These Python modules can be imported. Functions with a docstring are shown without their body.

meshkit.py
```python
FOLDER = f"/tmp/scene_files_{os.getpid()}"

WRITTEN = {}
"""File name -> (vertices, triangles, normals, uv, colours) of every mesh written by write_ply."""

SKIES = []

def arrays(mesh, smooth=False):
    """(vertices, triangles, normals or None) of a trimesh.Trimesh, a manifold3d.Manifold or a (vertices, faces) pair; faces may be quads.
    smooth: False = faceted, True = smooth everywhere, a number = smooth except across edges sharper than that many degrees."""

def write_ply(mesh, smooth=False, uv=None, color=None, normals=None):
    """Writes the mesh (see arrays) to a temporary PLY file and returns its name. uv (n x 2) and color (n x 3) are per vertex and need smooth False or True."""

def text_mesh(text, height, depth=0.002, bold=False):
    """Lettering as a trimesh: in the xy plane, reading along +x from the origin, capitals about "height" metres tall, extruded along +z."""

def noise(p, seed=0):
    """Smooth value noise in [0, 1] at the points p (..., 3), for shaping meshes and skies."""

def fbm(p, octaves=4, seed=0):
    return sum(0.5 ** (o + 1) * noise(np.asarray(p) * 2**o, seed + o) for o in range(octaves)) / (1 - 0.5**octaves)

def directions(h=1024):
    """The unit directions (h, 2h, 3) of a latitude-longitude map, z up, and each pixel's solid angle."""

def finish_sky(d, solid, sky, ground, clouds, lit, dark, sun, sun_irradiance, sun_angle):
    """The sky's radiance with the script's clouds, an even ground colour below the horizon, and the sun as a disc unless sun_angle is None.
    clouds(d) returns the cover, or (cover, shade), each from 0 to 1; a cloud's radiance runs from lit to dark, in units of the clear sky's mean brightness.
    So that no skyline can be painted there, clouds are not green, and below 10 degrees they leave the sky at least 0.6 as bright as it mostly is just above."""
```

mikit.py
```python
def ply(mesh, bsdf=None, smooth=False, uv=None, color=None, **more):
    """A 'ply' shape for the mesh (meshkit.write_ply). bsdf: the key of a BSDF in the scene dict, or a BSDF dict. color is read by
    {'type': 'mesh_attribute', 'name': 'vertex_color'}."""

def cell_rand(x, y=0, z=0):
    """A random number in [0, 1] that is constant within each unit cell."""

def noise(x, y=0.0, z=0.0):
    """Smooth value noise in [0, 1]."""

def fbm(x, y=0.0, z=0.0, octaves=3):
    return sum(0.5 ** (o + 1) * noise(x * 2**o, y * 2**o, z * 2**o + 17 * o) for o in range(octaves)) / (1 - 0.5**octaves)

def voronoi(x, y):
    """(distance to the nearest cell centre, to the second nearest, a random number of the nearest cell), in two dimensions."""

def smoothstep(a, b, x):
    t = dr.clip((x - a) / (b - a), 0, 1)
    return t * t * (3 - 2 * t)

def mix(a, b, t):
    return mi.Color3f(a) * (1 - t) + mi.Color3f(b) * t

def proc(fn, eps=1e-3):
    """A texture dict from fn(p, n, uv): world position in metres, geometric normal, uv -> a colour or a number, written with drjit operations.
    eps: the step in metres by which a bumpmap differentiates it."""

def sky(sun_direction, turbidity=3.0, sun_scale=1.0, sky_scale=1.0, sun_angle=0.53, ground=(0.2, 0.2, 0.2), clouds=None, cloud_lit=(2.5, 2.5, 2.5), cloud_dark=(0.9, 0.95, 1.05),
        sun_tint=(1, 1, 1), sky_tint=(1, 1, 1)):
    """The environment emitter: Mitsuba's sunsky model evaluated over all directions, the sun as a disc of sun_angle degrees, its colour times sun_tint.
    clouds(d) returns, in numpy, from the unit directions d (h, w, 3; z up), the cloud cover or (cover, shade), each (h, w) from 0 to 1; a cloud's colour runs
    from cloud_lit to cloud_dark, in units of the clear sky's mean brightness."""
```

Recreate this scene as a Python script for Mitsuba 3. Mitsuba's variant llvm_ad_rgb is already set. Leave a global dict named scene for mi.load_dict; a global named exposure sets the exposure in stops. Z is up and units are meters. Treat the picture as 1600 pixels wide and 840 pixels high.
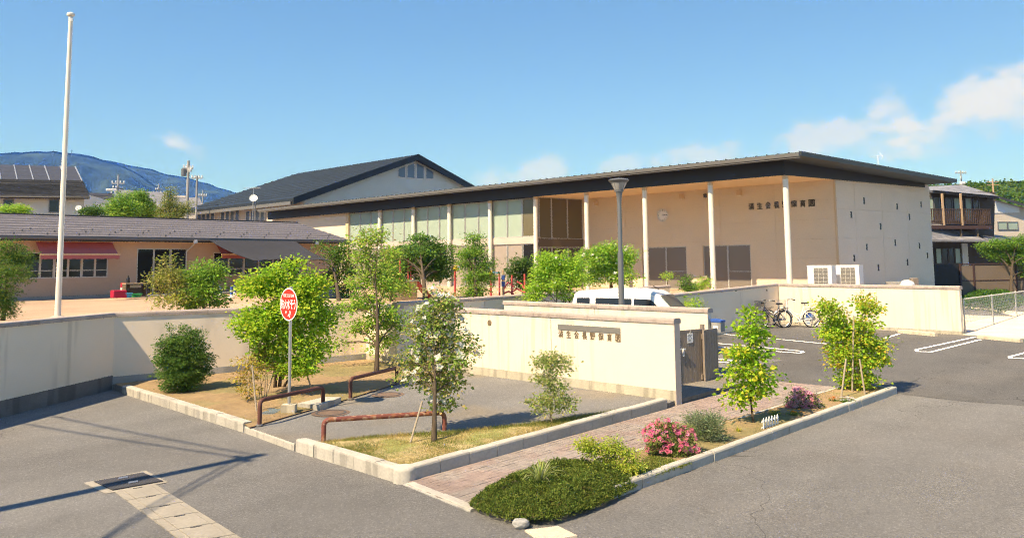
import math
import numpy as np, trimesh, drjit as dr, mitsuba as mi
import mikit, meshkit
from mikit import proc, noise, fbm, voronoi, cell_rand, smoothstep, mix
from shapely.geometry import Polygon, box as rect, Point, LineString
from shapely.ops import unary_union

# ------------------------------------------------------------------ camera, sky, exposure
F, CX, CY, PITCH, ROLL = 1290.0, 800.0, 281.76, 0.0984333, -0.00982823      # lens of the photograph, in pixels of its 1600 x 840 frame
CAM = np.array([0, 0, 3.0])
_c, _s = math.cos(PITCH), math.sin(PITCH)
FW = np.array([0, _c, _s]); _r0 = np.array([1, 0, 0.0]); _u0 = np.array([0, -_s, _c])
RT = math.cos(ROLL) * _r0 + math.sin(ROLL) * _u0
UP = -math.sin(ROLL) * _r0 + math.cos(ROLL) * _u0
scene, labels = {}, {}
scene['camera'] = {'type': 'perspective', 'fov': math.degrees(2 * math.atan(800 / F)), 'fov_axis': 'x',
                   'principal_point_offset_x': 0.0, 'principal_point_offset_y': (420 - CY) / 840,
                   'near_clip': 0.1, 'far_clip': 20000.0,
                   'to_world': mi.ScalarTransform4f().look_at(origin=CAM.tolist(), target=(CAM + FW).tolist(), up=UP.tolist())}
exposure = 2.42

def ray(px, py):
    return FW + (px - CX) / F * RT - (py - CY) / F * UP

def azel(px, py):
    d = ray(px, py)
    return math.atan2(d[0], d[1]), math.atan2(d[2], math.hypot(d[0], d[1]))

def clouds(d):
    az = np.arctan2(d[..., 0], d[..., 1]); el = np.arcsin(np.clip(d[..., 2], -1, 1))
    q = np.stack([az * 9, el * 14, np.zeros_like(az)], -1)
    n = meshkit.fbm(q, 5, 3); n2 = meshkit.fbm(q * 2.6 + 7, 5, 11); n3 = meshkit.fbm(q * 9.0 + 3, 4, 17)
    cover = np.zeros_like(az)
    def puff(px, py, rx, ry, ang, amt, soft=0.75):
        a0, e0 = azel(px, py)
        u, v = (az - a0) * F, (el - e0) * F
        c, s = math.cos(ang), math.sin(ang)
        r = np.sqrt(((u * c + v * s) / rx) ** 2 + ((-u * s + v * c) / ry) ** 2)
        w = (n2 - 0.5) * 2.4 + (n3 - 0.5) * 1.1
        return 0.86 * amt * np.clip((1.0 - r) / soft * 0.9 + w, 0, 1) ** 1.4 * np.clip((1.5 - r) * 1.6, 0, 1)
    for p in [(272, 221, 50, 20, -0.35, 1.0), (765, 279, 46, 22, 0.1, 0.5), (850, 272, 52, 28, 0.1, 0.6), (965, 262, 50, 18, 0.25, 0.5),
              (1095, 248, 90, 22, 0.12, 0.6), (1300, 214, 150, 36, 0.3, 0.75), (1480, 182, 150, 42, 0.36, 0.95), (1545, 166, 110, 40, 0.3, 1.0),
              (1650, 158, 150, 50, 0.1, 0.8), (1420, 215, 200, 34, 0.2, 0.5), (1270, 235, 220, 26, 0.1, 0.45)]:
        cover = np.maximum(cover, puff(*p))
    a, b = azel(800, 300)
    away = np.clip((np.abs(az) - 0.75) / 0.3, 0, 1)                      # outside the picture the same scattered low clouds go on
    low = np.exp(-((el - 0.16) / 0.09) ** 2)
    cover = np.maximum(cover, away * low * np.clip((n - 0.52) * 5, 0, 0.8))
    return cover, 0.25 + 0.4 * n

SUN = np.array([-0.492, -0.478, 0.735])
scene['sky'] = mikit.sky(SUN.tolist(), turbidity=1.9, clouds=clouds, cloud_lit=(2.9, 2.8, 2.75), cloud_dark=(1.9, 1.9, 1.95), sky_tint=(0.84, 0.985, 1.06), sky_scale=0.83, sun_tint=(1.0, 0.97, 0.92), ground=(0.25, 0.23, 0.2))

# ------------------------------------------------------------------ geometry helpers
def dirpix(x, y):
    d = ray(x, y).copy(); d[2] = 0
    return d / np.linalg.norm(d)

A = dirpix(-495, 421.88)          # along the main front, away to the left
B = dirpix(2080, 396.6)           # across it, away to the right
Z = np.array([0, 0, 1.0])
SB = 0.0243                       # the lot rises gently along B
_d = ray(1056, 635); _p = CAM + _d * (-3 / _d[2]); C0 = -SB * (_p @ B)

def gz(x, y):
    return SB * np.clip(x * B[0] + y * B[1], -30, 42) + C0

def G(px, py, dz=0.0):
    d = ray(px, py); n = Z - SB * B
    return CAM + d * ((C0 + dz - n @ CAM) / (n @ d))

def zat(px, py, z):
    d = ray(px, py)
    return CAM + d * ((z - 3) / d[2])

def aty(px, py, y):
    d = ray(px, py)
    return CAM + d * (y / d[1])

def onx(p, q, px):
    """the point of the plan line p + t q that the pixel column px (near the horizon) meets"""
    d = ray(px, 420.0)
    m = np.array([[q[0], -d[0]], [q[1], -d[1]]])
    t = np.linalg.solve(m, np.array([-p[0], -p[1]]))[0]
    return np.asarray(p, float) + t * np.asarray(q, float)

def grd(p, dz=0.0):
    return np.array([p[0], p[1], gz(p[0], p[1]) + dz])

_names = {}
def uniq(name):
    n = _names.get(name, -1) + 1
    _names[name] = n
    return name if n == 0 else f'{name}_{n:03d}'

def lab(key, label=None, cat=None, group=None, kind=None):
    d = {}
    if label: d['label'] = label
    if cat: d['category'] = cat
    if group: d['group'] = group
    if kind: d['kind'] = kind
    labels[key] = d
    return key

def thing(name, label, cat, group=None, kind=None):
    return lab(uniq(name), label, cat, group, kind)

def put(key, mesh, bsdf, smooth=False, color=None):
    scene[key] = mikit.ply(mesh, bsdf, smooth, color=color)
    return key

def part(parent, name, mesh, bsdf, smooth=False, color=None, label=None, kind=None):
    key = uniq(parent + '__' + name)
    put(key, mesh, bsdf, smooth, color)
    if label or kind: lab(key, label, kind=kind)
    return key

def one(name, mesh, bsdf, label, cat, group=None, kind=None, smooth=False, color=None):
    key = thing(name, label, cat, group, kind)
    return put(key, mesh, bsdf, smooth, color)

def struct(name, mesh, bsdf, label, smooth=False):
    key = lab(uniq(name), label, name.replace('_', ' '), kind='structure')
    if mesh is not None: put(key, mesh, bsdf, smooth)
    return key

def cat(*ms):
    out = []
    for m in ms:
        out += list(m) if isinstance(m, (list, tuple)) else [m]
    return trimesh.util.concatenate(out)

_BF = np.array([[0, 2, 1], [0, 3, 2], [4, 5, 6], [4, 6, 7], [0, 1, 5], [0, 5, 4], [1, 2, 6], [1, 6, 5], [2, 3, 7], [2, 7, 6], [3, 0, 4], [3, 4, 7]])
def hexa(c):
    """a box from its eight corners: four below counter-clockwise, four above"""
    m = trimesh.Trimesh(np.asarray(c, float), _BF, process=False)
    if m.volume < 0: m.invert()
    return m

def obox(c, u, v, w, hu, hv, hw):
    c, u, v, w = (np.asarray(x, float) for x in (c, u, v, w))
    return hexa([c + a * hu * u + b * hv * v + d * hw * w for d in (-1, 1) for a, b in ((-1, -1), (1, -1), (1, 1), (-1, 1))])

def sweep(prof, p0, p1, n, closed=True):
    """profile points (along n, along z) carried from p0 to p1"""
    prof = np.asarray(prof, float); k = len(prof)
    ring = prof[:, :1] * np.asarray(n) + prof[:, 1:] * Z
    v = np.vstack([np.asarray(p0) + ring, np.asarray(p1) + ring])
    f = []
    for i in range(k):
        j = (i + 1) % k
        f += [[i, j, k + j], [i, k + j, k + i]]
    tri = trimesh.creation.triangulate_polygon(Polygon(prof), engine='earcut')
    tv, tf = tri
    idx = [int(np.argmin(((prof - q) ** 2).sum(1))) for q in tv]
    for t in tf:
        a, b, c = (idx[i] for i in t)
        f += [[a, b, c], [k + a, k + c, k + b]]
    m = trimesh.Trimesh(v, np.array(f), process=False)
    m.fix_normals()
    return m

def tube(pts, rad, sides=8, caps=True):
    p = np.asarray(pts, float)
    t = np.gradient(p, axis=0); t /= np.linalg.norm(t, axis=1, keepdims=True) + 1e-12
    a = np.cross(t[0], [0, 0, 1.0] if abs(t[0][2]) < 0.9 else [1.0, 0, 0]); a /= np.linalg.norm(a)
    rows = []
    for i in range(len(p)):
        a = a - (a @ t[i]) * t[i]; a /= np.linalg.norm(a)
        rows.append(a)
    a = np.array(rows); b = np.cross(t, a)
    an = np.arange(sides) * 2 * np.pi / sides
    r = np.broadcast_to(rad, (len(p),))[:, None, None]
    v = (p[:, None] + r * (np.cos(an)[None, :, None] * a[:, None] + np.sin(an)[None, :, None] * b[:, None])).reshape(-1, 3)
    i, j = np.meshgrid(np.arange(len(p) - 1), np.arange(sides), indexing='ij')
    q = np.stack([i * sides + j, i * sides + (j + 1) % sides, (i + 1) * sides + (j + 1) % sides, (i + 1) * sides + j], -1).reshape(-1, 4)
    f = np.vstack([q[:, [0, 1, 2]], q[:, [0, 2, 3]]])
    if caps:
        n0 = len(v); v = np.vstack([v, p[0], p[-1]])
        k = np.arange(sides); e = (len(p) - 1) * sides
        f = np.vstack([f, np.stack([k * 0 + n0, (k + 1) % sides, k], 1), np.stack([k * 0 + n0 + 1, e + k, e + (k + 1) % sides], 1)])
    return trimesh.Trimesh(v, f, process=False)

def bend(pts, r=0.12, n=5):
    """round the inner corners of a polyline"""
    pts = [np.asarray(p, float) for p in pts]; out = [pts[0]]
    for i in range(1, len(pts) - 1):
        p, a, b = pts[i], pts[i - 1], pts[i + 1]
        da, db = (a - p) / np.linalg.norm(a - p), (b - p) / np.linalg.norm(b - p)
        s, e = p + da * r, p + db * r
        for k in range(n + 1):
            t = k / n
            out.append((1 - t) ** 2 * s + 2 * t * (1 - t) * p + t * t * e)
    return np.array(out + [pts[-1]])

def lathe(prof, c=(0, 0, 0), n=20):
    prof = np.asarray(prof, float); an = np.arange(n) * 2 * np.pi / n
    v = np.stack([prof[:, None, 0] * np.cos(an), prof[:, None, 0] * np.sin(an), np.broadcast_to(prof[:, None, 1], (len(prof), n))], -1).reshape(-1, 3)
    i, j = np.meshgrid(np.arange(len(prof) - 1), np.arange(n), indexing='ij')
    q = np.stack([i * n + j, i * n + (j + 1) % n, (i + 1) * n + (j + 1) % n, (i + 1) * n + j], -1).reshape(-1, 4)
    return trimesh.Trimesh(v + np.asarray(c), np.vstack([q[:, [0, 1, 2]], q[:, [0, 2, 3]]]), process=False)

def prism(poly, z0, z1):
    """a plan polygon (shapely or points) between two heights"""
    if not hasattr(poly, 'geom_type'): poly = Polygon([(p[0], p[1]) for p in poly])
    ms = []
    for g in getattr(poly, 'geoms', [poly]):
        if g.area > 1e-6:
            m = trimesh.creation.extrude_polygon(g, z1 - z0, engine='earcut'); m.apply_translation([0, 0, z0]); ms.append(m)
    return trimesh.util.concatenate(ms)

def sheet(poly, dz, step=None, zf=None, skirt=0.0):
    """a plan polygon laid on the sloping ground, optionally with its edge carried down"""
    if not hasattr(poly, 'geom_type'): poly = Polygon([(p[0], p[1]) for p in poly])
    zf = zf or gz
    if skirt:
        m = prism(poly, 0, 1)
        top = m.vertices[:, 2] > 0.5
        m.vertices[:, 2] = zf(m.vertices[:, 0], m.vertices[:, 1]) + np.where(top, dz, dz - skirt)
        return m
    v, f = trimesh.creation.triangulate_polygon(poly, engine='earcut')
    v = np.column_stack([v, zf(v[:, 0], v[:, 1]) + dz])
    m = trimesh.Trimesh(v, f, process=False)
    if m.face_normals[:, 2].mean() < 0: m.invert()
    return m

class Wall:
    """a vertical plane: u runs to the right as seen from outside, d outwards"""
    def __init__(s, o, u, z=0.0):
        s.o = np.array([o[0], o[1], z], float); s.u = np.array([u[0], u[1], 0.0]) / math.hypot(u[0], u[1]); s.n = np.array([s.u[1], -s.u[0], 0.0])
    def at(s, u, z, d=0.0):
        return s.o + u * s.u + d * s.n + z * Z
    def box(s, u0, u1, z0, z1, d0, d1):
        return hexa([s.at(u, z, d) for z in (z0, z1) for u, d in ((u0, d0), (u1, d0), (u1, d1), (u0, d1))])
    def poly(s, pts, d0, d1):
        g = pts if hasattr(pts, 'geom_type') else Polygon(pts)
        out = []
        for q in getattr(g, 'geoms', [g]):
            if q.geom_type != 'Polygon' or q.area < 1e-5: continue
            m = trimesh.creation.extrude_polygon(q, d1 - d0, engine='earcut')
            v = m.vertices
            m2 = trimesh.Trimesh(s.o + v[:, :1] * s.u + v[:, 1:2] * Z + (v[:, 2:] + d0) * s.n, m.faces, process=False)
            if m2.volume < 0: m2.invert()
            out.append(m2)
        return trimesh.util.concatenate(out)
    def pix(s, x, y, d=0.0):
        r = ray(x, y); o = s.o + d * s.n
        t = (s.n @ (o - CAM)) / (s.n @ r)
        p = CAM + r * t - s.o
        return p @ s.u, p[2]
    def ux(s, x, y=420.0, d=0.0):
        return s.pix(x, y, d)[0]
    def zy(s, x, y, d=0.0):
        return s.pix(x, y, d)[1]
    def place(s, m, u, z, d):
        """a mesh drawn in (x right, y up, z out) set on the wall"""
        v = np.asarray(m.vertices)
        return trimesh.Trimesh(s.at(u, z, d) + v[:, :1] * s.u + v[:, 1:2] * Z + v[:, 2:] * s.n, m.faces, process=False)

def rbox(hx, hy, hz, r=0.02, seg=2):
    """a box with rounded edges about the origin"""
    m = trimesh.creation.box([2 * hx, 2 * hy, 2 * hz])
    pts = []
    for sx in (-1, 1):
        for sy in (-1, 1):
            for sz in (-1, 1):
                c = np.array([sx * (hx - r), sy * (hy - r), sz * (hz - r)])
                s = trimesh.creation.icosphere(subdivisions=1 if seg > 1 else 0, radius=r)
                pts.append(s.vertices + c)
    return trimesh.convex.convex_hull(np.vstack(pts))

def turned(m, ang, c):
    m = m.copy(); m.apply_transform(trimesh.transformations.rotation_matrix(ang, [0, 0, 1])); m.apply_translation(c)
    return m

# ------------------------------------------------------------------ materials
def pri(color, rough=0.6, spec=0.4, metal=0.0, **k):
    c = {'type': 'rgb', 'value': list(color)} if isinstance(color, (tuple, list)) else proc(color)
    return {'type': 'twosided', 'bsdf': {'type': 'principled', 'base_color': c, 'roughness': rough, 'specular': spec, 'metallic': metal, **k}}
def mat(key, color, rough=0.6, spec=0.4, metal=0.0, bump=None, bscale=1.0, beps=2e-3):
    b = pri(color, rough, spec, metal)
    if bump is not None:
        b = {'type': 'twosided', 'bsdf': {'type': 'bumpmap', 'scale': bscale, 'arbitrary': proc(bump, beps), 'bsdf': b['bsdf']}}
    scene['mat_' + key] = b
def M(k): return 'mat_' + k

def f_asphalt(base, warm):
    def fn(p, n, uv):
        big = fbm(p.x * 0.35 + 3, p.y * 0.35, 1.0, 4); mid = fbm(p.x * 2.2, p.y * 2.2, 5.0, 3)
        grain = noise(p.x * 42, p.y * 42, 2.0) * 0.55 + cell_rand(p.x * 85, p.y * 85, 3) * 0.45
        stone = smoothstep(0.86, 0.97, cell_rand(p.x * 60, p.y * 60, 9))
        v = base * (0.72 + 0.36 * big + 0.16 * mid) * (0.76 + 0.48 * grain) + 0.09 * stone * base * 4
        dust = smoothstep(0.5, 0.78, fbm(p.x * 0.6 - 9, p.y * 0.6 + 4, 2.0, 4))
        e1, e2, _k = voronoi(p.x * 0.23 + 0.35 * fbm(p.x * 1.3, p.y * 1.3, 0.0, 3), p.y * 0.23 + 0.35 * fbm(p.x * 1.3 + 9, p.y * 1.3, 0.0, 3))
        crack = (1 - smoothstep(0.0012, 0.0075, e2 - e1)) * smoothstep(0.46, 0.6, noise(p.x * 0.3 + 5, p.y * 0.3, 7.0))
        wear = fbm((p.x * 0.7 - p.y * 0.7) * 1.1, (p.x * 0.7 + p.y * 0.7) * 0.09, 3.0, 3)
        spot = smoothstep(0.74, 0.8, noise(p.x * 1.7 + 3, p.y * 1.7, 11.0))
        v = v * (1 - 0.45 * crack) * (0.9 + 0.22 * wear) * (1 - 0.05 * spot)
        return mix(mi.Color3f(v, v * 0.99, v * 0.975), mi.Color3f(v * warm[0], v * warm[1], v * warm[2]), dust)
    return fn
mat('asphalt', f_asphalt(0.152, (1.03, 1.0, 0.97)), 0.9, 0.2, bump=lambda p, n, uv: noise(p.x * 45, p.y * 45, 0.0) * 0.004)
mat('parking', f_asphalt(0.1, (1.06, 1.02, 0.97)), 0.85, 0.25)
mat('apron', f_asphalt(0.165, (1.18, 1.06, 0.88)), 0.92, 0.2)

def f_concrete(c, k=0.3):
    def fn(p, n, uv):
        a = fbm(p.x * 1.7, p.y * 1.7, p.z * 1.7, 4); b = noise(p.x * 38, p.y * 38, p.z * 38)
        st = smoothstep(0.45, 0.75, fbm((p.x - p.y) * 5.5, p.z * 0.9, 3.0, 3)) * (1 - abs(n.z))
        v = (1 - k / 2 + k * a) * (0.9 + 0.2 * b) * (1 - 0.28 * st)
        return mi.Color3f(c[0] * v, c[1] * v, c[2] * v)
    return fn
mat('concrete', f_concrete((0.44, 0.42, 0.375), 0.5), 0.85, 0.25)
mat('footing', f_concrete((0.5, 0.46, 0.36), 0.5), 0.85, 0.25)
mat('coping', f_concrete((0.44, 0.37, 0.335), 0.3), 0.8, 0.25)
mat('path_concrete', f_concrete((0.6, 0.52, 0.41), 0.35), 0.85, 0.25)
mat('drain', f_concrete((0.31, 0.285, 0.24), 0.6), 0.9, 0.2)
mat('graycon', f_concrete((0.36, 0.36, 0.35), 0.4), 0.85, 0.25)
def f_cream(p, n, uv):
    a = fbm(p.x * 0.9, p.y * 0.9, p.z * 0.9, 4); b = noise(p.x * 55, p.y * 55, p.z * 55)
    s = smoothstep(0.5, 0.75, fbm((p.x - p.y) * 6.0, p.z * 0.45, 8.0, 3)) * smoothstep(0.35, 0.6, noise((p.x - p.y) * 0.8, p.x + p.y, 2.0))
    v = (0.92 + 0.12 * a) * (0.97 + 0.06 * b) * (1 - 0.2 * s)
    return mi.Color3f(0.84 * v, 0.735 * v, 0.59 * v)
mat('cream', f_cream, 0.85, 0.2)
def f_sand(p, n, uv):
    a = fbm(p.x * 0.5, p.y * 0.5, 0.0, 4); b = noise(p.x * 30, p.y * 30, 0.0)
    v = (0.78 + 0.4 * a) * (0.92 + 0.16 * b)
    return mi.Color3f(0.36 * v, 0.26 * v, 0.18 * v)
mat('sand', f_sand, 0.95, 0.1)
def f_soil(p, n, uv):
    a = fbm(p.x * 1.3, p.y * 1.3, 0.0, 4); b = fbm(p.x * 14, p.y * 14, 1.0, 3)
    g = smoothstep(0.5, 0.7, fbm(p.x * 1.1 + 5, p.y * 1.1, 4.0, 3))
    c = mix(mi.Color3f(0.25, 0.18, 0.105), mi.Color3f(0.2, 0.17, 0.085), g)
    return c * (0.62 + 0.45 * a + 0.35 * b)
mat('soil', f_soil, 0.95, 0.1)
def f_turf(p, n, uv):
    a = fbm(p.x * 1.5, p.y * 1.5, 0.0, 4); b = fbm(p.x * 17, p.y * 17, 1.0, 3)
    c = mix(mi.Color3f(0.40, 0.325, 0.17), mi.Color3f(0.24, 0.25, 0.09), smoothstep(0.52, 0.74, a))
    return c * (0.68 + 0.65 * b)
mat('turf', f_turf, 0.95, 0.1)
def f_paver(p, n, uv):
    a = fbm(p.x * 1.1, p.y * 1.1, 0.0, 4); b = noise(p.x * 45, p.y * 45, 0.0)
    u, v = p.x * A[0] + p.y * A[1], p.x * B[0] + p.y * B[1]
    r = cell_rand(u / 0.2, v / 0.1, 3)
    t = (0.78 + 0.3 * a) * (0.9 + 0.2 * b) * (0.9 + 0.2 * r)
    return mix(mi.Color3f(0.3, 0.235, 0.21), mi.Color3f(0.3, 0.262, 0.238), smoothstep(0.4, 0.7, fbm(p.x * 2, p.y * 2, 7.0, 3))) * t
mat('paver', f_paver, 0.9, 0.2)
def f_siding(c):
    def fn(p, n, uv):
        b = noise(p.x * 30, p.y * 30, p.z * 30); a = fbm(p.x * 0.8, p.y * 0.8, p.z * 0.8, 3)
        v = (0.93 + 0.12 * a) * (0.94 + 0.12 * b)
        return mi.Color3f(c[0] * v, c[1] * v, c[2] * v)
    return fn
def b_siding(p, n, uv):
    r = (p.z / 0.152) - dr.floor(p.z / 0.152)
    return smoothstep(0.0, 0.1, r) * (1 - smoothstep(0.9, 1.0, r)) * 0.006
mat('siding', f_siding((0.75, 0.635, 0.48)), 0.8, 0.25, bump=b_siding)
mat('siding_gray', f_siding((0.77, 0.675, 0.56)), 0.8, 0.25, bump=b_siding)
mat('siding_wing', f_siding((0.58, 0.42, 0.3)), 0.8, 0.25, bump=b_siding)
mat('soffit', (0.66, 0.5, 0.31), 0.8)
mat('fascia', (0.028, 0.029, 0.032), 0.5, 0.4)
mat('roof_metal', (0.06, 0.07, 0.072), 0.45, 0.5)
mat('gutter', (0.15, 0.148, 0.146), 0.45, 0.5)
mat('column', (0.80, 0.76, 0.68), 0.5, 0.4)
mat('frost', (0.36, 0.45, 0.375), 0.3, 0.5)
mat('blind', (0.36, 0.31, 0.27), 0.7, 0.3)
mat('alu', (0.5, 0.5, 0.48), 0.4, 0.5, 0.3)
mat('alu_white', (0.62, 0.6, 0.56), 0.5, 0.4)
mat('transom', (0.56, 0.5, 0.44), 0.6, 0.3)
mat('dark_in', (0.02, 0.018, 0.016), 0.8, 0.2)
mat('dark_glass', (0.018, 0.02, 0.022), 0.08, 0.6)
mat('brown_glass', (0.085, 0.07, 0.055), 0.2, 0.5)
mat('door_glass', (0.22, 0.195, 0.17), 0.25, 0.5)
mat('end_clad', (0.62, 0.52, 0.44), 0.8)
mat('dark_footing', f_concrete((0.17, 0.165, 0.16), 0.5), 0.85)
mat('bike_blue', (0.05, 0.065, 0.11), 0.4)
mat('olive_glass', (0.15, 0.13, 0.075), 0.2, 0.5)
mat('screen_glass', (0.1, 0.13, 0.125), 0.1, 0.5)
mat('blue_glass', (0.12, 0.17, 0.24), 0.12, 0.6)
scene['mat_pane'] = {'type': 'thindielectric', 'int_ior': 1.5}
mat('letter', (0.07, 0.06, 0.05), 0.5)
mat('letter_gold', (0.19, 0.14, 0.085), 0.5, 0.4)
mat('plate', (0.19, 0.185, 0.175), 0.5, 0.4)
mat('white', (0.8, 0.8, 0.79), 0.5, 0.4)
mat('white_gloss', (0.82, 0.82, 0.82), 0.18, 0.5)
mat('offwhite', (0.66, 0.64, 0.58), 0.6, 0.3)
mat('black', (0.018, 0.018, 0.018), 0.5, 0.4)
mat('rubber', (0.02, 0.02, 0.02), 0.8, 0.2)
mat('gray_metal', (0.2, 0.205, 0.215), 0.4, 0.5, 0.4)
mat('steel', (0.55, 0.55, 0.55), 0.35, 0.5, 0.7)
mat('gate', f_siding((0.27, 0.225, 0.185)), 0.6, 0.3)
mat('red', (0.62, 0.035, 0.02), 0.45, 0.4)
mat('awning', (0.5, 0.15, 0.14), 0.8, 0.2)
mat('awning_trim', (0.75, 0.55, 0.3), 0.7, 0.2)
mat('sail', f_siding((0.04, 0.041, 0.047)), 0.9, 0.15)
mat('yellow', (0.75, 0.5, 0.03), 0.5)
mat('blue', (0.05, 0.12, 0.42), 0.5)
mat('skyblue', (0.05, 0.35, 0.62), 0.45)
mat('green_plastic', (0.04, 0.35, 0.1), 0.5)
mat('play_red', (0.6, 0.1, 0.1), 0.5)
mat('tub_red', (0.45, 0.015, 0.05), 0.5)
mat('wood', (0.14, 0.11, 0.075), 0.7)
mat('lightwood', (0.45, 0.32, 0.2), 0.7)
mat('stake', (0.38, 0.32, 0.24), 0.85)
mat('paint', (0.85, 0.85, 0.83), 0.7, 0.3)
mat('wheelstop', f_concrete((0.58, 0.5, 0.38), 0.3), 0.85)
mat('iron', (0.1, 0.1, 0.11), 0.55, 0.4, 0.3)
mat('iron_blue', (0.2, 0.25, 0.29), 0.5, 0.4, 0.3)
mat('rust_cover', f_concrete((0.16, 0.115, 0.09), 0.6), 0.8, 0.2)
def f_rust(p, n, uv):
    t = smoothstep(0.5, 0.62, fbm(p.x * 9, p.y * 9, p.z * 9, 4)); h = noise(p.x * 50, p.y * 50, p.z * 50)
    q = smoothstep(0.64, 0.72, noise(p.x * 17 + 3, p.y * 17, p.z * 17))
    c = mix(mi.Color3f(0.2, 0.07, 0.055), mi.Color3f(0.34, 0.15, 0.08), t * 0.8)
    return mix(c, mi.Color3f(0.5, 0.36, 0.26), q * 0.55) * (0.8 + 0.4 * h)
mat('rust', f_rust, 0.7, 0.3)
mat('rust_dark', f_concrete((0.13, 0.058, 0.046), 0.6), 0.6, 0.3)
def f_bark(p, n, uv):
    b = fbm(p.x * 40, p.y * 40, p.z * 9, 3)
    return mi.Color3f(0.1, 0.078, 0.055) * (0.5 + 1.0 * b)
mat('bark', f_bark, 0.9, 0.15)
mat('bark_light', (0.34, 0.29, 0.22), 0.9, 0.15)
def f_tile(c):
    def fn(p, n, uv):
        b = fbm(p.x * 3, p.y * 3, p.z * 3, 3); k = cell_rand(p.x * 3.3, p.y * 3.3, p.z * 5)
        return mi.Color3f(*c) * (0.6 + 0.5 * b + 0.4 * k)
    return fn
mat('tile', f_tile((0.05, 0.052, 0.06)), 0.45, 0.5)
mat('tile_gray', f_tile((0.2, 0.2, 0.215)), 0.5, 0.5)
mat('gym_roof', f_tile((0.022, 0.028, 0.034)), 0.5, 0.4)
mat('wing_roof', f_siding((0.165, 0.148, 0.148)), 0.5, 0.4)
mat('solar', (0.07, 0.07, 0.075), 0.25, 0.5)
mat('gym_wall', f_siding((0.62, 0.66, 0.62)), 0.8, 0.2)
mat('house_white', f_siding((0.7, 0.69, 0.63)), 0.8, 0.2)
mat('house_beige', f_siding((0.62, 0.55, 0.47)), 0.8, 0.2)
mat('house_dark', f_siding((0.1, 0.085, 0.07)), 0.8, 0.2)
mat('balcony', (0.075, 0.05, 0.04), 0.7)
mat('fence_brown', f_siding((0.2, 0.155, 0.115)), 0.8, 0.2)
mat('fence_frame', (0.07, 0.04, 0.035), 0.6)
def leafmat(key, rough, trans):
    scene['mat_' + key] = {'type': 'principledthin', 'base_color': {'type': 'mesh_attribute', 'name': 'vertex_color'}, 'roughness': rough, 'diff_trans': trans, 'spec_trans': 0.0, 'eta': 1.4}
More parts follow.
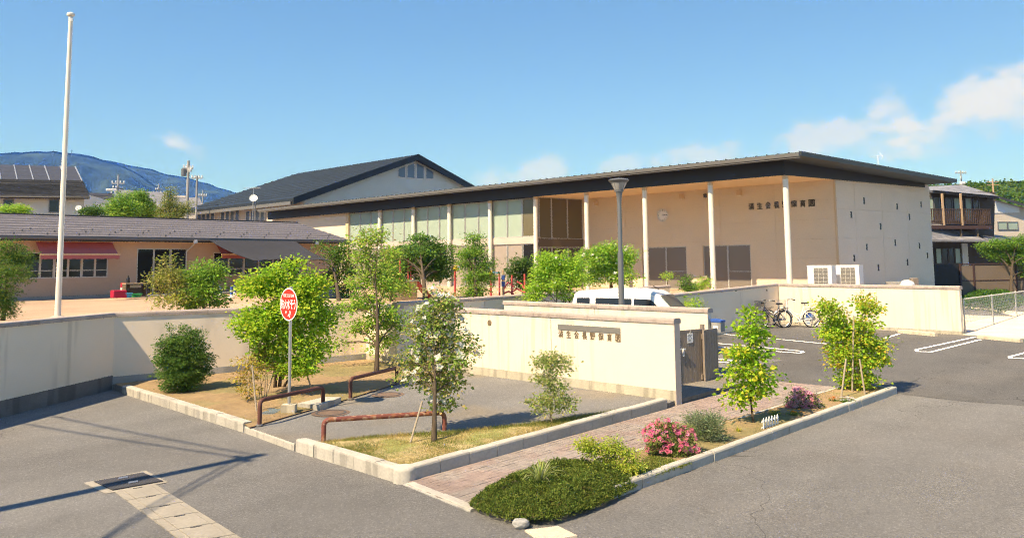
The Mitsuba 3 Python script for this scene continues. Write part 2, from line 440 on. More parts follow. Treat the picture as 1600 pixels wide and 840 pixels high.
leafmat('leaf', 0.5, 1.0)
leafmat('petal', 0.7, 0.9)
def f_mount(p, n, uv):
    a = fbm(p.x * 0.012, p.y * 0.012, p.z * 0.012, 5); b = fbm(p.x * 0.05, p.y * 0.05, p.z * 0.05, 3)
    return mix(mi.Color3f(0.018, 0.032, 0.02), mi.Color3f(0.042, 0.065, 0.03), smoothstep(0.35, 0.65, a)) * (0.5 + b)
mat('mountain', f_mount, 0.95, 0.1)
mat('hill', (0.06, 0.11, 0.025), 0.95, 0.1)
# ------------------------------------------------------------------ the ground
def ground_mesh():
    av = [-4200, -60, -30, 0, 30, 60, 4200]; bv = [-4200, -30, 42, 4200]
    v = [[a * A[0] + b * B[0], a * A[1] + b * B[1]] for b in bv for a in av]
    v = np.array(v); v = np.column_stack([v, gz(v[:, 0], v[:, 1])])
    f = []
    n = len(av)
    for j in range(len(bv) - 1):
        for i in range(n - 1):
            f.append([j * n + i, j * n + i + 1, (j + 1) * n + i + 1, (j + 1) * n + i])
    m = trimesh.Trimesh(v, np.array(f), process=False)
    if m.face_normals[:, 2].mean() < 0: m.invert()
    return m
struct('road', ground_mesh(), M('asphalt'), 'worn grey asphalt of the road and the front of the lot')

S0 = G(1056, 635)
K0, K1, K2, K3, K4 = G(190, 614), G(380, 675), G(462, 705), G(630, 757), G(1046, 639)
C1 = onx(S0, A, 573); SL = onx(S0, A, 711); WPR = onx(S0, A, 621)
W1b = G(175, 608); W1a = W1b + (G(0, 652) - W1b) * 3.2
I1 = onx(WPR, B, 1046)                                        # far end of the first retaining wall
RC = G(1218, 506); RW2L = RC - B * 9.0; WR = G(1503, 523)
IE = onx(S0, B, 1112); IE = np.array([4.86, 20.9, 0]); IL = onx(IE, A, 787)
ramp_in = [S0 + B * 3.6, IE + B * 0.4]

# raised island of the left planters and the little driveway between them
soil_edge = [(388, 669.6), (432, 656), (506, 635), (546, 623), (620, 600), (640, 592)]
turf_edge = [(468, 699), (508, 690), (575, 682), (697, 675), (725, 672), (810, 664), (900, 651), (985, 638.5)]
island = Polygon([p[:2] for p in [K0, K1, K2, K3, K4, S0, S0 + B * 3.75, IE, onx(IE, A, 787), onx(WPR, B, 770), WPR, C1, W1b]])
island = island.buffer(0)
struct('driveway', sheet(island.buffer(-0.02), 0.125, skirt=0.3), M('apron'), 'low asphalt driveway between the planters')
soil = Polygon([p[:2] for p in [K0, K1] + [G(x, y, 0.14) for x, y in soil_edge] + [WPR, C1, W1b]]).buffer(0).buffer(-0.03)
turf = Polygon([p[:2] for p in [G(x, y, 0.14) for x, y in turf_edge] + [S0 - A * 0.1, K4, K3, K2]]).buffer(0).buffer(-0.04)

def bumpy(poly, dz, amp, mat_, name, label, step=0.16, skirt=0.12):
    """a planted surface with small unevenness"""
    x0, y0, x1, y1 = poly.bounds
    xs, ys = np.meshgrid(np.arange(x0, x1, step), np.arange(y0, y1, step))
    rng = np.random.default_rng(5)
    pts = np.column_stack([xs.ravel(), ys.ravel()]) + rng.uniform(-0.3, 0.3, (xs.size, 2)) * step
    inner = poly.buffer(-step * 0.45)
    import shapely
    keep = shapely.contains_xy(inner, pts[:, 0], pts[:, 1]); pts = pts[keep]
    edge = []
    for g in getattr(poly, 'geoms', [poly]):
        L = g.exterior.length
        edge += [g.exterior.interpolate(t).coords[0] for t in np.arange(0, L, step * 0.8)]
    edge = np.array(edge)
    from scipy.spatial import Delaunay
    allp = np.vstack([pts, edge]); t = Delaunay(allp).simplices
    c = allp[t].mean(1); t = t[shapely.contains_xy(poly.buffer(0.01), c[:, 0], c[:, 1])]
    d = np.minimum(1, np.array([0.0] * 0 + list(shapely.distance(poly.exterior if hasattr(poly, 'exterior') else poly.boundary, shapely.points(allp)))) / 0.35)
    h = meshkit.fbm(np.column_stack([allp * 1.6, np.zeros(len(allp))]), 3, 2) + 0.5 * meshkit.fbm(np.column_stack([allp * 7, np.zeros(len(allp))]), 2, 4) - 0.35
    z = gz(allp[:, 0], allp[:, 1]) + dz + amp * d * h
    m = trimesh.Trimesh(np.column_stack([allp, z]), t, process=False)
    if m.face_normals[:, 2].mean() < 0: m.invert()
    return struct(name, m, mat_, label, smooth=True)
bumpy(soil, 0.150, 0.07, M('soil'), 'planter_soil', 'bare brown earth of the planter by the boundary wall')
bumpy(turf, 0.152, 0.06, M('turf'), 'lawn', 'dry yellowish turf on the corner island')

# kerbs: every stone a piece
def kerb(name, label, P, Q, h, w, side, stone=0.6, matk='concrete', low=-0.12):
    """stones from P to Q; the kerb's body lies to the given side of the outer face"""
    key = struct(name, None, None, label)
    P, Q = grd(P), grd(Q); L = np.linalg.norm(Q - P); k = max(1, round(L / stone)); d = (Q - P) / L
    n = np.array([d[1], -d[0], 0]) * side
    rng = np.random.default_rng(int(L * 100))
    for i in range(k):
        j = rng.normal(0, 0.0035, 3)
        prof = [(0.005, low), (0.0, h - 0.03), (0.008, h - 0.008), (0.03, h), (w, h), (w, low)]
        m = sweep(prof, P + d * (L * i / k + 0.005) + j * [0, 0, 1] + n * j[0], P + d * (L * (i + 1) / k - 0.005) + j * [0, 0, 1] + n * j[1], n)
        part(key, 'kerb_stone', m, M(matk))
    return key
kerb('kerb', 'pale kerb along the front of the earth planter', K0, K1, 0.17, 0.16, 1, 0.85) if False else None
def sideof(P, Q, c):
    d = Q - P
    n = np.array([d[1], -d[0]])
    return 1 if n @ (np.asarray(c)[:2] - P[:2]) > 0 else -1
ic = np.array(island.centroid.coords[0])
kerb('kerb', 'pale kerb in front of the bare earth planter', K0, K1, 0.19, 0.17, sideof(K0, K1, ic))
kerb('kerb', 'low dropped kerb in front of the driveway', K1 + (K2 - K1) * 0.02, K2 - (K2 - K1) * 0.03, 0.12, 0.1, sideof(K1, K2, ic), 1.9)
kerb('kerb', 'pale kerb in front of the dry turf', K2, K3 + (K2 - K3) * 0.04, 0.21, 0.18, sideof(K2, K3, ic), 0.6)
kerb('kerb', 'long kerb between the dry turf and the brick pavement', K3 + (K4 - K3) * 0.015, K4 + (K4 - K3) * -0.01, 0.22, 0.17, sideof(K3, K4, ic), 0.6)
# rounded corner stone
cst = lathe([(0.0, -0.1), (0.17, -0.1), (0.175, 0.17), (0.165, 0.2), (0.14, 0.216), (0.0, 0.216)], grd(K3 + (ic.tolist() + [0] - K3) / np.linalg.norm((ic.tolist() + [0] - K3)[:2]) * 0.2), 20)
part('kerb_002', 'corner_stone', cst, M('concrete'), smooth=40)

# brick pavement
I0, Im, Iend = G(735, 800), G(1117, 669), G(1322, 607)
BE = G(1122, 597); BF = G(1200, 595.5)
pave = Polygon([p[:2] for p in [K3, K4, S0, S0 + B * 2.6, BE, BF, Iend, Im, I0]]).buffer(0)
side_key = struct('pavement', sheet(pave, 0.012, skirt=0.1), M('graycon'), 'pinkish brick pavement between the turf kerb and the flower bed')
def pavers():
    out = []
    uv = np.array([[p[0] * A[0] + p[1] * A[1], p[0] * B[0] + p[1] * B[1]] for p in pave.exterior.coords])
    # rows across the pavement, running along its own length
    ax = (K4 - K3)[:2] / np.linalg.norm((K4 - K3)[:2]); ay = np.array([-ax[1], ax[0]])
    q = (np.array(pave.exterior.coords) - K3[:2]) @ np.column_stack([ax, ay])
    r = np.random.default_rng(3)
    inner = pave.buffer(-0.01)
    for iv, v in enumerate(np.arange(q[:, 1].min(), q[:, 1].max(), 0.105)):
        for u in np.arange(q[:, 0].min() - (iv % 2) * 0.1025, q[:, 0].max(), 0.205):
            c = K3[:2] + ax * (u + 0.1) + ay * (v + 0.05)
            if not pave.contains(Point(c)): continue
            cs = [K3[:2] + ax * (u + a) + ay * (v + b) for a, b in ((0.003, 0.003), (0.202, 0.003), (0.202, 0.102), (0.003, 0.102))]
            if not all(inner.contains(Point(x)) for x in cs):
                g = Polygon(cs).intersection(inner)
                if g.is_empty or g.geom_type != 'Polygon' or g.area < 0.003: continue
                m = sheet(g, 0.030 + r.normal(0, 0.0012), skirt=0.03)
            else:
                h = 0.030 + r.normal(0, 0.0012)
                t = r.normal(0, 0.001, 4)
                m = hexa([[x[0], x[1], gz(*x) + 0.0] for x in cs] + [[x[0], x[1], gz(*x) + h + t[i]] for i, x in enumerate(cs)])
            out.append((np.hypot(*c), m))
    out.sort(key=lambda x: x[0])
    for _, m in out[:290]: part(side_key, 'paver', m, M('paver'))
    part(side_key, 'paver_field', cat(*[m for _, m in out[290:]]), M('paver'), kind='stuff')
pavers()
kerb('kerb', 'flush edging of the brick pavement at the road', K3 + (I0 - K3) * 0.03, I0, 0.035, 0.14, sideof(K3, I0, pave.centroid.coords[0]), 0.95)

# flower bed between the pavement and the lot
O0, O1 = G(832, 826), G(1402, 614.5)
bed = Polygon([p[:2] for p in [I0, Im, Iend, O1, O0]])
bc = np.array(bed.centroid.coords[0])
bumpy(bed.buffer(-0.05), 0.11, 0.05, M('soil'), 'flower_bed', 'light brown earth of the narrow flower bed beside the parking lot')
kerb('kerb', 'long kerb between the flower bed and the parking lot', O0 + (O1 - O0) * 0.14, O1, 0.15, 0.12, sideof(O0, O1, bc), 0.62)
kerb('kerb', 'kerb between the flower bed and the brick pavement', Im + (I0 - Im) * 0.62, Iend, 0.12, 0.1, sideof(Im, Iend, bc), 0.62)
kerb('kerb', 'short kerb at the far end of the flower bed', Iend, O1, 0.13, 0.1, sideof(Iend, O1, bc), 0.5)

# parking lot
lot = Polygon([p[:2] for p in [BE, BF, Iend, O1, G(1500, 626), G(1720, 642), np.array([26, 24, 0]), WR + B * 2, WR, RC, RW2L, IE + B * 4, IE]]).buffer(0)
struct('parking_lot', sheet(lot, 0.004), M('parking'), 'darker smooth asphalt of the parking lot')
def stripe(name, label, pts, w=0.11):
    ls = LineString([G(x, y)[:2] for x, y in pts]).buffer(w / 2, cap_style=2, join_style=1)
    struct(name, sheet(ls, 0.009), M('paint'), label)
stripe('parking_line', 'single white line farthest in on the lot', [(1118, 520.8), (1200, 528), (1292, 537)])
stripe('parking_line', 'rounded double white line ending beside the yellow-green tree', [(1118, 536), (1190, 542.2), (1252, 548.3), (1255, 550.2), (1250, 551.4), (1190, 547.2), (1118, 541.5)])
stripe('parking_line', 'double white line end behind the gate', [(1118, 560), (1143, 563), (1146, 565), (1140, 566.5), (1118, 565)])
stripe('parking_line', 'white line running to the first wheel stop', [(1378, 529.5), (1405, 521.2)])
stripe('parking_line', 'pointed double white line before the right hand wheel stop', [(1524, 526.2), (1432, 546), (1433, 549), (1455, 549.6), (1532, 530.3)])
stripe('parking_line', 'white line cut by the right edge', [(1640, 541), (1578, 557), (1579, 559.5), (1600, 560), (1650, 548)])
for (x0, y0, x1, y1, t) in ((1405, 519.5, 1463, 525, 'concrete wheel stop in front of the white wall'), (1529, 528, 1596, 534.5, 'concrete wheel stop by the right edge of the photo')):
    p, q = G(x0, y0), G(x1, y1); d = (q - p) / np.linalg.norm(q - p); n = np.array([d[1], -d[0], 0])
    one('wheel_stop', sweep([(-0.08, 0.0), (-0.07, 0.09), (-0.045, 0.12), (0.045, 0.12), (0.07, 0.09), (0.08, 0.0)], p, q, n), M('wheelstop'), t, 'wheel stop')
WS = [Iend, O1]

# playground terrace and the ramp up to the entrance
TZ = 1.5
terr = Polygon([p[:2] for p in [WPR + B * 0.1 + A * 0.1, I1, I1 + B * 0.8, RC + B * 1.2 - A * 0.0, RC + B * 0.15, WR + B * 0.15 + A * 0.05, np.array([15.5, 29.4]), np.array([21.9, 43.1]), np.array([24, 49]), np.array([10, 80]), np.array([-30, 90]), np.array([-60, 60]), np.array([-45, 25]), W1a + A * 0.2, W1b + A * 0.05 + np.array([-0.1, 0.1, 0]), C1 + np.array([-0.05, 0.15, 0])]]).buffer(0)
struct('playground', prism(terr, -0.4, TZ), M('sand'), 'sandy playground on a terrace behind the boundary wall')
rp = [RW2L + A * 0.1, RW2L + A * 3.2, I1 - A * 0.05, RC + A * 3.15 - A * 3.0 + B * 0.6]
def ramp():
    p0, p1 = onx(WPR, B, 900), onx(WPR, B, 900) - A * 3.2
    q0, q1 = I1 + B * 0.7, I1 + B * 0.7 - A * 3.2
    return hexa([[*p0[:2], 0], [*p1[:2], 0], [*q1[:2], 0], [*q0[:2], 0], [*p0[:2], gz(*p0[:2]) + 0.02], [*p1[:2], gz(*p1[:2]) + 0.02], [*q1[:2], TZ - 0.01], [*q0[:2], TZ - 0.01]])
struct('ramp', ramp(), M('path_concrete'), 'concrete ramp rising to the entrance behind the van')

# ------------------------------------------------------------------ boundary walls
def cwall(label, P, Q, ztop, thick=0.18, foot=0.22, base=0.12, flat=None, panel=3.4, cop=2.55, ends=True, rise=0.0, cat_='wall', z0=None, fm='footing'):
    """rendered wall with concrete footing, panels between joints and coping stones; P is at the left as seen from outside"""
    key = thing('boundary_wall', label, cat_)
    W = Wall(P, Q - P); L = np.linalg.norm((Q - P)[:2])
    zb = min(gz(*P[:2]), gz(*Q[:2])) - 0.15 if z0 is None else z0
    k = max(1, round(L / panel))
    def zt(u): return ztop + rise * u / L
    for i in range(k):
        u0, u1 = L * i / k + (0.008 if i else 0), L * (i + 1) / k - (0.008 if i < k - 1 else 0)
        g0, g1 = (gz(*W.at(u, 0)[:2]) + base + foot for u in (u0, u1))
        part(key, 'panel', W.poly([(u0, g0), (u1, g1), (u1, zt(u1) - 0.11), (u0, zt(u0) - 0.11)], -thick, 0.0), M('cream'))
        part(key, 'footing', W.poly([(u0 - 0.004, zb), (u1 + 0.004, zb), (u1 + 0.004, g1 - 0.004), (u0 - 0.004, g0 - 0.004)], -thick - 0.01, 0.012), M(fm))
    part(key, 'core', W.poly([(0.02, zb), (L - 0.02, zb), (L - 0.02, zt(L) - 0.13), (0.02, zt(0) - 0.13)], -thick + 0.03, -0.03), M('graycon'))
    kc = max(1, round(L / cop)); t = thick
    prof = [(-t - 0.03, 0), (0.03, 0), (0.03, 0.065), (0.015, 0.095), (-0.02, 0.112), (-t + 0.02, 0.112), (-t - 0.015, 0.095), (-t - 0.03, 0.065)]
    for i in range(kc):
        u0, u1 = L * i / kc - (0.03 if i == 0 else -0.004), L * (i + 1) / kc + (0.03 if i == kc - 1 else -0.004)
        part(key, 'coping_stone', sweep(prof, W.at(u0, zt(u0) - 0.11), W.at(u1, zt(u1) - 0.11), W.n), M('coping'))
    return key, W, L
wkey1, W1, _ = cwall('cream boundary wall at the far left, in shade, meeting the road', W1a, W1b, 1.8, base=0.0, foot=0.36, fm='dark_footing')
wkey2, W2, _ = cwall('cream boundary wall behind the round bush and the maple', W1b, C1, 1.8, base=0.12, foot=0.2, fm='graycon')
wkey3, W3, _ = cwall('short sunlit wall piece behind the slender tree by the far barrier', C1, WPR, 1.8, foot=0.2)
wkey4, W4, L4 = cwall('bright cream wall with the kindergarten name in bronze letters', SL, S0, 1.8, foot=0.2, thick=0.2)
wkey5, W5, L5 = cwall('inner cream wall parallel to the name wall, in front of the white van', IL, IE, 1.8, foot=0.1)
wkey6, W6, L6 = cwall('grey shaded retaining wall along the playground edge', WPR, I1, 1.88, base=-0.2, rise=0.12)
wkey7, W7, L7 = cwall('grey shaded retaining wall behind the van and the bicycles', RW2L, RC, 1.84, base=-0.05, foot=0.1, rise=0.2)
wkey8, W8, L8 = cwall('bright white wall on the right behind the bicycles and wheel stops', RC, WR, 2.04, base=-0.02, foot=0.14, rise=0.0)
# end post of the name wall beside the gate
part(wkey4, 'end_post', W4.box(L4 + 0.001, L4 + 0.02, -0.1, 1.688, -0.2, 0.004), M('end_clad'))
u, z = W4.pix(765, 504)
part(wkey4, 'round_cover', W4.place(lathe([(0, 0.012), (0.06, 0.012), (0.075, 0.004), (0.075, -0.02)], n=20), u, z, 0.003), M('letter_gold'), label='small bronze oval cover on the bright wall')
for x in (1150, 1198):
    u, z = W7.pix(x, 453.4)
    part(wkey7, 'weep_hole', W7.place(lathe([(0.0, 0.001), (0.028, 0.002), (0.045, 0.004), (0.045, -0.02)], n=14), u, z, 0.003), M('iron'))

# ------------------------------------------------------------------ lettering
GL = {
 'sumi': [[(1, 9), (2.2, 8)], [(.6, 6.3), (1.9, 5.4)], [(.8, .8), (2.4, 3.6)], [(6.3, 9.9), (6.3, 8.6)], [(3.4, 8.5), (9.4, 8.5)], [(4.3, 8.3), (8.9, 5.1)], [(8.4, 8.3), (3.2, 5.1)], [(4.5, 5), (4.2, 1.8), (3.3, .3)], [(8.2, 5), (8.2, .2)], [(4.5, 3.9), (8.2, 3.9)], [(4.4, 2.2), (8.2, 2.2)]],
 'sei': [[(2.6, 9.3), (1, 6.2)], [(2, 7.4), (9, 7.4)], [(5.3, 9.7), (5.3, .6)], [(1.8, 4.2), (8.8, 4.2)], [(.6, .6), (9.6, .6)]],
 'kai': [[(5, 9.7), (.6, 6)], [(5, 9.7), (9.4, 6)], [(3, 6.2), (7, 6.2)], [(1.4, 4.2), (8.8, 4.2)], [(4.5, 4.2), (2.4, .8), (7.6, 1.2)], [(6.4, 2.8), (8.8, .2)]],
 'naga': [[(2.4, 9.4), (2.4, 4)], [(2.4, 9.4), (8.4, 9.4)], [(2.4, 7.6), (8, 7.6)], [(2.4, 5.9), (8, 5.9)], [(.6, 4), (9.6, 4)], [(3.2, 4), (3.2, .6), (5.4, 1.4)], [(5, 4), (6.6, 1.8), (9.6, .3)], [(8.4, 3.2), (6.6, 2.2)]],
 'no': [[(.8, 9.4), (4.6, 9.4), (4.6, 5.2), (.8, 5.2), (.8, 9.4)], [(.8, 7.3), (4.6, 7.3)], [(2.7, 9.4), (2.7, .8)], [(.8, 3.1), (4.6, 3.1)], [(.4, .8), (5, 1.2)], [(5.6, 9.3), (9, 9.3), (7.4, 7.2)], [(6.2, 8), (8.2, 6.4)], [(5.2, 5.9), (9.6, 5.9), (8.8, 4.4)], [(7.4, 5.9), (7.4, .6), (6, .9)]],
 'ho': [[(2.6, 9.7), (.5, 5.6)], [(1.8, 7), (1.8, .3)], [(4, 9.2), (8.8, 9.2), (8.8, 6.2), (4, 6.2), (4, 9.2)], [(3.2, 4.4), (9.6, 4.4)], [(6.4, 6.2), (6.4, .3)], [(6.2, 4.2), (3.2, 1.2)], [(6.6, 4.2), (9.6, 1.2)]],
 'iku': [[(5, 9.9), (5, 8.5)], [(.8, 8.5), (9.2, 8.5)], [(4.2, 8.3), (2.6, 6.4), (7.6, 6.7)], [(6.4, 7.7), (8.2, 6)], [(2.4, 5), (2.4, 1.2), (1.6, .2)], [(2.4, 5), (7.8, 5), (7.8, .4), (6.8, .5)], [(2.4, 3.5), (7.8, 3.5)], [(2.4, 2), (7.8, 2)]],
 'en': [[(.8, 9.4), (9.2, 9.4), (9.2, .5), (.8, .5), (.8, 9.4)], [(3, 8.1), (7, 8.1)], [(5, 8.9), (5, 6.7)], [(2, 6.8), (8, 6.8)], [(3.4, 5.6), (6.6, 5.6), (6.6, 4.2), (3.4, 4.2), (3.4, 5.6)], [(5, 4.2), (2.2, 1.8)], [(4, 3.6), (4, 1.4)], [(5, 4.2), (7.8, 1.5)], [(7, 3.6), (5.8, 2.8)]],
 'bou': [[(.8, 9.4), (.8, .4)], [(.8, 9.2), (3, 9.2), (1.9, 6.8), (3.2, 4.8), (1.6, 3.4)], [(6.4, 9.8), (6.4, 8)], [(3.8, 8), (9.6, 8)], [(5.8, 8), (5.4, 4), (3.6, .6)], [(5.6, 5.2), (8.8, 5.2), (8.4, .8), (7, .9)]],
 'ka': [[(5, 9.6), (5, 5.6), (.8, .5)], [(5, 5.6), (9.4, .5)], [(1.8, 7.6), (2.4, 5.2)], [(8.4, 7.8), (7, 5.4)]],
 'sui': [[(5, 9.7), (5, .5), (3.8, 1)], [(.8, 7), (4, 7), (.6, 2)], [(9, 8), (5.4, 5.4)], [(5.2, 5.4), (9.5, 1)]],
 'so': [[(2.4, 9), (7.6, 9), (2, 5.8), (9.2, 5.8), (5, 4.2), (4.8, 2), (8, .8)]],
 'u': [[(3.4, 9.4), (6.8, 8.6)], [(1.8, 6), (6, 7), (8, 5.2), (7.2, 2.4), (4, .4)]],
 'mark': [[(1, 7), (6, 7.6), (5, 2)], [(3, 9), (1.4, 2.4)], [(8, 8), (9, 5.5)]],
 'mark2': [[(5, 9.6), (4.6, 4), (5.6, 1), (7, .6)], [(7.6, 9), (7, 4)], [(1.4, 2), (3, 4.4), (4.6, 2)]],
}
def glyph(name, size, depth, stroke=0.95, wide=1.0):
    g = unary_union([LineString(s).buffer(stroke / 2, cap_style=2, join_style=2) for s in GL[name]])
    ms = [trimesh.creation.extrude_polygon(q, depth, engine='earcut') for q in getattr(g, 'geoms', [g])]
    m = trimesh.util.concatenate(ms); m.vertices *= [size / 10 * wide, size / 10, 1]
    return m
NAME = ['sumi', 'sei', 'kai', 'naga', 'no', 'ho', 'iku', 'en']
# name plate on the bright wall
pu0, pz0 = W4.pix(872.5, 505.8); pu1, pz1 = W4.pix(969.5, 512); _, pzb = W4.pix(969.5, 520.6)
sgn = thing('name_sign', 'grey metal strip over eight bronze characters on the bright wall', 'sign')
part(sgn, 'strip', W4.box(pu0, pu1, pzb, (pz0 + pz1) / 2, 0.002, 0.022), M('plate'))
gs = (pu1 - pu0) / 8
_, gzb = W4.pix(969.5, 533.6)
gh = pzb - gzb - 0.02
for i, c in enumerate(NAME):
    m = glyph(c, gh, 0.014, 1.0, wide=0.92)
    part(sgn, 'character', W4.place(m, pu0 + 0.005 + i * (pu1 - pu0 - gh * 0.92) / 7, gzb, 0.003), M('letter_gold'))
# ------------------------------------------------------------------ main building
FZ = 1.45                                              # floor
SOF = 6.68                                             # soffit
Pc = aty(1231, 440, 36.0) * [1, 1, 0]                  # column nearest the corner
main = thing('kindergarten_building', 'long cream kindergarten with a flat dark roof carried by slim white columns', 'building')
WF = Wall(Pc, -A)                                      # front line of columns
E_ = np.array([math.sin(math.radians(53.8)), math.cos(math.radians(53.8)), 0])   # direction of the side wall
sc = onx(Pc, E_, 1310.5)                               # recessed corner
DR = -((sc - Pc) @ WF.n)                               # depth of the porch
WR_ = Wall(sc, -A)                                     # porch back wall (u <= 0)
WS_ = Wall(sc, E_)                                     # side wall
colu = [-3.78 * k for k in range(9)]
ucol = [WF.ux(x) for x in (1231, 1112, 1008, 916, 835.5, 764, 700, 643.5, 590.5)]
# columns
for u in ucol:
    k = part(main, 'column', lathe([(0.125, 0.0), (0.125, SOF - FZ + 0.05)], WF.at(u, FZ - 0.02, -0.12), 20), M('column'), smooth=50)
    part(k, 'collar', lathe([(0.1255, SOF - FZ - 0.16), (0.132, SOF - FZ - 0.155), (0.132, SOF - FZ)], WF.at(u, FZ - 0.02, -0.12), 20), M('soffit'))
# walls made of boards
def panels(parent, W, poly, du, dz, u0, z0, m, thick=0.02, d=0.0, gap=0.006):
    x0, y0, x1, y1 = poly.bounds
    nu = math.ceil((x1 - u0) / du - 1e-6)
    for i in range(math.floor((x0 - u0) / du + 1e-6), nu):
        for j in range(math.floor((y0 - z0) / dz + 1e-6), math.ceil((y1 - z0) / dz - 1e-6)):
            c = poly.intersection(rect(u0 + i * du + gap / 2, z0 + j * dz + gap / 2, u0 + (i + 1) * du - gap / 2, z0 + (j + 1) * dz - gap / 2))
            if c.is_empty or c.area < 0.004: continue
            for g in getattr(c, 'geoms', [c]):
                if g.geom_type == 'Polygon' and g.area > 0.002: part(parent, 'panel', W.poly(g, d, d + thick), m)
u912 = WR_.ux(912)
doors = []
for (x0, x1, xm, yt) in ((1004, 1073.5, 1040, 384.5), (1099, 1174, 1136.5, 381.5)):
    u0, u1, um = WR_.ux(x0), WR_.ux(x1), WR_.ux(xm); zt = WR_.zy(x1, yt)
    doors.append((u0, u1, um, zt))
face = rect(u912, FZ - 0.2, 0.0, SOF + 0.05)
for u0, u1, um, zt in doors: face = face.difference(rect(u0, FZ - 0.2, u1, zt))
wall = part(main, 'porch_wall', WR_.poly(face, -0.22, -0.003), M('soffit'))
panels(wall, WR_, face, 3.03, 0.91, 0.0, SOF - 0.91 * 8, M('siding'))
def sash(parent, W, u0, u1, z0, z1, name, glass, back=None, frame='alu', fw=0.05, d=0.02, cross=None, depth=0.07):
    key = part(parent, name, cat(W.box(u0, u1, z1 - fw, z1, d - depth, d + 0.012), W.box(u0, u1, z0, z0 + fw, d - depth, d + 0.012), W.box(u0, u0 + fw, z0 + fw, z1 - fw, d - depth, d + 0.012), W.box(u1 - fw, u1, z0 + fw, z1 - fw, d - depth, d + 0.012)), M(frame))
    part(key, 'pane', W.box(u0 + fw, u1 - fw, z0 + fw, z1 - fw, d - 0.035, d - 0.025), M(glass))
    if cross is not None: part(key, 'crossbar', W.box(u0 + fw, u1 - fw, cross - 0.02, cross + 0.02, d - 0.024, d + 0.004), M(frame))
    if back: part(key, 'blind', W.box(u0 + fw, u1 - fw, z0 + fw, z1 - fw, d - 0.09, d - 0.05), M(back))
    return key
for i, (u0, u1, um, zt) in enumerate(doors):
    cz = WR_.zy(1060, 423.5)
    sash(main, WR_, u0, um + 0.03, FZ + 0.02, zt, 'sliding_door', 'door_glass', d=-0.06)
    sash(main, WR_, um - 0.03 + 0.062, u1, FZ + 0.02, zt, 'sliding_door', 'door_glass', d=-0.02, cross=cz)
# porch floor and ceiling
cl = [WF.at(ucol[4], 0, 0.05), WF.at(0.12, 0, 0.05), sc + A * 0.02, WR_.at(u912, 0)]
part(main, 'porch_floor', prism([WF.at(ucol[4], 0, 0.8), WF.at(0.5, 0, 0.8), sc, WR_.at(u912, 0)], FZ - 0.4, FZ), M('path_concrete'))
part(main, 'porch_ceiling', prism(cl, SOF, SOF + 0.04), M('soffit'))
# return wall of dark glass between the glazing and the porch wall
Wq0 = WF.at(ucol[4], 0, -0.35); Wq = Wall(Wq0, WR_.at(u912, 0) - Wq0)
Lq = np.linalg.norm((WR_.at(u912, 0) - Wq0)[:2])
zq = (WF.zy(803, 375.6))
ztr1, ztr0 = WF.zy(800, 370.7, -0.3), WF.zy(800, 381.2, -0.3)
qs = [0.05, Wq.ux(863), Wq.ux(888), Lq - 0.02]
for a, b in zip(qs[:-1], qs[1:]):
    sash(main, Wq, a, b, ztr1 - 0.12, SOF, 'window', 'olive_glass', d=0.0, fw=0.04)
    sash(main, Wq, a, b, FZ, ztr0 - 0.2, 'window', 'brown_glass', d=0.0, fw=0.05)
part(main, 'return_beam', Wq.box(0.0, Lq, ztr0 - 0.2, ztr1 - 0.12, -0.12, 0.03), M('wood'))
# long glazed front
def bay(u0, u1, kinds):
    n = len(kinds); w = (u1 - u0) / n
    for i, kd in enumerate(kinds):
        a, b = u0 + i * w + 0.02, u0 + (i + 1) * w - 0.02
        sash(main, WF, a, b, ztr1 + 0.005, SOF - 0.02, 'window', 'frost' if kd == 'f' else 'olive_glass', d=-0.33, fw=0.045)
        sash(main, WF, a, b, FZ + 0.1, ztr0 - 0.005, 'window', 'blind' if kd == 'f' else 'dark_glass', d=-0.33, fw=0.045)
ul = WF.ux(546, d=-0.33)
us = list(reversed(ucol[4:]))
bay(ul, us[0] - 0.02, 'fff'[:3])
for i in range(4): bay(us[i] + 0.02, us[i + 1] - 0.02, 'fff' if i < 3 else 'ffd')
part(main, 'transom', WF.box(ul, us[-1], ztr0, ztr1, -0.5, -0.27), M('transom'))
part(main, 'sill', WF.box(ul, us[-1], FZ - 0.3, FZ + 0.1, -0.5, -0.25), M('footing'))
# plain wall and pilaster at the far end
ue = WF.ux(415, d=-0.3)
lw = part(main, 'end_wall', WF.box(ue, ul - 0.36, TZ - 0.2, SOF + 0.2, -0.7, -0.33), M('soffit'))
panels(lw, WF, rect(ue, TZ, ul - 0.36, SOF + 0.05), 3.03, 0.91, ul - 0.36 - 3.03 * 8, SOF - 0.91 * 8, M('siding_gray'), d=-0.33)
part(main, 'pilaster', WF.box(ul - 0.345, ul - 0.01, TZ - 0.2, SOF + 0.02, -0.6, -0.2), M('soffit'))
# dark rooms behind the glass, and the body of the building
body = Polygon([p[:2] for p in [WF.at(ue + 0.1, 0, -0.75), WF.at(us[-1] - 0.3, 0, -0.75), WR_.at(u912 - 0.35, 0, -0.3), WR_.at(-0.2, 0, -0.3), sc + E_ * 8.3 + WS_.n * -0.25, sc + E_ * 8.3 + A * 14 + B * 0.5, WF.at(ue + 0.1, 0, -11)]]).buffer(0)
part(main, 'interior', prism(body, TZ - 0.3, SOF + 0.1), M('dark_in'))
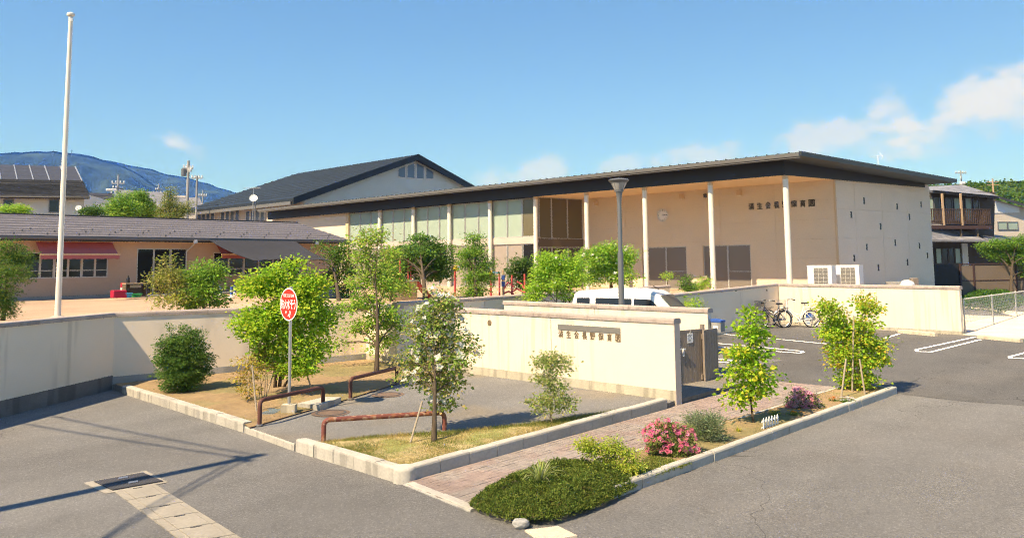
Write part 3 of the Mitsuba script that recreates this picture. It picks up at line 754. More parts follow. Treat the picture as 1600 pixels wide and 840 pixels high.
# side wall with the small slit windows
LS = (onx(sc, E_, 1458.5) - sc) @ E_
sw = part(main, 'side_wall', WS_.box(0.0, LS, TZ - 0.6, SOF + 0.2, -0.25, -0.003), M('siding_gray'))
slits = [(1349.3, 308, 319), (1401, 317.5, 327.5), (1438.3, 314.5, 324), (1329.3, 330, 340.5), (1420.3, 334, 343.5), (1375.2, 348.3, 358.7), (1353.6, 380.3, 390.6), (1398, 373.7, 384), (1436, 379, 388.5), (1448.6, 394, 403.5), (1334, 397.5, 408), (1417.3, 404, 414.5), (1371.8, 412.5, 423)]
fs = rect(0.0, TZ - 0.5, LS, SOF + 0.05)
srect = []
for x, y0, y1 in slits:
    u = WS_.ux(x, (y0 + y1) / 2); z1, z0 = WS_.zy(x, y0), WS_.zy(x, y1)
    srect.append((u - 0.075, u + 0.075, z0, z1)); fs = fs.difference(rect(u - 0.075, z0, u + 0.075, z1))
panels(sw, WS_, fs, 2.35, 1.32, LS - 2.35 * 4, SOF - 0.05 - 1.32 * 5, M('siding_gray'), gap=0.012, thick=0.03)
for u0, u1, z0, z1 in srect:
    k = part(main, 'slit_window', cat(WS_.box(u0, u1, z1 - 0.018, z1, 0.0, 0.022), WS_.box(u0, u1, z0, z0 + 0.018, 0.0, 0.034), WS_.box(u0, u0 + 0.016, z0 + 0.018, z1 - 0.018, 0.0, 0.022), WS_.box(u1 - 0.016, u1, z0 + 0.018, z1 - 0.018, 0.0, 0.022)), M('gray_metal'))
    part(k, 'pane', WS_.box(u0 + 0.016, u1 - 0.016, z0 + 0.018, z1 - 0.018, 0.001, 0.004), M('dark_glass'))
part(main, 'corner_trim', WS_.box(-0.06, 0.03, TZ - 0.4, SOF, -0.05, 0.036), M('soffit'))
# fascia band
RC0 = aty(1250.6, 236, 34.4)                           # roof corner, upper edge
ztop = RC0[2]; rb0 = RC0[0] * B[0] + RC0[1] * B[1]; SL_ = 0.038
def zroof(p): return ztop - SL_ * (p[0] * B[0] + p[1] * B[1] - rb0)
def under(p): return zroof(p) - 0.19
ufl = WF.ux(417, d=0.1)
f0, f1 = WF.at(ufl, 0, 0.12), WF.at(0.13, 0, 0.12)
part(main, 'fascia', WF.poly([(ufl, SOF - 0.02), (0.13, SOF - 0.02), (0.13, under(f1) - 0.002), (ufl, under(f0) - 0.002)], 0.06, 0.12), M('fascia'))
WE = Wall(WF.at(0.13, 0, 0.12), E_)
LE = (onx(WE.o, E_, 1453) - WE.o) @ E_
part(main, 'fascia', WE.poly([(0.0, SOF - 0.02), (LE, SOF - 0.02), (LE, under(WE.at(LE, 0)) - 0.002), (0.0, under(f1) - 0.002)], -0.06, 0.0), M('fascia'))
# roof slab
rl = WF.at(WF.ux(402, d=(RC0 - Pc) @ WF.n), 0, (RC0 - Pc) @ WF.n) * [1, 1, 0]
re = onx(RC0 * [1, 1, 0], E_, 1503)
rp_ = Polygon([p[:2] for p in [rl, RC0, re, re + A * 16 + B * 1.0, rl + B * 13]])
rm = prism(rp_, 0, 1); t_ = rm.vertices[:, 2] > 0.5
zz = ztop - SL_ * (rm.vertices[:, 0] * B[0] + rm.vertices[:, 1] * B[1] - rb0)
rm.vertices[:, 2] = zz - np.where(t_, 0.03, 0.185)
roof = part(main, 'roof', rm, M('roof_metal'))
Lf = np.linalg.norm((RC0 - rl)[:2]); fd = (RC0 * [1, 1, 0] - rl) / Lf
for i in range(int(Lf / 0.5) + 1):
    p = RC0 * [1, 1, 0] - fd * (0.06 + i * 0.5); q = p + B * (10 if i > 14 else 3 + i * 0.5)
    p = p + B * 0.02
    part(roof, 'seam', sweep([(-0.02, -0.03), (-0.014, 0.014), (0.014, 0.014), (0.02, -0.03)], [*p[:2], zroof(p)], [*q[:2], zroof(q)], -A), M('roof_metal'))
gt = Wall(rl, fd)
part(main, 'gutter', sweep([(0.0, -0.06), (0.0, -0.21), (0.05, -0.235), (0.11, -0.21), (0.125, -0.075), (0.10, -0.075), (0.10, -0.06)], [*rl[:2], ztop], [*(RC0 - fd * 0.02)[:2], ztop], gt.n), M('gutter'))
part(main, 'gutter', sweep([(0.0, -0.245), (0.0, -0.275), (0.07, -0.275), (0.07, -0.245)], [*rl[:2], ztop], [*(RC0 - fd * 0.02)[:2], ztop], gt.n), M('gutter'))
ed = Wall(RC0, E_)
LR = np.linalg.norm((re - RC0 * [1, 1, 0])[:2])
part(main, 'roof_edge', sweep([(0.0, -0.2), (0.025, -0.2), (0.025, -0.10), (0.04, -0.095), (0.04, 0.0), (0.0, 0.0)], [*RC0[:2], zroof(RC0)], [*re[:2], zroof(re)], ed.n), M('roof_metal'))
# things on the porch wall
for x, y in ((933, 317.5), (1066.5, 307), (1156.5, 301)):
    u, z = WR_.pix(x, y)
    k = thing('wall_lamp', {933: 'unlit square porch lamp left of the clock', 1066.5: 'unlit square porch lamp right of the clock', 1156.5: 'unlit square porch lamp above the wall lettering'}[x], 'lamp', 'lamps on the porch wall')
    part(k, 'housing', WR_.place(rbox(0.13, 0.13, 0.07, 0.02), u, z, 0.09), M('soffit'))
    part(k, 'lens', WR_.box(u - 0.09, u + 0.09, z - 0.15, z - 0.131, 0.03, 0.14), M('white'))
u, z = WR_.pix(1103, 305.5)
one('camera_box', WR_.place(cat(trimesh.creation.box([0.12, 0.2, 0.14]), trimesh.creation.box([0.05, 0.05, 0.2])), u, z, 0.09), M('iron'), 'small dark box high on the porch wall beside a column', 'box')
u, z = WR_.pix(1036.3, 336)
ck = thing('wall_clock', 'round white clock with black hands on the porch wall', 'clock')
R = 0.37
part(ck, 'rim', WR_.place(lathe([(R - 0.03, 0.0), (R, 0.0), (R, 0.05), (R - 0.02, 0.06), (R - 0.04, 0.05)], n=40), u, z, 0.021), M('alu_white'), smooth=40)
part(ck, 'face', WR_.place(lathe([(0, 0.035), (R - 0.035, 0.035), (R - 0.035, 0.0)], n=40), u, z, 0.021), M('white'))
for i in range(12):
    a = i * math.pi / 6
    m = trimesh.creation.box([0.03 if i % 3 else 0.045, 0.085, 0.006]); m.apply_translation([0, R * 0.74, 0.04]); m.apply_transform(trimesh.transformations.rotation_matrix(a, [0, 0, 1]))
    part(ck, 'hour_mark', WR_.place(m, u, z, 0.021), M('black'))
for nm, L, w, a in (('minute_hand', 0.27, 0.022, 85), ('hour_hand', 0.17, 0.03, 98)):
    m = trimesh.creation.box([w, L, 0.006]); m.apply_translation([0, L / 2 - 0.04, 0.046 + (0.007 if nm == 'hour_hand' else 0)]); m.apply_transform(trimesh.transformations.rotation_matrix(-math.radians(a), [0, 0, 1]))
    part(ck, nm, WR_.place(m, u, z, 0.021), M('black'))
ua, za = WR_.pix(1170.5, 327.5); ub, zb_ = WR_.pix(1274, 322)
lt = thing('wall_lettering', 'eight dark characters spelling the kindergarten name high on the porch wall', 'lettering')
_, zt_ = WR_.pix(1274, 311.2); hh = zt_ - zb_
for i, c in enumerate(NAME):
    part(lt, 'character', WR_.place(glyph(c, hh, 0.03, 1.25, 0.95), ua + i * (ub - ua - hh * 0.95) / 7, (za + zb_) / 2, 0.022), M('letter'))
# antenna on the roof
ab = aty(1372, 252, 41); ab[2] = zroof(ab)
an = thing('roof_antenna', 'thin white antenna standing on the dark flat roof', 'antenna')
part(an, 'mast', tube([ab, ab + [0, 0, 0.95]], 0.018, 6), M('white'))
for o, L in ((0.9, 0.42), (0.8, 0.2)): part(an, 'boom', tube([ab + [-L, 0, o], ab + [L * 0.6, 0, o + 0.02]], 0.012, 5), M('white'))
part(an, 'reflector', cat(tube([ab + [0.25, 0, 0.92], ab + [0.12, 0.1, 1.12]], 0.012, 5), tube([ab + [0.25, 0, 0.92], ab + [0.12, -0.1, 0.72]], 0.012, 5)), M('white'))

# air conditioners behind the bright wall
for i, (x, t) in enumerate(((1281, 'left one of two white outdoor air conditioners behind the bright wall'), (1323.5, 'right one of two white outdoor air conditioners behind the bright wall'))):
    c = aty(x, 440, 34.6); q = Wall(c * [1, 1, 0] , -A)
    k = thing('air_conditioner', t, 'air conditioner', 'air conditioners behind the wall')
    zt = 3 + 34.6 / F * (403.6 - 414.2)
    wd = 0.52
    part(k, 'casing', q.box(-wd, wd, TZ + 0.06, zt, -0.42, 0.0), M('white'))
    part(k, 'lid', q.box(-wd - 0.01, wd + 0.01, zt, zt + 0.025, -0.43, 0.012), M('white'))
    part(k, 'foot', cat(q.box(-wd + 0.1, -wd + 0.2, TZ, TZ + 0.06, -0.44, 0.02), q.box(wd - 0.2, wd - 0.1, TZ, TZ + 0.06, -0.44, 0.02)), M('gray_metal'))
    g = [q.box(-0.24, 0.36, TZ + 0.2, zt - 0.08, 0.001, 0.004)]
    part(k, 'recess', g[0], M('plate'))
    bars = [q.box(-0.24 + j * 0.2 - 0.006, -0.24 + j * 0.2 + 0.006, TZ + 0.2, zt - 0.08, 0.006, 0.016) for j in range(4)] + [q.box(-0.24, 0.36, TZ + 0.2 + j * 0.17 - 0.006, TZ + 0.2 + j * 0.17 + 0.006, 0.0165, 0.024) for j in range(6)]
    part(k, 'grille', cat(bars), M('offwhite'))
# clutter at the foot of the side wall
c = aty(1418, 441, 36.5); c[2] = 1.78
m = trimesh.creation.icosphere(subdivisions=3, radius=1.0); m.vertices *= [0.33, 0.25, 0.27]; m.vertices += 0.16 * (meshkit.fbm(m.vertices * 5, 3) - 0.5)[:, None] * m.vertices / 0.3
m.apply_translation(c); one('plastic_bag', m, M('white'), 'crumpled white bag behind the bright wall', 'bag')
c = aty(1398, 441, 37); c[2] = 1.85; one('gray_basin', turned(lathe([(0.0, -0.15), (0.3, -0.15), (0.36, 0.08), (0.37, 0.12), (0.33, 0.12), (0.3, 0.0), (0, 0.0)], n=18), 0, c), M('graycon'), 'grey basin left of the white bag behind the bright wall', 'basin')
c = aty(1428, 438, 37); c[2] = 1.85; m = rbox(0.16, 0.12, 0.28, 0.03); one('green_bin', turned(m, 0.3, c), M('green_plastic') if False else M('iron_green') if False else M('gate'), 'dark bin right of the white bag behind the bright wall', 'bin')
# ------------------------------------------------------------------ the low wing on the left
wing = thing('classroom_wing', 'low tan classroom wing with a long brown-grey metal roof behind the sand', 'building')
wb = zat(20, 469.5, TZ) * [1, 1, 0]
WG = Wall(wb, B)
ED = 0.85
ez = WG.zy(20, 367.7, ED)                               # eave height
u_l, u_r = WG.ux(0) - 14, WG.ux(548, d=ED)
WD = 9.0
wk = part(wing, 'wall', WG.box(u_l, u_r - 0.5, TZ - 0.3, ez + 0.1, -WD, -0.3), M('dark_in'))
def wpx(x0, x1, y0, y1):
    u0, u1 = WG.ux(x0, (y0 + y1) / 2), WG.ux(x1, (y0 + y1) / 2)
    return u0, u1, WG.zy((x0 + x1) / 2, y1), WG.zy((x0 + x1) / 2, y0)
w1 = wpx(40, 169, 394, 434); dr_ = wpx(213, 291, 388, 467); w2 = wpx(333, 470, 394, 429)
wf = rect(u_l, TZ - 0.1, u_r - 0.5, ez + 0.1)
for q in (w1, dr_, w2): wf = wf.difference(rect(q[0], q[2], q[1], q[3]))
panels(wk, WG, wf, 3.03, 3.4, WG.ux(187), TZ + 0.14, M('siding_wing'), d=-0.02)
part(wing, 'plinth', cat(WG.box(u_l, dr_[0] - 0.05, TZ - 0.2, TZ + 0.13, 0.003, 0.05), WG.box(dr_[1] + 0.05, u_r - 0.5, TZ - 0.2, TZ + 0.13, 0.003, 0.05)), M('graycon'))
part(wing, 'terrace_slab', WG.box(WG.ux(180), u_r - 1, TZ - 0.2, TZ + 0.09, 0.055, 1.5), M('graycon'))
def wsashes(q, n, names, glass='dark_glass', frame='alu_white', cross=None):
    w = (q[1] - q[0]) / n
    for i in range(n): sash(wing, WG, q[0] + i * w, q[0] + (i + 1) * w, q[2], q[3], names, glass, d=(-0.03 if i % 2 else -0.0), fw=0.05, frame=frame, cross=cross)
wsashes(w1, 6, 'window', cross=w1[2] + 0.35)
wsashes(w2, 6, 'window', cross=w2[2] + 0.35)
wsashes(dr_, 3, 'sliding_door', 'dark_glass', 'alu')
# roof
ri = 5.3; rz = 5.66
def rpt(u, t, dz=0.0):                                   # t from 0 (eave) to 1 (ridge)
    return WG.at(u, ez + (rz - ez) * t + dz, ED - t * (ED + ri))
courses = [0, 0.1, 0.2, 0.3, 0.42, 0.54, 0.66, 0.78, 0.9, 1.0]
rk = part(wing, 'roof', cat(hexa([rpt(u_l, 0, -0.16), rpt(u_r, 0, -0.16), rpt(u_r, 1, -0.16), rpt(u_l, 1, -0.16), rpt(u_l, 0, -0.03), rpt(u_r, 0, -0.03), rpt(u_r, 1, -0.03), rpt(u_l, 1, -0.03)]),
    hexa([rpt(u_l, 1, -0.16), rpt(u_r, 1, -0.16), WG.at(u_r, ez - 0.3, -WD - 2), WG.at(u_l, ez - 0.3, -WD - 2), rpt(u_l, 1, 0.0), rpt(u_r, 1, 0.0), WG.at(u_r, ez - 0.1, -WD - 2), WG.at(u_l, ez - 0.1, -WD - 2)])), M('wing_roof'))
for a, b in zip(courses[:-1], courses[1:]):
    uu = np.arange(u_l, u_r, 4.2)
    for u in uu:
        v = min(u + 4.19, u_r)
        if WG.at(v, 0)[1] < 20 or v < WG.ux(0) - 1: continue
        part(rk, 'sheet', hexa([rpt(u, a, -0.028), rpt(v, a, -0.028), rpt(v, b, -0.028), rpt(u, b, -0.028), rpt(u, a, 0.022), rpt(v, a, 0.022), rpt(v, b, -0.004), rpt(u, b, -0.004)]), M('wing_roof'))
sg = []
for r, a in enumerate((0.06, 0.17, 0.27)):
    for u in np.arange(WG.ux(0) - 1 + r * 0.5, u_r - 0.3, 1.35):
        sg.append(obox(rpt(u, a, 0.05), WG.u, WG.n, Z, 0.04, 0.02, 0.035))
part(rk, 'snow_guard', cat(sg), M('gutter'), kind='stuff')
part(rk, 'ridge_cap', sweep([(-0.14, -0.03), (-0.1, 0.05), (0.1, 0.05), (0.14, -0.03)], rpt(u_l, 1), rpt(u_r + 0.05, 1), WG.n), M('fascia'))
part(wing, 'gutter', sweep([(0.0, -0.12), (0.0, -0.0), (0.02, 0.0), (0.02, -0.08), (0.1, -0.08), (0.1, 0.0), (0.12, 0.0), (0.12, -0.09), (0.09, -0.12)], WG.at(u_l, ez - 0.02, ED), WG.at(u_r, ez - 0.02, ED), WG.n), M('gutter'))
part(wing, 'eave_board', WG.box(u_l, u_r - 0.02, ez - 0.22, ez - 0.165, -0.02, ED - 0.01), M('soffit'))
part(wing, 'eave_board', WG.box(u_l, u_r - 0.02, ez - 0.225, ez - 0.13, ED - 0.008, ED + 0.0), M('fascia'))
gp = Polygon([(0, ez - 0.2), (-ED - ri - 0.0, rz - 0.17), (-WD - 1.2, ez - 0.25)])
WGE = Wall(WG.at(u_r - 0.5, 0, -WD), WG.n)
part(wing, 'gable_wall', WGE.poly([(0.1, TZ), (WD, TZ), (WD, ez + 0.1), (WD - ri, rz - 0.2), (0.1, ez - 0.1)], -0.2, 0.0), M('siding_wing'))
for x, dx in ((304.5, 291), (494, 480)):
    u = WG.ux(x, 372, ED); v = WG.ux(dx, 380)
    part(wing, 'downpipe', tube(bend([WG.at(u, ez - 0.13, ED + 0.05), WG.at(u, ez - 0.26, ED + 0.05), WG.at(v, ez - 0.65, 0.07), WG.at(v, TZ, 0.07)], 0.08), 0.035, 8), M('alu_white'))
    part(wing, 'rain_head', obox(WG.at(u, ez - 0.17, ED + 0.05), WG.u, WG.n, Z, 0.09, 0.07, 0.09), M('white'))
def awning(x0, x1, label):
    k = thing('awning', label, 'awning', 'red awnings over the classroom windows')
    u0, u1 = WG.ux(x0, 395, 1.0), WG.ux(x1, 395, 1.0)
    zb, zf = WG.zy(x1 - 8, 380.5), WG.zy((x0 + x1) / 2, 397, 1.05)
    part(k, 'housing', WG.box(u0 + 0.05, u1 - 0.05, zb, zb + 0.12, 0.01, 0.16), M('awning_trim'))
    n = 6
    top = [WG.at(u, zb + 0.06 + (zf - zb - 0.06) * t - 0.03 * math.sin(math.pi * t), 0.16 + 0.88 * t) for t in np.linspace(0, 1, n) for u in (u0 + 0.06, u1 - 0.06)]
    f = [[2 * i, 2 * i + 1, 2 * i + 3, 2 * i + 2] for i in range(n - 1)]
    v = np.array(top); v2 = np.vstack([v, v - Z * 0.012]); o = len(v)
    f2 = f + [[a + o for a in q][::-1] for q in f]
    part(k, 'canopy', (v2, np.array(f2)), M('awning'))
    part(k, 'front_bar', WG.box(u0, u1, zf - 0.04, zf + 0.03, 1.04, 1.10), M('awning_trim'))
    # scalloped valance
    m = 60; us_ = np.linspace(u0 + 0.02, u1 - 0.02, m)
    zz_ = zf - 0.2 - 0.02 * np.abs(np.sin(np.arange(m) * math.pi / 6))
    part(k, 'valance', WG.poly([(u0 + 0.02, zf - 0.04), (u1 - 0.02, zf - 0.04)] + [(a, b) for a, b in zip(us_[::-1], zz_[::-1])], 1.06, 1.072), M('awning'))
    for u in (u0 + 0.4, (u0 + u1) / 2, u1 - 0.4):
        part(k, 'arm', tube([WG.at(u, zb, 0.1), WG.at(u + 0.35, (zb + zf) / 2 - 0.06, 0.55), WG.at(u, zf - 0.02, 1.05)], 0.018, 6), M('alu_white'))
awning(62, 187, 'red awning over the window left of the flagpole side door')
labels['awning']['label'] = 'long red awning over the window beside the flagpole'
awning(345, 420, 'short red awning half hidden under the grey shade sail')
# shade sail
k = thing('shade_sail', 'dark grey shade sail sloping out from the classroom eave', 'shade sail')
us0, us1 = WG.ux(327, 374, ED + 0.13), WG.ux(462, 376, ED + 0.13)
zo = 3.16
q0, q1 = zat(398, 407, zo), zat(515, 406, zo)
n = 14
def sail(s, t):
    a = WG.at(us0 + (us1 - us0) * s, ez - 0.1, ED + 0.14); b = q0 + (q1 - q0) * s
    p = a + (b - a) * t
    return p - Z * (0.16 * math.sin(math.pi * t) * (0.6 + 0.4 * math.sin(math.pi * s)) + 0.02 * math.sin(s * 34) * t) - (b - a) * 0.05 * math.sin(math.pi * s) * (t > 0.99)
v = np.array([sail(i / n, j / n) for j in range(n + 1) for i in range(n + 1)])
f = [[j * (n + 1) + i, j * (n + 1) + i + 1, (j + 1) * (n + 1) + i + 1, (j + 1) * (n + 1) + i] for j in range(n) for i in range(n)]
o = len(v); part(k, 'cloth', (np.vstack([v, v - Z * 0.008]), np.array(f + [[a + o for a in q][::-1] for q in f])), M('sail'), smooth=True)
part(k, 'hem', tube([sail(i / n, 1.0) for i in range(n + 1)], 0.014, 6), M('sail'))
for nm, p in (('pole', zat(434, 404, zo + 0.15)),):
    part(k, 'pole', tube([[p[0], p[1], TZ], [p[0], p[1], zo + 0.1]], 0.03, 8), M('white'))
# things standing by the wing
def tub(x, y, r, h, m, label, name='wash_tub'):
    c = zat(x, y, TZ + 0.09)
    k = thing(name, label, 'tub', None)
    part(k, 'bowl', lathe([(0.0, 0.01), (r * 0.8, 0.0), (r, h), (r + 0.02, h), (r + 0.02, h - 0.025), (r * 0.84, -0.0)] if False else [(0, 0), (r * 0.8, 0), (r, h - 0.02), (r + 0.025, h - 0.02), (r + 0.025, h), (r - 0.01, h), (r * 0.77, 0.02), (0, 0.02)], c, 20), M(m), smooth=40)
tub(197, 464.5, 0.26, 0.2, 'skyblue', 'blue round wash tub on the slab by the wing')
tub(213, 463.5, 0.24, 0.15, 'green_plastic', 'green round wash tub under the low shelf by the door')
c = zat(185, 465, TZ + 0.09)
m = rbox(0.3, 0.2, 0.17, 0.05); one('red_crate', turned(m, 0.8, c + [0, 0, 0.17]), M('tub_red'), 'dark red plastic crate on the slab left of the blue tub', 'crate')
c = zat(213, 463, TZ + 0.09)
k = thing('low_shelf', 'dark wooden low shelf beside the classroom door', 'shelf')
WL = Wall(c * [1, 1, 0], B)
part(k, 'top', WL.box(-0.5, 0.5, TZ + 0.66, TZ + 0.71, -0.45, 0.0), M('lightwood'))
for a in (-0.48, 0.43): part(k, 'side', WL.box(a, a + 0.05, TZ + 0.09, TZ + 0.658, -0.44, -0.01), M('wood'))
part(k, 'drawer_front', WL.box(-0.3, 0.2, TZ + 0.5, TZ + 0.62, -0.02, 0.005), M('lightwood'))
part(k, 'back', WL.box(-0.43, 0.43, TZ + 0.1, TZ + 0.65, -0.44, -0.42), M('wood'))
c = zat(208.5, 443.5, TZ + 0.8) ; c = WL.at(-0.3, TZ + 0.712, -0.25)
one('dark_bottle', lathe([(0, 0), (0.07, 0), (0.075, 0.2), (0.03, 0.28), (0.03, 0.34), (0, 0.34)], c, 14), M('black'), 'dark bottle standing on the low shelf by the door', 'bottle', smooth=40)
c = zat(195.5, 462, TZ + 0.09) + WG.n * -0.25
k = thing('toy_bin', 'small dark red and white upright bin behind the blue tub', 'bin')
part(k, 'body', lathe([(0, 0), (0.13, 0), (0.13, 0.4), (0, 0.4)], c, 14), M('offwhite'))
part(k, 'lid', lathe([(0, 0.41), (0.14, 0.41), (0.12, 0.62), (0, 0.62)], c, 14), M('tub_red'))
def cone_post(x, y, label):
    c = zat(x, y, TZ)
    k = thing('marker_post', label, 'post', 'blue and white marker posts on the sand')
    part(k, 'base', lathe([(0, 0), (0.16, 0), (0.16, 0.05), (0.08, 0.07), (0, 0.07)], c, 14), M('white'))
    part(k, 'shaft', lathe([(0.06, 0.07), (0.06, 0.42), (0, 0.42)], c, 12), M('white'))
    for a, b, mm in ((0.16, 0.26, 'blue'), (0.36, 0.5, 'blue')): part(k, 'band', lathe([(0.063, a), (0.066, a), (0.066, b), (0, b)], c, 12), M(mm))
cone_post(344.5, 463, 'left one of the blue and white marker posts on the sand')
cone_post(361.5, 465, 'middle one of the blue and white marker posts on the sand')
cone_post(366.5, 461, 'rightmost of the blue and white marker posts on the sand')

# ------------------------------------------------------------------ playground equipment seen over the wall
def bars(label, px, z0, name, cat_, m, r=0.035):
    k = thing(name, label, cat_)
    for nm, pts, mm in px: part(k, nm, tube(bend(pts, 0.15) if len(pts) > 2 else pts, r, 8), M(mm))
    return k
def P_(x, y, yb, z=None):
    """the point above the playground spot (x, yb) that shows at row y"""
    g = zat(x, yb, TZ); return g + Z * ((yb - y) / F * g[1])
pl = []
for x0, x1, yt, yb in ((781, 795, 432, 461), (796, 820, 430, 459)):
    pass
k = thing('climbing_frame', 'red climbing frame with blue bands left of the dark round bush', 'climbing frame')
yb = 466
for x, yt in ((780.5, 428), (786.5, 422), (800, 430), (820, 428)):
    part(k, 'post', tube([P_(x, yb, yb), P_(x, yt, yb)], 0.05 if x == 786.5 else 0.035, 8), M('lightwood' if x == 786.5 else 'play_red'))
for a, b in ((430, 437), (440, 447)): part(k, 'band', tube([P_(786.5, b, yb), P_(786.5, a, yb)], 0.075, 10), M('blue'))
for pts in ([(787, 452), (794, 441), (803, 448)], [(800, 456), (808, 451), (820, 457)], [(808, 440), (815, 444), (820, 452)], [(787, 458), (795, 455), (803, 459)]):
    part(k, 'rail', tube([P_(x, y, yb) for x, y in pts], 0.035, 8), M('play_red'))
k = thing('swing_post', 'red play post with a blue and yellow figure on top behind the white dogwood', 'play post')
yb = 462
part(k, 'post', tube([P_(711, yb, yb), P_(711, 424, yb)], 0.05, 8), M('play_red'))
c = P_(712, 420, yb)
m = trimesh.creation.icosphere(subdivisions=2, radius=0.13); m.apply_translation(c); part(k, 'head', m, M('yellow'), smooth=True)
part(k, 'wing', obox(c + [0.12, 0, 0.05], [0.96, 0.1, 0.24], [0, 1, 0], [-0.24, 0, 0.96], 0.16, 0.05, 0.03), M('skyblue'))
k = thing('swing_post', 'red play post with a blue and yellow figure right of the tall green tree', 'play post')
part(k, 'post', tube([P_(767, yb, yb), P_(767, 430, yb)], 0.05, 8), M('play_red'))
c = P_(767, 427, yb)
m = trimesh.creation.icosphere(subdivisions=2, radius=0.11); m.apply_translation(c); part(k, 'head', m, M('yellow'), smooth=True)
part(k, 'wing', obox(c + [0.2, 0, 0.03], [0.98, 0.1, -0.1], [0, 1, 0], [0.1, 0, 0.98], 0.22, 0.05, 0.03), M('skyblue'))
k = thing('play_house', 'low pale wooden play house front with red posts behind the trees', 'play house')
yb = 470
c0, c1 = P_(607, yb, yb), P_(652, yb - 2, yb - 2); pw = Wall(c0, c1 - c0); Lp = np.linalg.norm((c1 - c0)[:2])
part(k, 'front', pw.box(0, Lp, TZ, TZ + 0.75, -0.06, 0.0), M('awning_trim'))
part(k, 'cap', pw.box(-0.05, Lp + 0.05, TZ + 0.75, TZ + 0.82, -0.2, 0.06), M('offwhite'))
for u in (0.6, 1.0, Lp - 0.25): part(k, 'post', tube([pw.at(u, TZ + 0.8, -0.1), pw.at(u, TZ + 1.7, -0.1)], 0.035, 8), M('play_red'))
part(k, 'slide', hexa([pw.at(a, z, d) for z0 in (0, 1) for a, z, d in ((Lp + 0.02, TZ + 0.75 + 0.06 * z0, -0.5), (Lp + 0.02, TZ + 0.75 + 0.06 * z0, -0.02), (Lp - 0.6 + 1.4, TZ + 0.02 + 0.06 * z0, -0.02), (Lp - 0.6 + 1.4, TZ + 0.02 + 0.06 * z0, -0.5))]), M('play_red'))
k = thing('metal_stand', 'green metal frame standing on the sand right of the maple', 'stand')
c0, c1 = P_(488, 448, 455), P_(505, 446, 453)
for y in (434, 441): part(k, 'rail', tube([P_(489, y, 458), P_(506, y - 1, 457)], 0.04, 8), M('iron_blue'))
for x in (489, 506): part(k, 'leg', tube([P_(x, 458, 458), P_(x, 433.5, 458)], 0.04, 8), M('iron_blue'))

# ------------------------------------------------------------------ gymnasium behind
gym = thing('gymnasium', 'large white gymnasium with a broad dark gabled roof behind the kindergarten', 'building')
ge = aty(471, 304, 75.0)
WGm = Wall(ge * [1, 1, 0], B)                            # gable side (u to the right and away)
gu = WGm.ux(652, 400); apex = WGm.zy(652, 241); eav = ge[2]
sl = (apex - eav) / gu
GW = 2 * gu; LGY = (onx(ge, A, 300) - ge) @ A
part(gym, 'gable_wall', WGm.poly([(0.6, 0), (GW - 0.6, 0), (GW - 0.6, eav + 0.1), (gu, apex - 0.5), (0.6, eav + 0.1)], -0.9, -0.6), M('gym_wall'))
WGe = Wall(WGm.at(0.6, 0, -0.62) + A * LGY, -A)
def rslab(u0, z0, u1, z1, th=0.28):
    pr = np.array([WGm.at(u0, z0), WGm.at(u1, z1)]);
    c = []
    for dz in (-th, 0):
        c += [pr[0] + Z * dz, pr[1] + Z * dz, pr[1] + A * (LGY + 1) + Z * dz, pr[0] + A * (LGY + 1) + Z * dz]
    return hexa(c)
part(gym, 'roof', rslab(-0.9, eav - 0.9 * sl, gu, apex), M('gym_roof'))
part(gym, 'roof', rslab(gu + 0.001, apex, GW + 0.9, eav - 0.9 * sl), M('gym_roof'))
part(gym, 'barge_board', WGm.poly([(-0.9, eav - 0.9 * sl - 0.62), (gu, apex - 0.6), (GW + 0.9, eav - 0.9 * sl - 0.62), (GW + 0.9, eav - 0.9 * sl + 0.03), (gu, apex + 0.03), (-0.9, eav - 0.9 * sl + 0.03)], 0.003, 0.16), M('gym_roof'))
for i in range(1, 16):
    t = i / 16; p = WGm.at(-0.9 + (gu + 0.9) * t, eav - 0.9 * sl + (apex - eav + 0.9 * sl) * t)
    part(gym, 'roof_rib', sweep([(-0.05, -0.02), (-0.04, 0.06), (0.04, 0.06), (0.05, -0.02)], p + Z * 0.0, p + A * (LGY + 1), B), M('gym_roof'))
part(gym, 'side_wall', WGe.box(0, LGY - 0.2, 0, eav - 0.15, -0.3, 0.0), M('house_beige'))
part(gym, 'eave_gutter', WGe.box(-1, LGY + 0.4, eav - 0.9 * sl - 0.6, eav - 0.9 * sl - 0.3, 1.4, 1.58), M('gutter'))
for x0, x1 in ((309, 336.5), (345, 375.5), (384, 415), (425, 455)):
    u0, u1 = WGe.ux(x0, 335), WGe.ux(x1, 335); z1 = WGe.zy(x1, 327.5 if x0 < 340 else 325); z0 = WGe.zy(x1, 350)
    w = (u1 - u0) / 4
    for i in range(4): sash(gym, WGe, u0 + i * w, u0 + (i + 1) * w - 0.06, z0, z1, 'window', 'blue_glass', d=0.06, fw=0.14, frame='alu_white', depth=0.05)
gq = [(620, 277.5, 262.5), (634.5, 279, 257.5), (649, 280, 252.7), (663.5, 280.5, 259.5), (678.5, 280.8, 267.5)]
for (xa, ya, ta), (xb, yb_, tb) in zip(gq[:-1], gq[1:]):
    pa = [WGm.pix(xa + 0.7, ya, -0.6), WGm.pix(xb - 0.7, yb_, -0.6), WGm.pix(xb - 0.7, tb, -0.6), WGm.pix(xa + 0.7, ta, -0.6)]
    kk = part(gym, 'gable_window', WGm.poly(Polygon(pa), -0.597, -0.55), M('alu_white'))
    part(kk, 'pane', WGm.poly(Polygon(pa).buffer(-0.12, join_style=2), -0.548, -0.53), M('blue_glass'))
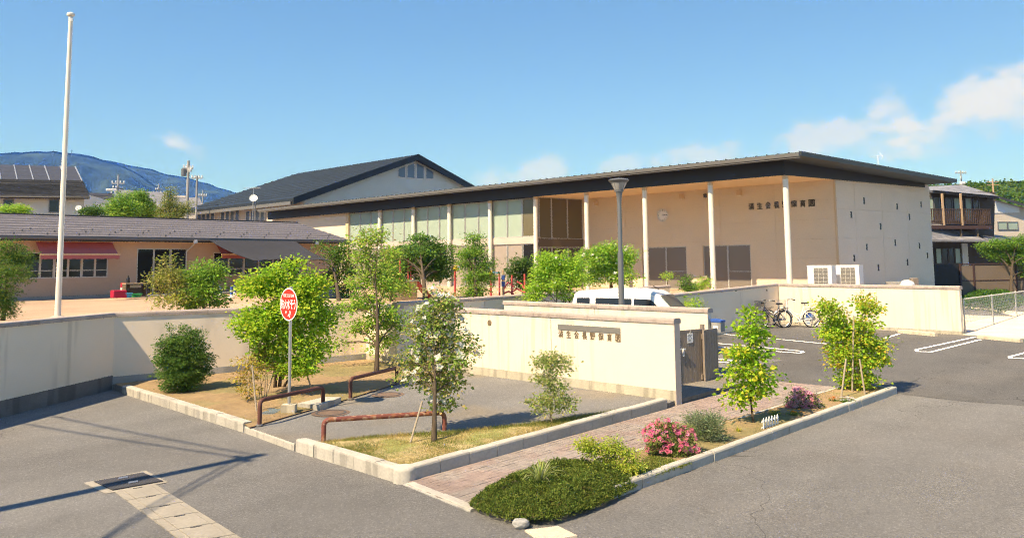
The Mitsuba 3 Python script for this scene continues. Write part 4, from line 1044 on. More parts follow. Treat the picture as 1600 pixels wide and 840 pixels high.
def dish(x, y, dist, r, label, face=None):
    c = aty(x, y, dist)
    k = thing('satellite_dish', label, 'dish', None)
    prof = [(0, 0.0), (r * 0.5, 0.04 * r * 2), (r, 0.14 * r * 2), (r, 0.14 * r * 2 - 0.02), (r * 0.5, -0.02), (0, -0.03)]
    m = lathe(prof, n=20); m.apply_transform(trimesh.geometry.align_vectors([0, 0, 1], np.array([0.25, -0.85, 0.45]) if face is None else face)); m.apply_translation(c)
    part(k, 'reflector', m, M('white'), smooth=50)
    part(k, 'feed_arm', tube([c + [0, 0.0, -r * 0.9], c + [0.15 * r, -0.9 * r, -0.1 * r]], 0.03, 5), M('offwhite'))
    part(k, 'mast', tube([c + [0.1, 0.15, 0], c + [0.1, 0.15, -2.2 * r - 0.4]], 0.045, 6), M('gray_metal'))
    return k
dish(396, 310, 62, 0.3, 'white satellite dish on a mast in front of the gymnasium windows')
k = thing('tv_antenna', 'thin horizontal television antenna above the dish by the gymnasium', 'antenna')
c = aty(396, 294, 62.2)
part(k, 'boom', tube([c + [-0.75, 0, 0], c + [0.55, 0, 0]], 0.02, 5), M('steel'))
part(k, 'element', cat(*[tube([c + [x, -0.2, 0.01], c + [x, 0.2, 0.01]], 0.012, 5) for x in np.linspace(-0.7, 0.5, 9)]), M('steel'))
part(k, 'mast', tube([c + [-0.02, 0.05, 0.1], c + [-0.02, 0.05, -2.4]], 0.025, 6), M('steel'))

# ------------------------------------------------------------------ houses beyond the wing
def roofslab(pts, th, name, parent, m):
    """pts: four corners, eave left, eave right, ridge right, ridge left"""
    p = [np.asarray(x, float) for x in pts]
    return part(parent, name, hexa([q - Z * th for q in p] + p), M(m))
def fpx(W):
    return lambda x, y, d=0.0: W.at(*W.pix(x, y, d), d)
hd = np.array([math.sin(math.radians(78)), math.cos(math.radians(78)), 0])
h1 = thing('solar_house', 'white two storey house with solar panels on its dark roof, far left', 'house')
HW = Wall(aty(0, 320, 58) * [1, 1, 0], hd); hp = fpx(HW)
uL, uR = HW.ux(0) - 7, HW.ux(127)
zc = HW.zy(60, 306)
bk = part(h1, 'wall', HW.box(uL, uR, 0, zc + 0.2, -8, 0), M('house_white'))
el, er = hp(0, 304.5, 0.7) - HW.u * 7.5, hp(140, 306.5, 0.7)
rdep = 3.4
def inward(W, x, y, dep): return W.at(*W.pix(x, y, -dep), -dep)
mr = inward(HW, 130, 287.5, 0.75); ml = inward(HW, 0, 283, 0.75) - HW.u * 7.5
lowr = roofslab([el, er, mr, ml], 0.2, 'lower_roof', h1, 'tile')
for i in range(1, 15):
    t = i / 15
    part(lowr, 'tile_row', sweep([(-0.03, 0.0), (-0.03, 0.035), (0.15, 0.005)], el + (ml - el) * t, er + (mr - er) * t, -HW.n), M('tile'))
tl, tr = inward(HW, 0, 254.5, 3.6) - HW.u * 7.5, inward(HW, 118, 260.5, 3.6)
sr_ = roofslab([ml + Z * 0.12, mr + Z * 0.12, tr, tl], 0.2, 'solar_roof', h1, 'fascia')
part(h1, 'rear_roof', hexa([tl - Z * 0.2, tr - Z * 0.2, tr - HW.n * 5 - Z * 2.4, tl - HW.n * 5 - Z * 2.4, tl, tr, tr - HW.n * 5 - Z * 2.2, tl - HW.n * 5 - Z * 2.2]), M('tile'))
def sp(s, t, dz):
    return (ml + (mr - ml) * s) * (1 - t) + (tl + (tr - tl) * s) * t + Z * (0.12 * (1 - t) + dz)
xs = [-27, 0, 26, 51.5, 77, 103, 128]
ss = [((HW.ux(x, 284) - HW.ux(0, 284)) + 7.5) / ((HW.ux(129, 284) - HW.ux(0, 284)) + 7.5) for x in xs]
for a, b in zip(ss[:-1], ss[1:]):
    for j in range(4):
        t0, t1 = 0.06 + 0.225 * j, 0.06 + 0.225 * (j + 1) - 0.012
        g = 0.004
        part(sr_, 'solar_panel', hexa([sp(a + g, t0, 0.02), sp(b - g, t0, 0.02), sp(b - g, t1, 0.02), sp(a + g, t1, 0.02), sp(a + g, t0, 0.07), sp(b - g, t0, 0.07), sp(b - g, t1, 0.07), sp(a + g, t1, 0.07)]), M('solar'))
for s in ss[1:]:
    part(sr_, 'panel_rail', tube([sp(s, 0.05, 0.06), sp(s, 0.97, 0.06)], 0.05, 4), M('steel'))
part(h1, 'gutter', tube([el - Z * 0.12 + HW.n * 0.05, er - Z * 0.12 + HW.n * 0.05], 0.09, 6), M('black'))
for x0, x1 in ((0.5, 16), (72, 89)):
    sash(h1, HW, HW.ux(x0), HW.ux(x1), HW.zy(x0, 332), HW.zy(x0, 311.5), 'window', 'dark_glass', d=0.06, frame='gray_metal', fw=0.07)
part(h1, 'siding_trim', HW.box(uL, uR + 0.02, HW.zy(60, 312) - 0.05, HW.zy(60, 312), 0.002, 0.03), M('offwhite'))
# round dish on a post, near the wing's ridge
dish(122.5, 325, 54, 0.19, 'round white disc dish in front of the solar house wall')
h2 = thing('tiled_house', 'dark tiled roof with a white gable end right of the solar house', 'house')
HB = Wall(aty(126, 330, 66) * [1, 1, 0], hd); hb = fpx(HB)
r2 = roofslab([hb(118, 337), hb(174, 338), inward(HB, 178, 302.5, 4), inward(HB, 126, 300.5, 4)], 0.25, 'roof', h2, 'tile')
for i in range(1, 8):
    t = i / 8; a0, a1 = hb(118, 337), hb(174, 338); b0, b1 = inward(HB, 126, 300.5, 4), inward(HB, 178, 302.5, 4)
    part(r2, 'tile_row', sweep([(-0.03, 0.0), (-0.03, 0.05), (0.2, 0.005)], a0 + (b0 - a0) * t, a1 + (b1 - a1) * t, -HB.n), M('tile'))
part(h2, 'wall', HB.box(0.3, HB.ux(172), 0, HB.zy(150, 338), -7, -0.3), M('house_white'))
bb = inward(HB, 177.5, 302, 4)
part(h2, 'gable', hexa([bb + q for q in ([0, -0.2, -3.6], [0.9, 0, -3.6], [0.9, 0.3, -3.6], [0, 0.3, -3.6], [0, -0.2, 0], [0.1, 0, 0], [0.1, 0.3, 0], [0, 0.3, 0])]), M('white'))
part(h2, 'ridge_end', turned(rbox(0.42, 0.14, 0.11, 0.05), 0.5, bb + [-0.2, 0, 0.3]), M('white'))
part(h2, 'rear_slope', hexa([inward(HB, 126, 300.5, 4) - Z * .3, bb - Z * .3, bb - HB.n * 4 - Z * 2.4, inward(HB, 126, 300.5, 4) - HB.n * 4 - Z * 2.4, inward(HB, 126, 300.5, 4), bb, bb - HB.n * 4 - Z * 2.1, inward(HB, 126, 300.5, 4) - HB.n * 4 - Z * 2.1]), M('tile'))
h3 = thing('gray_roof_house', 'house with a wide light grey roof behind the two green trees', 'house')
HC = Wall(aty(195, 330, 85) * [1, 1, 0], hd); hc = fpx(HC)
roofslab([hc(180, 318), hc(262, 321), inward(HC, 262, 300.5, 4), inward(HC, 186, 296, 4)], 0.25, 'roof', h3, 'tile_gray')
part(h3, 'wall', HC.box(0, HC.ux(255), 0, HC.zy(220, 318), -7, -0.4), M('house_beige'))
part(h3, 'rear_slope', hexa([inward(HC, 186, 296, 4) - Z * .3, inward(HC, 262, 300.5, 4) - Z * .3, inward(HC, 262, 300.5, 4) - HC.n * 5 - Z * 2.6, inward(HC, 186, 296, 4) - HC.n * 5 - Z * 2.6, inward(HC, 186, 296, 4), inward(HC, 262, 300.5, 4), inward(HC, 262, 300.5, 4) - HC.n * 5 - Z * 2.3, inward(HC, 186, 296, 4) - HC.n * 5 - Z * 2.3]), M('tile_gray'))
h4 = thing('small_gable_house', 'small beige gabled house between the two green trees', 'house')
HD = Wall(aty(215, 340, 64) * [1, 1, 0], hd); hq = fpx(HD)
part(h4, 'wall', HD.poly([HD.pix(218, 345), HD.pix(254, 345), HD.pix(252, 328), HD.pix(236, 314), HD.pix(220, 327)], -4, 0), M('house_beige'))
part(h4, 'roof', cat(hexa([hq(217, 330, 0.3), hq(236, 313.5, 0.3), hq(236, 313.5, -4), hq(217, 330, -4), hq(217, 328, 0.3), hq(236, 311.5, 0.3), hq(236, 311.5, -4), hq(217, 328, -4)]), hexa([hq(236.1, 313.5, 0.3), hq(255, 331, 0.3), hq(255, 331, -4), hq(236.1, 313.5, -4), hq(236.1, 311.5, 0.3), hq(255, 329, 0.3), hq(255, 329, -4), hq(236.1, 311.5, -4)])), M('tile_gray'))
part(h4, 'porch_roof', HD.box(HD.ux(226), HD.ux(250), HD.zy(238, 333), HD.zy(238, 330), 0.01, 0.8), M('white'))
h5 = thing('far_roof', 'far grey roof with an orange ridge left of the gymnasium eave', 'house')
HE = Wall(aty(275, 330, 110) * [1, 1, 0], hd); he = fpx(HE)
roofslab([he(262, 325), he(318, 325), inward(HE, 312, 308.5, 4), inward(HE, 268, 308, 4)], 0.25, 'roof', h5, 'tile_gray')
part(h5, 'ridge', tube([inward(HE, 270, 307.5, 4), inward(HE, 290, 307.8, 4)], 0.2, 6), M('house_beige'))
part(h5, 'wall', HE.box(HE.ux(264), HE.ux(316), 0, HE.zy(290, 325), -7, -0.3), M('house_beige'))
part(h5, 'rear_slope', hexa([inward(HE, 268, 308, 4) - Z * .3, inward(HE, 312, 308.5, 4) - Z * .3, inward(HE, 312, 308.5, 4) - HE.n * 5 - Z * 2, inward(HE, 268, 308, 4) - HE.n * 5 - Z * 2, inward(HE, 268, 308, 4), inward(HE, 312, 308.5, 4), inward(HE, 312, 308.5, 4) - HE.n * 5 - Z * 1.7, inward(HE, 268, 308, 4) - HE.n * 5 - Z * 1.7]), M('tile_gray'))

# utility poles
def pole(x0, yt, dist, label, arms, r=0.15, extra=()):
    t = aty(x0, yt, dist); k = thing('utility_pole', label, 'utility pole', 'utility poles behind the houses')
    part(k, 'shaft', tube([[t[0], t[1], 0], t], [r * 1.2, r * 0.75], 10), M('graycon'))
    for dz, L, an in arms:
        u = np.array([math.cos(an), math.sin(an), 0]); c = t - Z * dz
        a = part(k, 'crossarm', obox(c, u, [-u[1], u[0], 0], Z, L, 0.05, 0.06), M('graycon'))
        for s in (-0.9, -0.35, 0.35, 0.9):
            part(a, 'insulator', lathe([(0.0, 0.06), (0.05, 0.06), (0.09, 0.14), (0.05, 0.2), (0.08, 0.28), (0, 0.34)], c + u * L * s, 8), M('white'))
    for dz, dx in extra:
        part(k, 'transformer', lathe([(0, 0), (0.2, 0), (0.22, 0.05), (0.22, 0.6), (0.12, 0.68), (0, 0.68)], t + [dx, -0.1, -dz], 12), M('gray_metal'))
pole(185, 273, 95, 'utility pole with two crossarms above the grey roofs, leftmost', [(2.2, 0.75, 0.2), (1.0, 0.7, 0.2), (1.6, 0.6, 0.9)], 0.13)
pole(248.5, 287, 120, 'small far utility pole between the two green trees', [(1.4, 0.8, 0.2), (0.9, 0.5, 0.9)], 0.12)
pole(294.5, 251, 72, 'tallest concrete utility pole with a transformer left of the gymnasium', [(0.95, 0.55, 2.4), (0.7, 0.4, 0.3)], 0.15, [(1.35, -0.35)])
pole(308, 274.5, 85, 'utility pole with a single wide crossarm just left of the gymnasium', [(0.25, 0.55, 0.1)], 0.12)
pole(317, 297, 110, 'short far utility pole touching the gymnasium roof line', [(0.8, 0.5, 0.4)], 0.1)

# mountains
def ridge(name, label, pts, dist, depth, base=-2.2, m='mountain', seed=1, n=260, rough=1.0):
    xs = np.linspace(pts[0][0], pts[-1][0], n); ys = np.interp(xs, [p[0] for p in pts], [p[1] for p in pts])
    k = np.exp(-np.linspace(-2, 2, 11) ** 2); ys = np.convolve(np.pad(ys, 5, mode='edge'), k / k.sum(), 'valid')
    rows = 34; v = []
    for j in range(rows):
        t = j / (rows - 1)
        for x, y in zip(xs, ys):
            top = aty(x, y, dist); d = top[:2] / np.linalg.norm(top[:2])
            q = top[:2] - d * depth * (1 - t) if t <= 1 else top[:2]
            nz = meshkit.fbm(np.array([q[0], q[1], 0]) / (dist * 0.055), 5, seed) - 0.5
            nz2 = abs(meshkit.fbm(np.array([q[0], q[1] * 0.35, 4]) / (dist * 0.03), 4, seed + 5) - 0.5)
            z = base + (top[2] - base) * (t ** 1.25) + (top[2] - base) * (0.55 * nz - 0.5 * nz2) * math.sin(math.pi * min(t, 0.97)) * rough
            v.append([q[0], q[1], z])
    for x, y in zip(xs, ys):
        top = aty(x, y, dist); d = top[:2] / np.linalg.norm(top[:2]); q = top[:2] + d * depth * 0.6
        v.append([q[0], q[1], base])
    v = np.array(v); f = []
    R = rows + 1
    for j in range(R - 1):
        a = np.arange(n - 1) + j * n
        f.append(np.stack([a, a + 1, a + n + 1, a + n], 1))
    m_ = trimesh.Trimesh(v, np.vstack(f)[:, [0, 1, 2]], process=False)
    q = np.vstack(f); m_ = trimesh.Trimesh(v, np.vstack([q[:, [0, 1, 2]], q[:, [0, 2, 3]]]), process=False)
    return struct(name, m_, M(m), label, smooth=True)
ridge('mountain', 'far wooded mountain fading to blue on the left', [(-500, 262), (-260, 250), (-120, 240), (0, 238), (18, 239), (60, 235.5), (100, 239), (126, 239.5), (170, 250), (210, 266), (245, 290), (300, 330), (330, 360)], 2600, 1100, seed=3)
ridge('mountain', 'farther wooded ridge sloping down to the gymnasium roof', [(100, 245), (170, 252), (200, 257), (238, 262.5), (262, 271), (290, 276), (312, 283), (326, 284), (345, 292), (365, 299), (420, 312), (520, 330), (640, 345)], 3300, 1300, seed=8)
for i, (x, y) in enumerate(((112, 232.5), (83, 231.5))):
    b = aty(x, y + 8, 2550); k = thing('radio_mast', ('right' if i == 0 else 'left') + ' one of two tiny masts on the mountain crest', 'mast', 'masts on the mountain crest')
    part(k, 'tower', tube([b - Z * 8, b + Z * (14 if i == 0 else 10)], [1.6, 0.5], 4), M('gray_metal'))
    part(k, 'platform', lathe([(0, 0), (3, 0), (3, 1.2), (0, 1.2)], b + Z * (9 if i == 0 else 6), 8), M('gray_metal'))
# ------------------------------------------------------------------ houses and fence on the right
hd2 = np.array([math.sin(math.radians(76)), math.cos(math.radians(76)), 0])
ha = thing('balcony_house', 'dark two storey house with grey tiled roofs and a wooden balcony behind the right corner', 'house')
HA = Wall(aty(1456, 400, 60) * [1, 1, 0], hd2); hp = fpx(HA)
part(ha, 'upper_wall', HA.poly([HA.pix(1440, 372), HA.pix(1553, 372), HA.pix(1555, 300), HA.pix(1440, 296)], -6, 0), M('house_dark'))
part(ha, 'lower_wall', HA.poly([HA.pix(1440, 420, 0.3) if False else (HA.ux(1440), 0), (HA.ux(1514), 0), (HA.ux(1514), HA.zy(1514, 366)), (HA.ux(1440), HA.zy(1440, 366))], -5, 0.3), M('house_dark'))
part(ha, 'bay_wall', HA.box(HA.ux(1504, d=.32), HA.ux(1513, d=.32), 0, HA.zy(1508, 380), 0.302, 0.4), M('offwhite'))
for x0, x1, xx, in ((1463, 1503, 4),):
    w = (x1 - x0) / xx
    for i in range(xx): sash(ha, HA, HA.ux(x0 + i * w, d=.36), HA.ux(x0 + (i + 1) * w, d=.36), HA.zy(1480, 412, .36), HA.zy(1480, 387, .36), 'window', 'dark_glass' if i in (1, 2) else 'frost', d=0.38, frame='house_dark', fw=0.06)
for x0, x1 in ((1457, 1464), (1465, 1474), (1483, 1494), (1496, 1506), (1514, 1524), (1527, 1536)):
    sash(ha, HA, HA.ux(x0), HA.ux(x1), HA.zy(x0, 345), HA.zy(x0, 309), 'window', 'frost' if x0 in (1457, 1496, 1514) else 'brown_glass', d=0.05, frame='gray_metal', fw=0.05)
for x in (1479, 1508):
    part(ha, 'post', HA.box(HA.ux(x, d=1.5) - 0.06, HA.ux(x, d=1.5) + 0.06, HA.zy(1480, 352, 1.5), HA.zy(x, 302, 1.5), 1.44, 1.56), M('lightwood'))
# balcony: floor, rail, pickets
bl, br = HA.ux(1440, d=1.5), HA.ux(1554, d=1.5); zfl = HA.zy(1500, 352, 1.5); zrl = HA.zy(1500, 326, 1.5)
part(ha, 'balcony_floor', HA.box(bl, br, zfl - 0.25, zfl, 0.0, 1.55), M('fence_frame'))
part(ha, 'balcony_rail', cat(HA.box(bl, br, zrl - 0.06, zrl, 1.46, 1.54), HA.box(bl, br, zfl + 0.1, zfl + 0.15, 1.47, 1.53), HA.box(br - 0.07, br, zrl - 0.06, zrl - 0.003, 0.0, 1.45)), M('balcony'))
for u in np.arange(bl + 0.1, br, 0.16): part(ha, 'picket', HA.box(u, u + 0.07, zfl + 0.15, zrl - 0.06, 1.48, 1.52), M('balcony'))
for d_ in np.arange(0.15, 1.4, 0.18): part(ha, 'picket', HA.box(br - 0.05, br - 0.01, zfl + 0.02, zrl - 0.06, d_, d_ + 0.06), M('balcony'))
for x in (1506, 1532): part(ha, 'balcony_post', HA.box(HA.ux(x, d=1.4) - 0.05, HA.ux(x, d=1.4) + 0.05, HA.zy(x, 372, 1.4), zfl - 0.25, 1.3, 1.4), M('wood'))
def back(W, x, y, dep): return W.at(*W.pix(x, y, -dep), -dep)
ur = roofslab([hp(1453, 297, 1.2), hp(1562, 306.5, 1.2), back(HA, 1504, 288.3, 3.2), back(HA, 1450, 291, 3.2)], 0.16, 'upper_roof', ha, 'tile_gray')
part(ha, 'upper_roof', hexa([hp(1562, 306.5, 1.2) + [0.01, 0, -0.17], hp(1562, 306.5, 1.2) - HA.n * 8 + [0.01, 0, -0.17], back(HA, 1504, 288.3, 3.2) - HA.n * 2 + [0.01, 0, -0.17], back(HA, 1504, 288.3, 3.2) + [0.01, 0, -0.17], hp(1562, 306.5, 1.2) + [0.01, 0, 0], hp(1562, 306.5, 1.2) - HA.n * 8 + [0.01, 0, 0], back(HA, 1504, 288.3, 3.2) - HA.n * 2 + [0.01, 0, 0], back(HA, 1504, 288.3, 3.2) + [0.01, 0, 0]]), M('tile_gray'))
part(ha, 'gutter', tube([hp(1458, 298, 1.3), hp(1561, 307.5, 1.3)], 0.07, 6), M('fascia'))
lr = roofslab([hp(1450, 374, 2.4), hp(1540, 374.5, 2.4), hp(1520, 365, 0.4), hp(1462, 346, 0.4) - HA.u * 0.4], 0.14, 'lower_roof', ha, 'tile_gray')
part(ha, 'lower_roof', hexa([hp(1541, 375.5, 2.2), hp(1640, 398, 2.2), hp(1640, 380, -2), hp(1522, 364, -2), hp(1541, 373.5, 2.2), hp(1640, 396, 2.2), hp(1640, 378, -2), hp(1522, 362, -2)]), M('tile_gray'))
part(ha, 'side_wall', HA.poly([(HA.ux(1514) + 0.01, 0), (HA.ux(1640), 0), (HA.ux(1640), HA.zy(1640, 392)), (HA.ux(1514) + 0.01, HA.zy(1514, 372))], -2.5, -0.2), M('house_dark'))
part(ha, 'ridge_end', turned(rbox(0.2, 0.1, 0.1, 0.03), 0.3, back(HA, 1504, 285.5, 3.2)), M('white'))
hw = thing('white_house', 'white house with a sloping dark roof at the right edge', 'house')
HH = Wall(aty(1540, 400, 68) * [1, 1, 0], hd2); hh_ = fpx(HH)
part(hw, 'wall', HH.poly([(HH.ux(1538), 0), (HH.ux(1640), 0), (HH.ux(1640), HH.zy(1640, 330)), HH.pix(1592, 322), HH.pix(1538, 307)], -6, 0), M('house_beige'))
part(hw, 'gable_panel', HH.poly([HH.pix(1540, 333), HH.pix(1592, 332), HH.pix(1592, 324), HH.pix(1540, 311)], 0.003, 0.05), M('white'))
part(hw, 'roof', hexa([hh_(1552, 307, 0.6), hh_(1660, 341, 0.6), hh_(1660, 341, -6), hh_(1552, 307, -6), hh_(1552, 303.5, 0.6), hh_(1660, 336, 0.6), hh_(1660, 336, -6), hh_(1552, 303.5, -6)]), M('tile'))
sash(hw, HH, HH.ux(1563), HH.ux(1578), HH.zy(1570, 359), HH.zy(1570, 346), 'window', 'frost', d=0.05, frame='gray_metal', fw=0.06)
sash(hw, HH, HH.ux(1578.5), HH.ux(1595), HH.zy(1570, 359), HH.zy(1570, 346), 'window', 'frost', d=0.05, frame='gray_metal', fw=0.06)
# brown panel fence
fz0 = 0.55
FB = Wall(aty(1456, 460, 46) * [1, 1, 0], hd2)
fk = thing('panel_fence', 'brown panel fence on dark posts in front of the balcony house', 'fence')
zt_ = FB.zy(1500, 413.5); zm_ = FB.zy(1520, 438)
ups = [FB.ux(x) for x in (1500, 1521, 1587, 1655, 1725)]
for a, b in zip(ups[:-1], ups[1:]):
    part(fk, 'panel', FB.box(a + 0.06, b - 0.06, fz0 + 0.1, zm_ - 0.03, -0.03, 0.0), M('fence_brown')); part(fk, 'panel', FB.box(a + 0.06, b - 0.06, zm_ + 0.03, zt_ - 0.05, -0.03, 0.0), M('fence_brown'))
for u in ups: part(fk, 'post', FB.box(u - 0.055, u + 0.055, fz0 - 0.2, zt_, -0.07, 0.04), M('fence_frame'))
part(fk, 'rail', cat(FB.box(ups[0], ups[-1], zm_ - 0.028, zm_ + 0.028, -0.05, 0.02), FB.box(ups[0], ups[-1], zt_ + 0.002, zt_ + 0.07, -0.06, 0.03)), M('fence_frame'))
part(fk, 'gate_panel', FB.box(FB.ux(1440), ups[0] - 0.06, fz0, FB.zy(1480, 412), -0.05, -0.01), M('black'))
# wire fence and path on the right
pathp = Polygon([p[:2] for p in [WR + (WR - RC) * 0.001, G(1600, 529), G(1800, 535), G(1800, 500), G(1600, 488), G(1505, 478)]])
struct('concrete_path', sheet(pathp, 0.02, skirt=0.15), M('path_concrete'), 'pale concrete path beyond the end of the bright white wall')
wf_ = thing('wire_fence', 'low white wire mesh fence beside the concrete path', 'fence')
p0 = G(1508.5, 521); zt0 = 3 + p0[1] / F * (402 - 465.5)
q_ = aty(1605, 470, 36) * [1, 1, 0]
p0_ = p0 * [1, 1, 0]
WW = Wall(p0_, q_ - p0_); Lw = np.linalg.norm((q_ - p0_)[:2]) + 4
ztw = zt0
for u in (0, Lw * 0.28, Lw * 0.56, Lw * 0.84):
    part(wf_, 'post', tube([WW.at(u, gz(*WW.at(u, 0)[:2])), WW.at(u, ztw + 0.02)], 0.028, 8), M('offwhite'))
part(wf_, 'rail', tube([WW.at(0, ztw), WW.at(Lw, ztw - 0.05)], 0.022, 6), M('offwhite'))
ms = [tube([WW.at(u, 0.75), WW.at(u, ztw)], 0.004, 3, False) for u in np.arange(0.1, Lw, 0.1)] + [tube([WW.at(0, z), WW.at(Lw, z)], 0.004, 3, False) for z in np.arange(0.8, ztw, 0.12)]
part(wf_, 'mesh', cat(*ms), M('offwhite'), kind='stuff')

# ------------------------------------------------------------------ gate
gk = thing('gate', 'brown slatted double gate beside the name wall, a paper notice on it', 'gate')
ga, gb = G(1058.5, 610), G(1098, 602.5)
def leaf(P, Q, nm, z1, extra=False):
    W = Wall(P, Q - P); L = np.linalg.norm((Q - P)[:2]); zb = gz(*P[:2]) + 0.09
    k = part(gk, nm, cat(W.box(0, L, zb, zb + 0.05, -0.02, 0.02), W.box(0, L, z1 - 0.05, z1, -0.02, 0.02), W.box(0, 0.05, zb + 0.05, z1 - 0.05, -0.02, 0.02), W.box(L - 0.05, L, zb + 0.05, z1 - 0.05, -0.02, 0.02)), M('gate'))
    n = max(4, int(L / 0.085)); w = (L - 0.1) / n
    for i in range(n): part(k, 'slat', W.box(0.05 + i * w + 0.003, 0.05 + (i + 1) * w - 0.003, zb + 0.05, z1 - 0.05, 0.0 + 0.003 * (i % 2), 0.014 + 0.003 * (i % 2)), M('gate'))
    return W, L, k, zb
zg = 3 + ga[1] / F * (406.5 - 514.5)
LW, LL, lk, zb1 = leaf(ga, gb, 'leaf', zg)
gc, gd = G(1101.5, 604), G(1122.5, 596.5)
leaf(gc, gd, 'leaf', zg - 0.02)
part(gk, 'post', tube([grd(gb, -0.05) + B * 0.06, [*(gb + B * 0.06)[:2], zg + 0.1]], 0.055, 10), M('gate'))
part(gk, 'post', tube([grd(ga, -0.05) - B * 0.03, [*(ga - B * 0.03)[:2], zg - 0.03]], 0.04, 10), M('gate'))
u, z = LW.pix(1077, 520); u2, z2 = LW.pix(1077, 535)
pk = part(gk, 'notice', LW.box(LW.ux(1072.5, 525), LW.ux(1081.5, 525), z2, z, 0.022, 0.026), M('white'), label='white paper notice hung on the gate')
part(gk, 'cord', tube([LW.at(LW.ux(1077, 520), z, 0.02), LW.at(LW.ux(1077.5, 515), zg, 0.02)], 0.006, 4), M('white'))
rng = np.random.default_rng(2)
ul_, ur_ = LW.ux(1073.5, 525), LW.ux(1080.5, 525)
part(pk, 'writing', cat(*[LW.box(ul_, ul_ + (ur_ - ul_) * rng.uniform(0.5, 1), z2 + (z - z2) * t, z2 + (z - z2) * (t + 0.05), 0.027, 0.0275) for t in np.arange(0.15, 0.85, 0.13)]), M('gray_metal'), kind='stuff')
for x in (1060, 1066):
    ux_, zx = LW.pix(x, 550)
    part(gk, 'handle', cat(LW.box(ux_ - 0.015, ux_ + 0.015, zx - 0.09, zx + 0.09, 0.02, 0.05), LW.box(ux_ - 0.015, ux_ + 0.05, zx + 0.06, zx + 0.09, 0.0505, 0.065)), M('white'))
for y in (525, 588):
    ux_, zx = LW.pix(1097, y); part(gk, 'hinge', LW.box(ux_ - 0.05, ux_ + 0.02, zx - 0.06, zx + 0.06, 0.018, 0.05), M('gate'))
# threshold
part(gk, 'threshold', LW.box(-0.1, LL + 0.1, zb1 - 0.12, zb1 - 0.065, -0.12, 0.08), M('concrete'))
# letter box at the end of the inner wall
c = aty(1122, 507, 20.9)
k = thing('letter_box', 'grey letter box with a blue lid on the end of the inner wall', 'letter box')
bw = Wall(c * [1, 1, 0], -A)
part(k, 'body', bw.box(-0.13, 0.13, c[2] - 0.17, c[2] + 0.07, -0.1, 0.1), M('graycon'))
part(k, 'lid', bw.poly([(-0.14, c[2] + 0.073), (0.145, c[2] + 0.073), (0.145, c[2] + 0.12), (-0.13, c[2] + 0.15), (-0.14, c[2] + 0.14)], -0.11, 0.115), M('blue'))
part(k, 'slot_plate', bw.box(-0.08, 0.06, c[2] - 0.1, c[2] - 0.02, 0.101, 0.105), M('white'))
part(k, 'bracket', bw.box(-0.26, -0.13, c[2] - 0.1, c[2] - 0.05, -0.03, 0.03), M('gray_metal'))

# ------------------------------------------------------------------ flagpole, lamp, sign
fb = aty(90, 495, 24.2); ft = aty(111.5, 26, 24.2)
k = thing('flagpole', 'tall white flagpole standing behind the left boundary wall', 'flagpole')
part(k, 'shaft', tube([[fb[0], fb[1], TZ - 0.05], [fb[0], fb[1], ft[2]]], [0.085, 0.055], 16), M('column'))
part(k, 'finial', lathe([(0.04, 0), (0.1, 0.02), (0.115, 0.06), (0.1, 0.1), (0.04, 0.13), (0, 0.13)], [fb[0], fb[1], ft[2]], 14), M('column'), smooth=50)
part(k, 'pulley', obox([fb[0] + 0.07, fb[1] - 0.05, ft[2] - 0.12], [1, 0, 0], [0, 1, 0], Z, 0.03, 0.02, 0.05), M('steel'))
part(k, 'halyard', tube([[fb[0] + 0.10, fb[1] - 0.06, ft[2] - 0.1], [fb[0] + 0.12, fb[1] - 0.08, TZ + 1.0]], 0.006, 4), M('offwhite'))
part(k, 'base', lathe([(0.2, 0), (0.2, 0.06), (0.11, 0.1), (0, 0.1)], [fb[0], fb[1], TZ - 0.01], 16), M('concrete'))
lb = aty(971, 470, 23.6); lz = aty(970, 300, 23.6)
def zl(y): return 3 + 23.6 / F * (407.6 - y)
k = thing('street_lamp', 'grey street lamp with a flared glass head rising in front of the van', 'street lamp')
c0 = [lb[0], lb[1], 0]; g0 = gz(lb[0], lb[1])
part(k, 'pole', lathe([(0.14, g0 - 0.05), (0.14, g0 + 0.02), (0.085, g0 + 0.06), (0.08, zl(395)), (0.062, zl(393)), (0.06, zl(318)), (0.075, zl(308)), (0.10, zl(300)), (0.11, zl(299.5)), (0.0, zl(299.5))], c0, 20), M('gray_metal'), smooth=40)
part(k, 'collar', lathe([(0.13, zl(299.6)), (0.135, zl(297)), (0.12, zl(296.5)), (0, zl(296.5))], c0, 20), M('gray_metal'))
scene['mat_lampglass'] = {'type': 'twosided', 'bsdf': {'type': 'principled', 'base_color': {'type': 'rgb', 'value': [0.42, 0.4, 0.37]}, 'roughness': 0.12, 'specular': 0.7}}
part(k, 'lamp_glass', lathe([(0.13, zl(296.4)), (0.225, zl(286)), (0.22, zl(285.9)), (0, zl(285.9))], c0, 28), 'mat_lampglass', smooth=40)
part(k, 'glass_rib', cat(*[tube([np.array(c0) + [0.133 * math.cos(a), 0.133 * math.sin(a), zl(296.3)], np.array(c0) + [0.229 * math.cos(a), 0.229 * math.sin(a), zl(286)]], 0.006, 4) for a in np.arange(8) * math.pi / 4]), M('gray_metal'), kind='stuff')
part(k, 'lamp_shade', lathe([(0.0, zl(285.8)), (0.228, zl(285.8)), (0.282, zl(283)), (0.3, zl(281.8)), (0.26, zl(280)), (0.15, zl(278.8)), (0, zl(278.4))], c0, 28), M('gray_metal'), smooth=30)

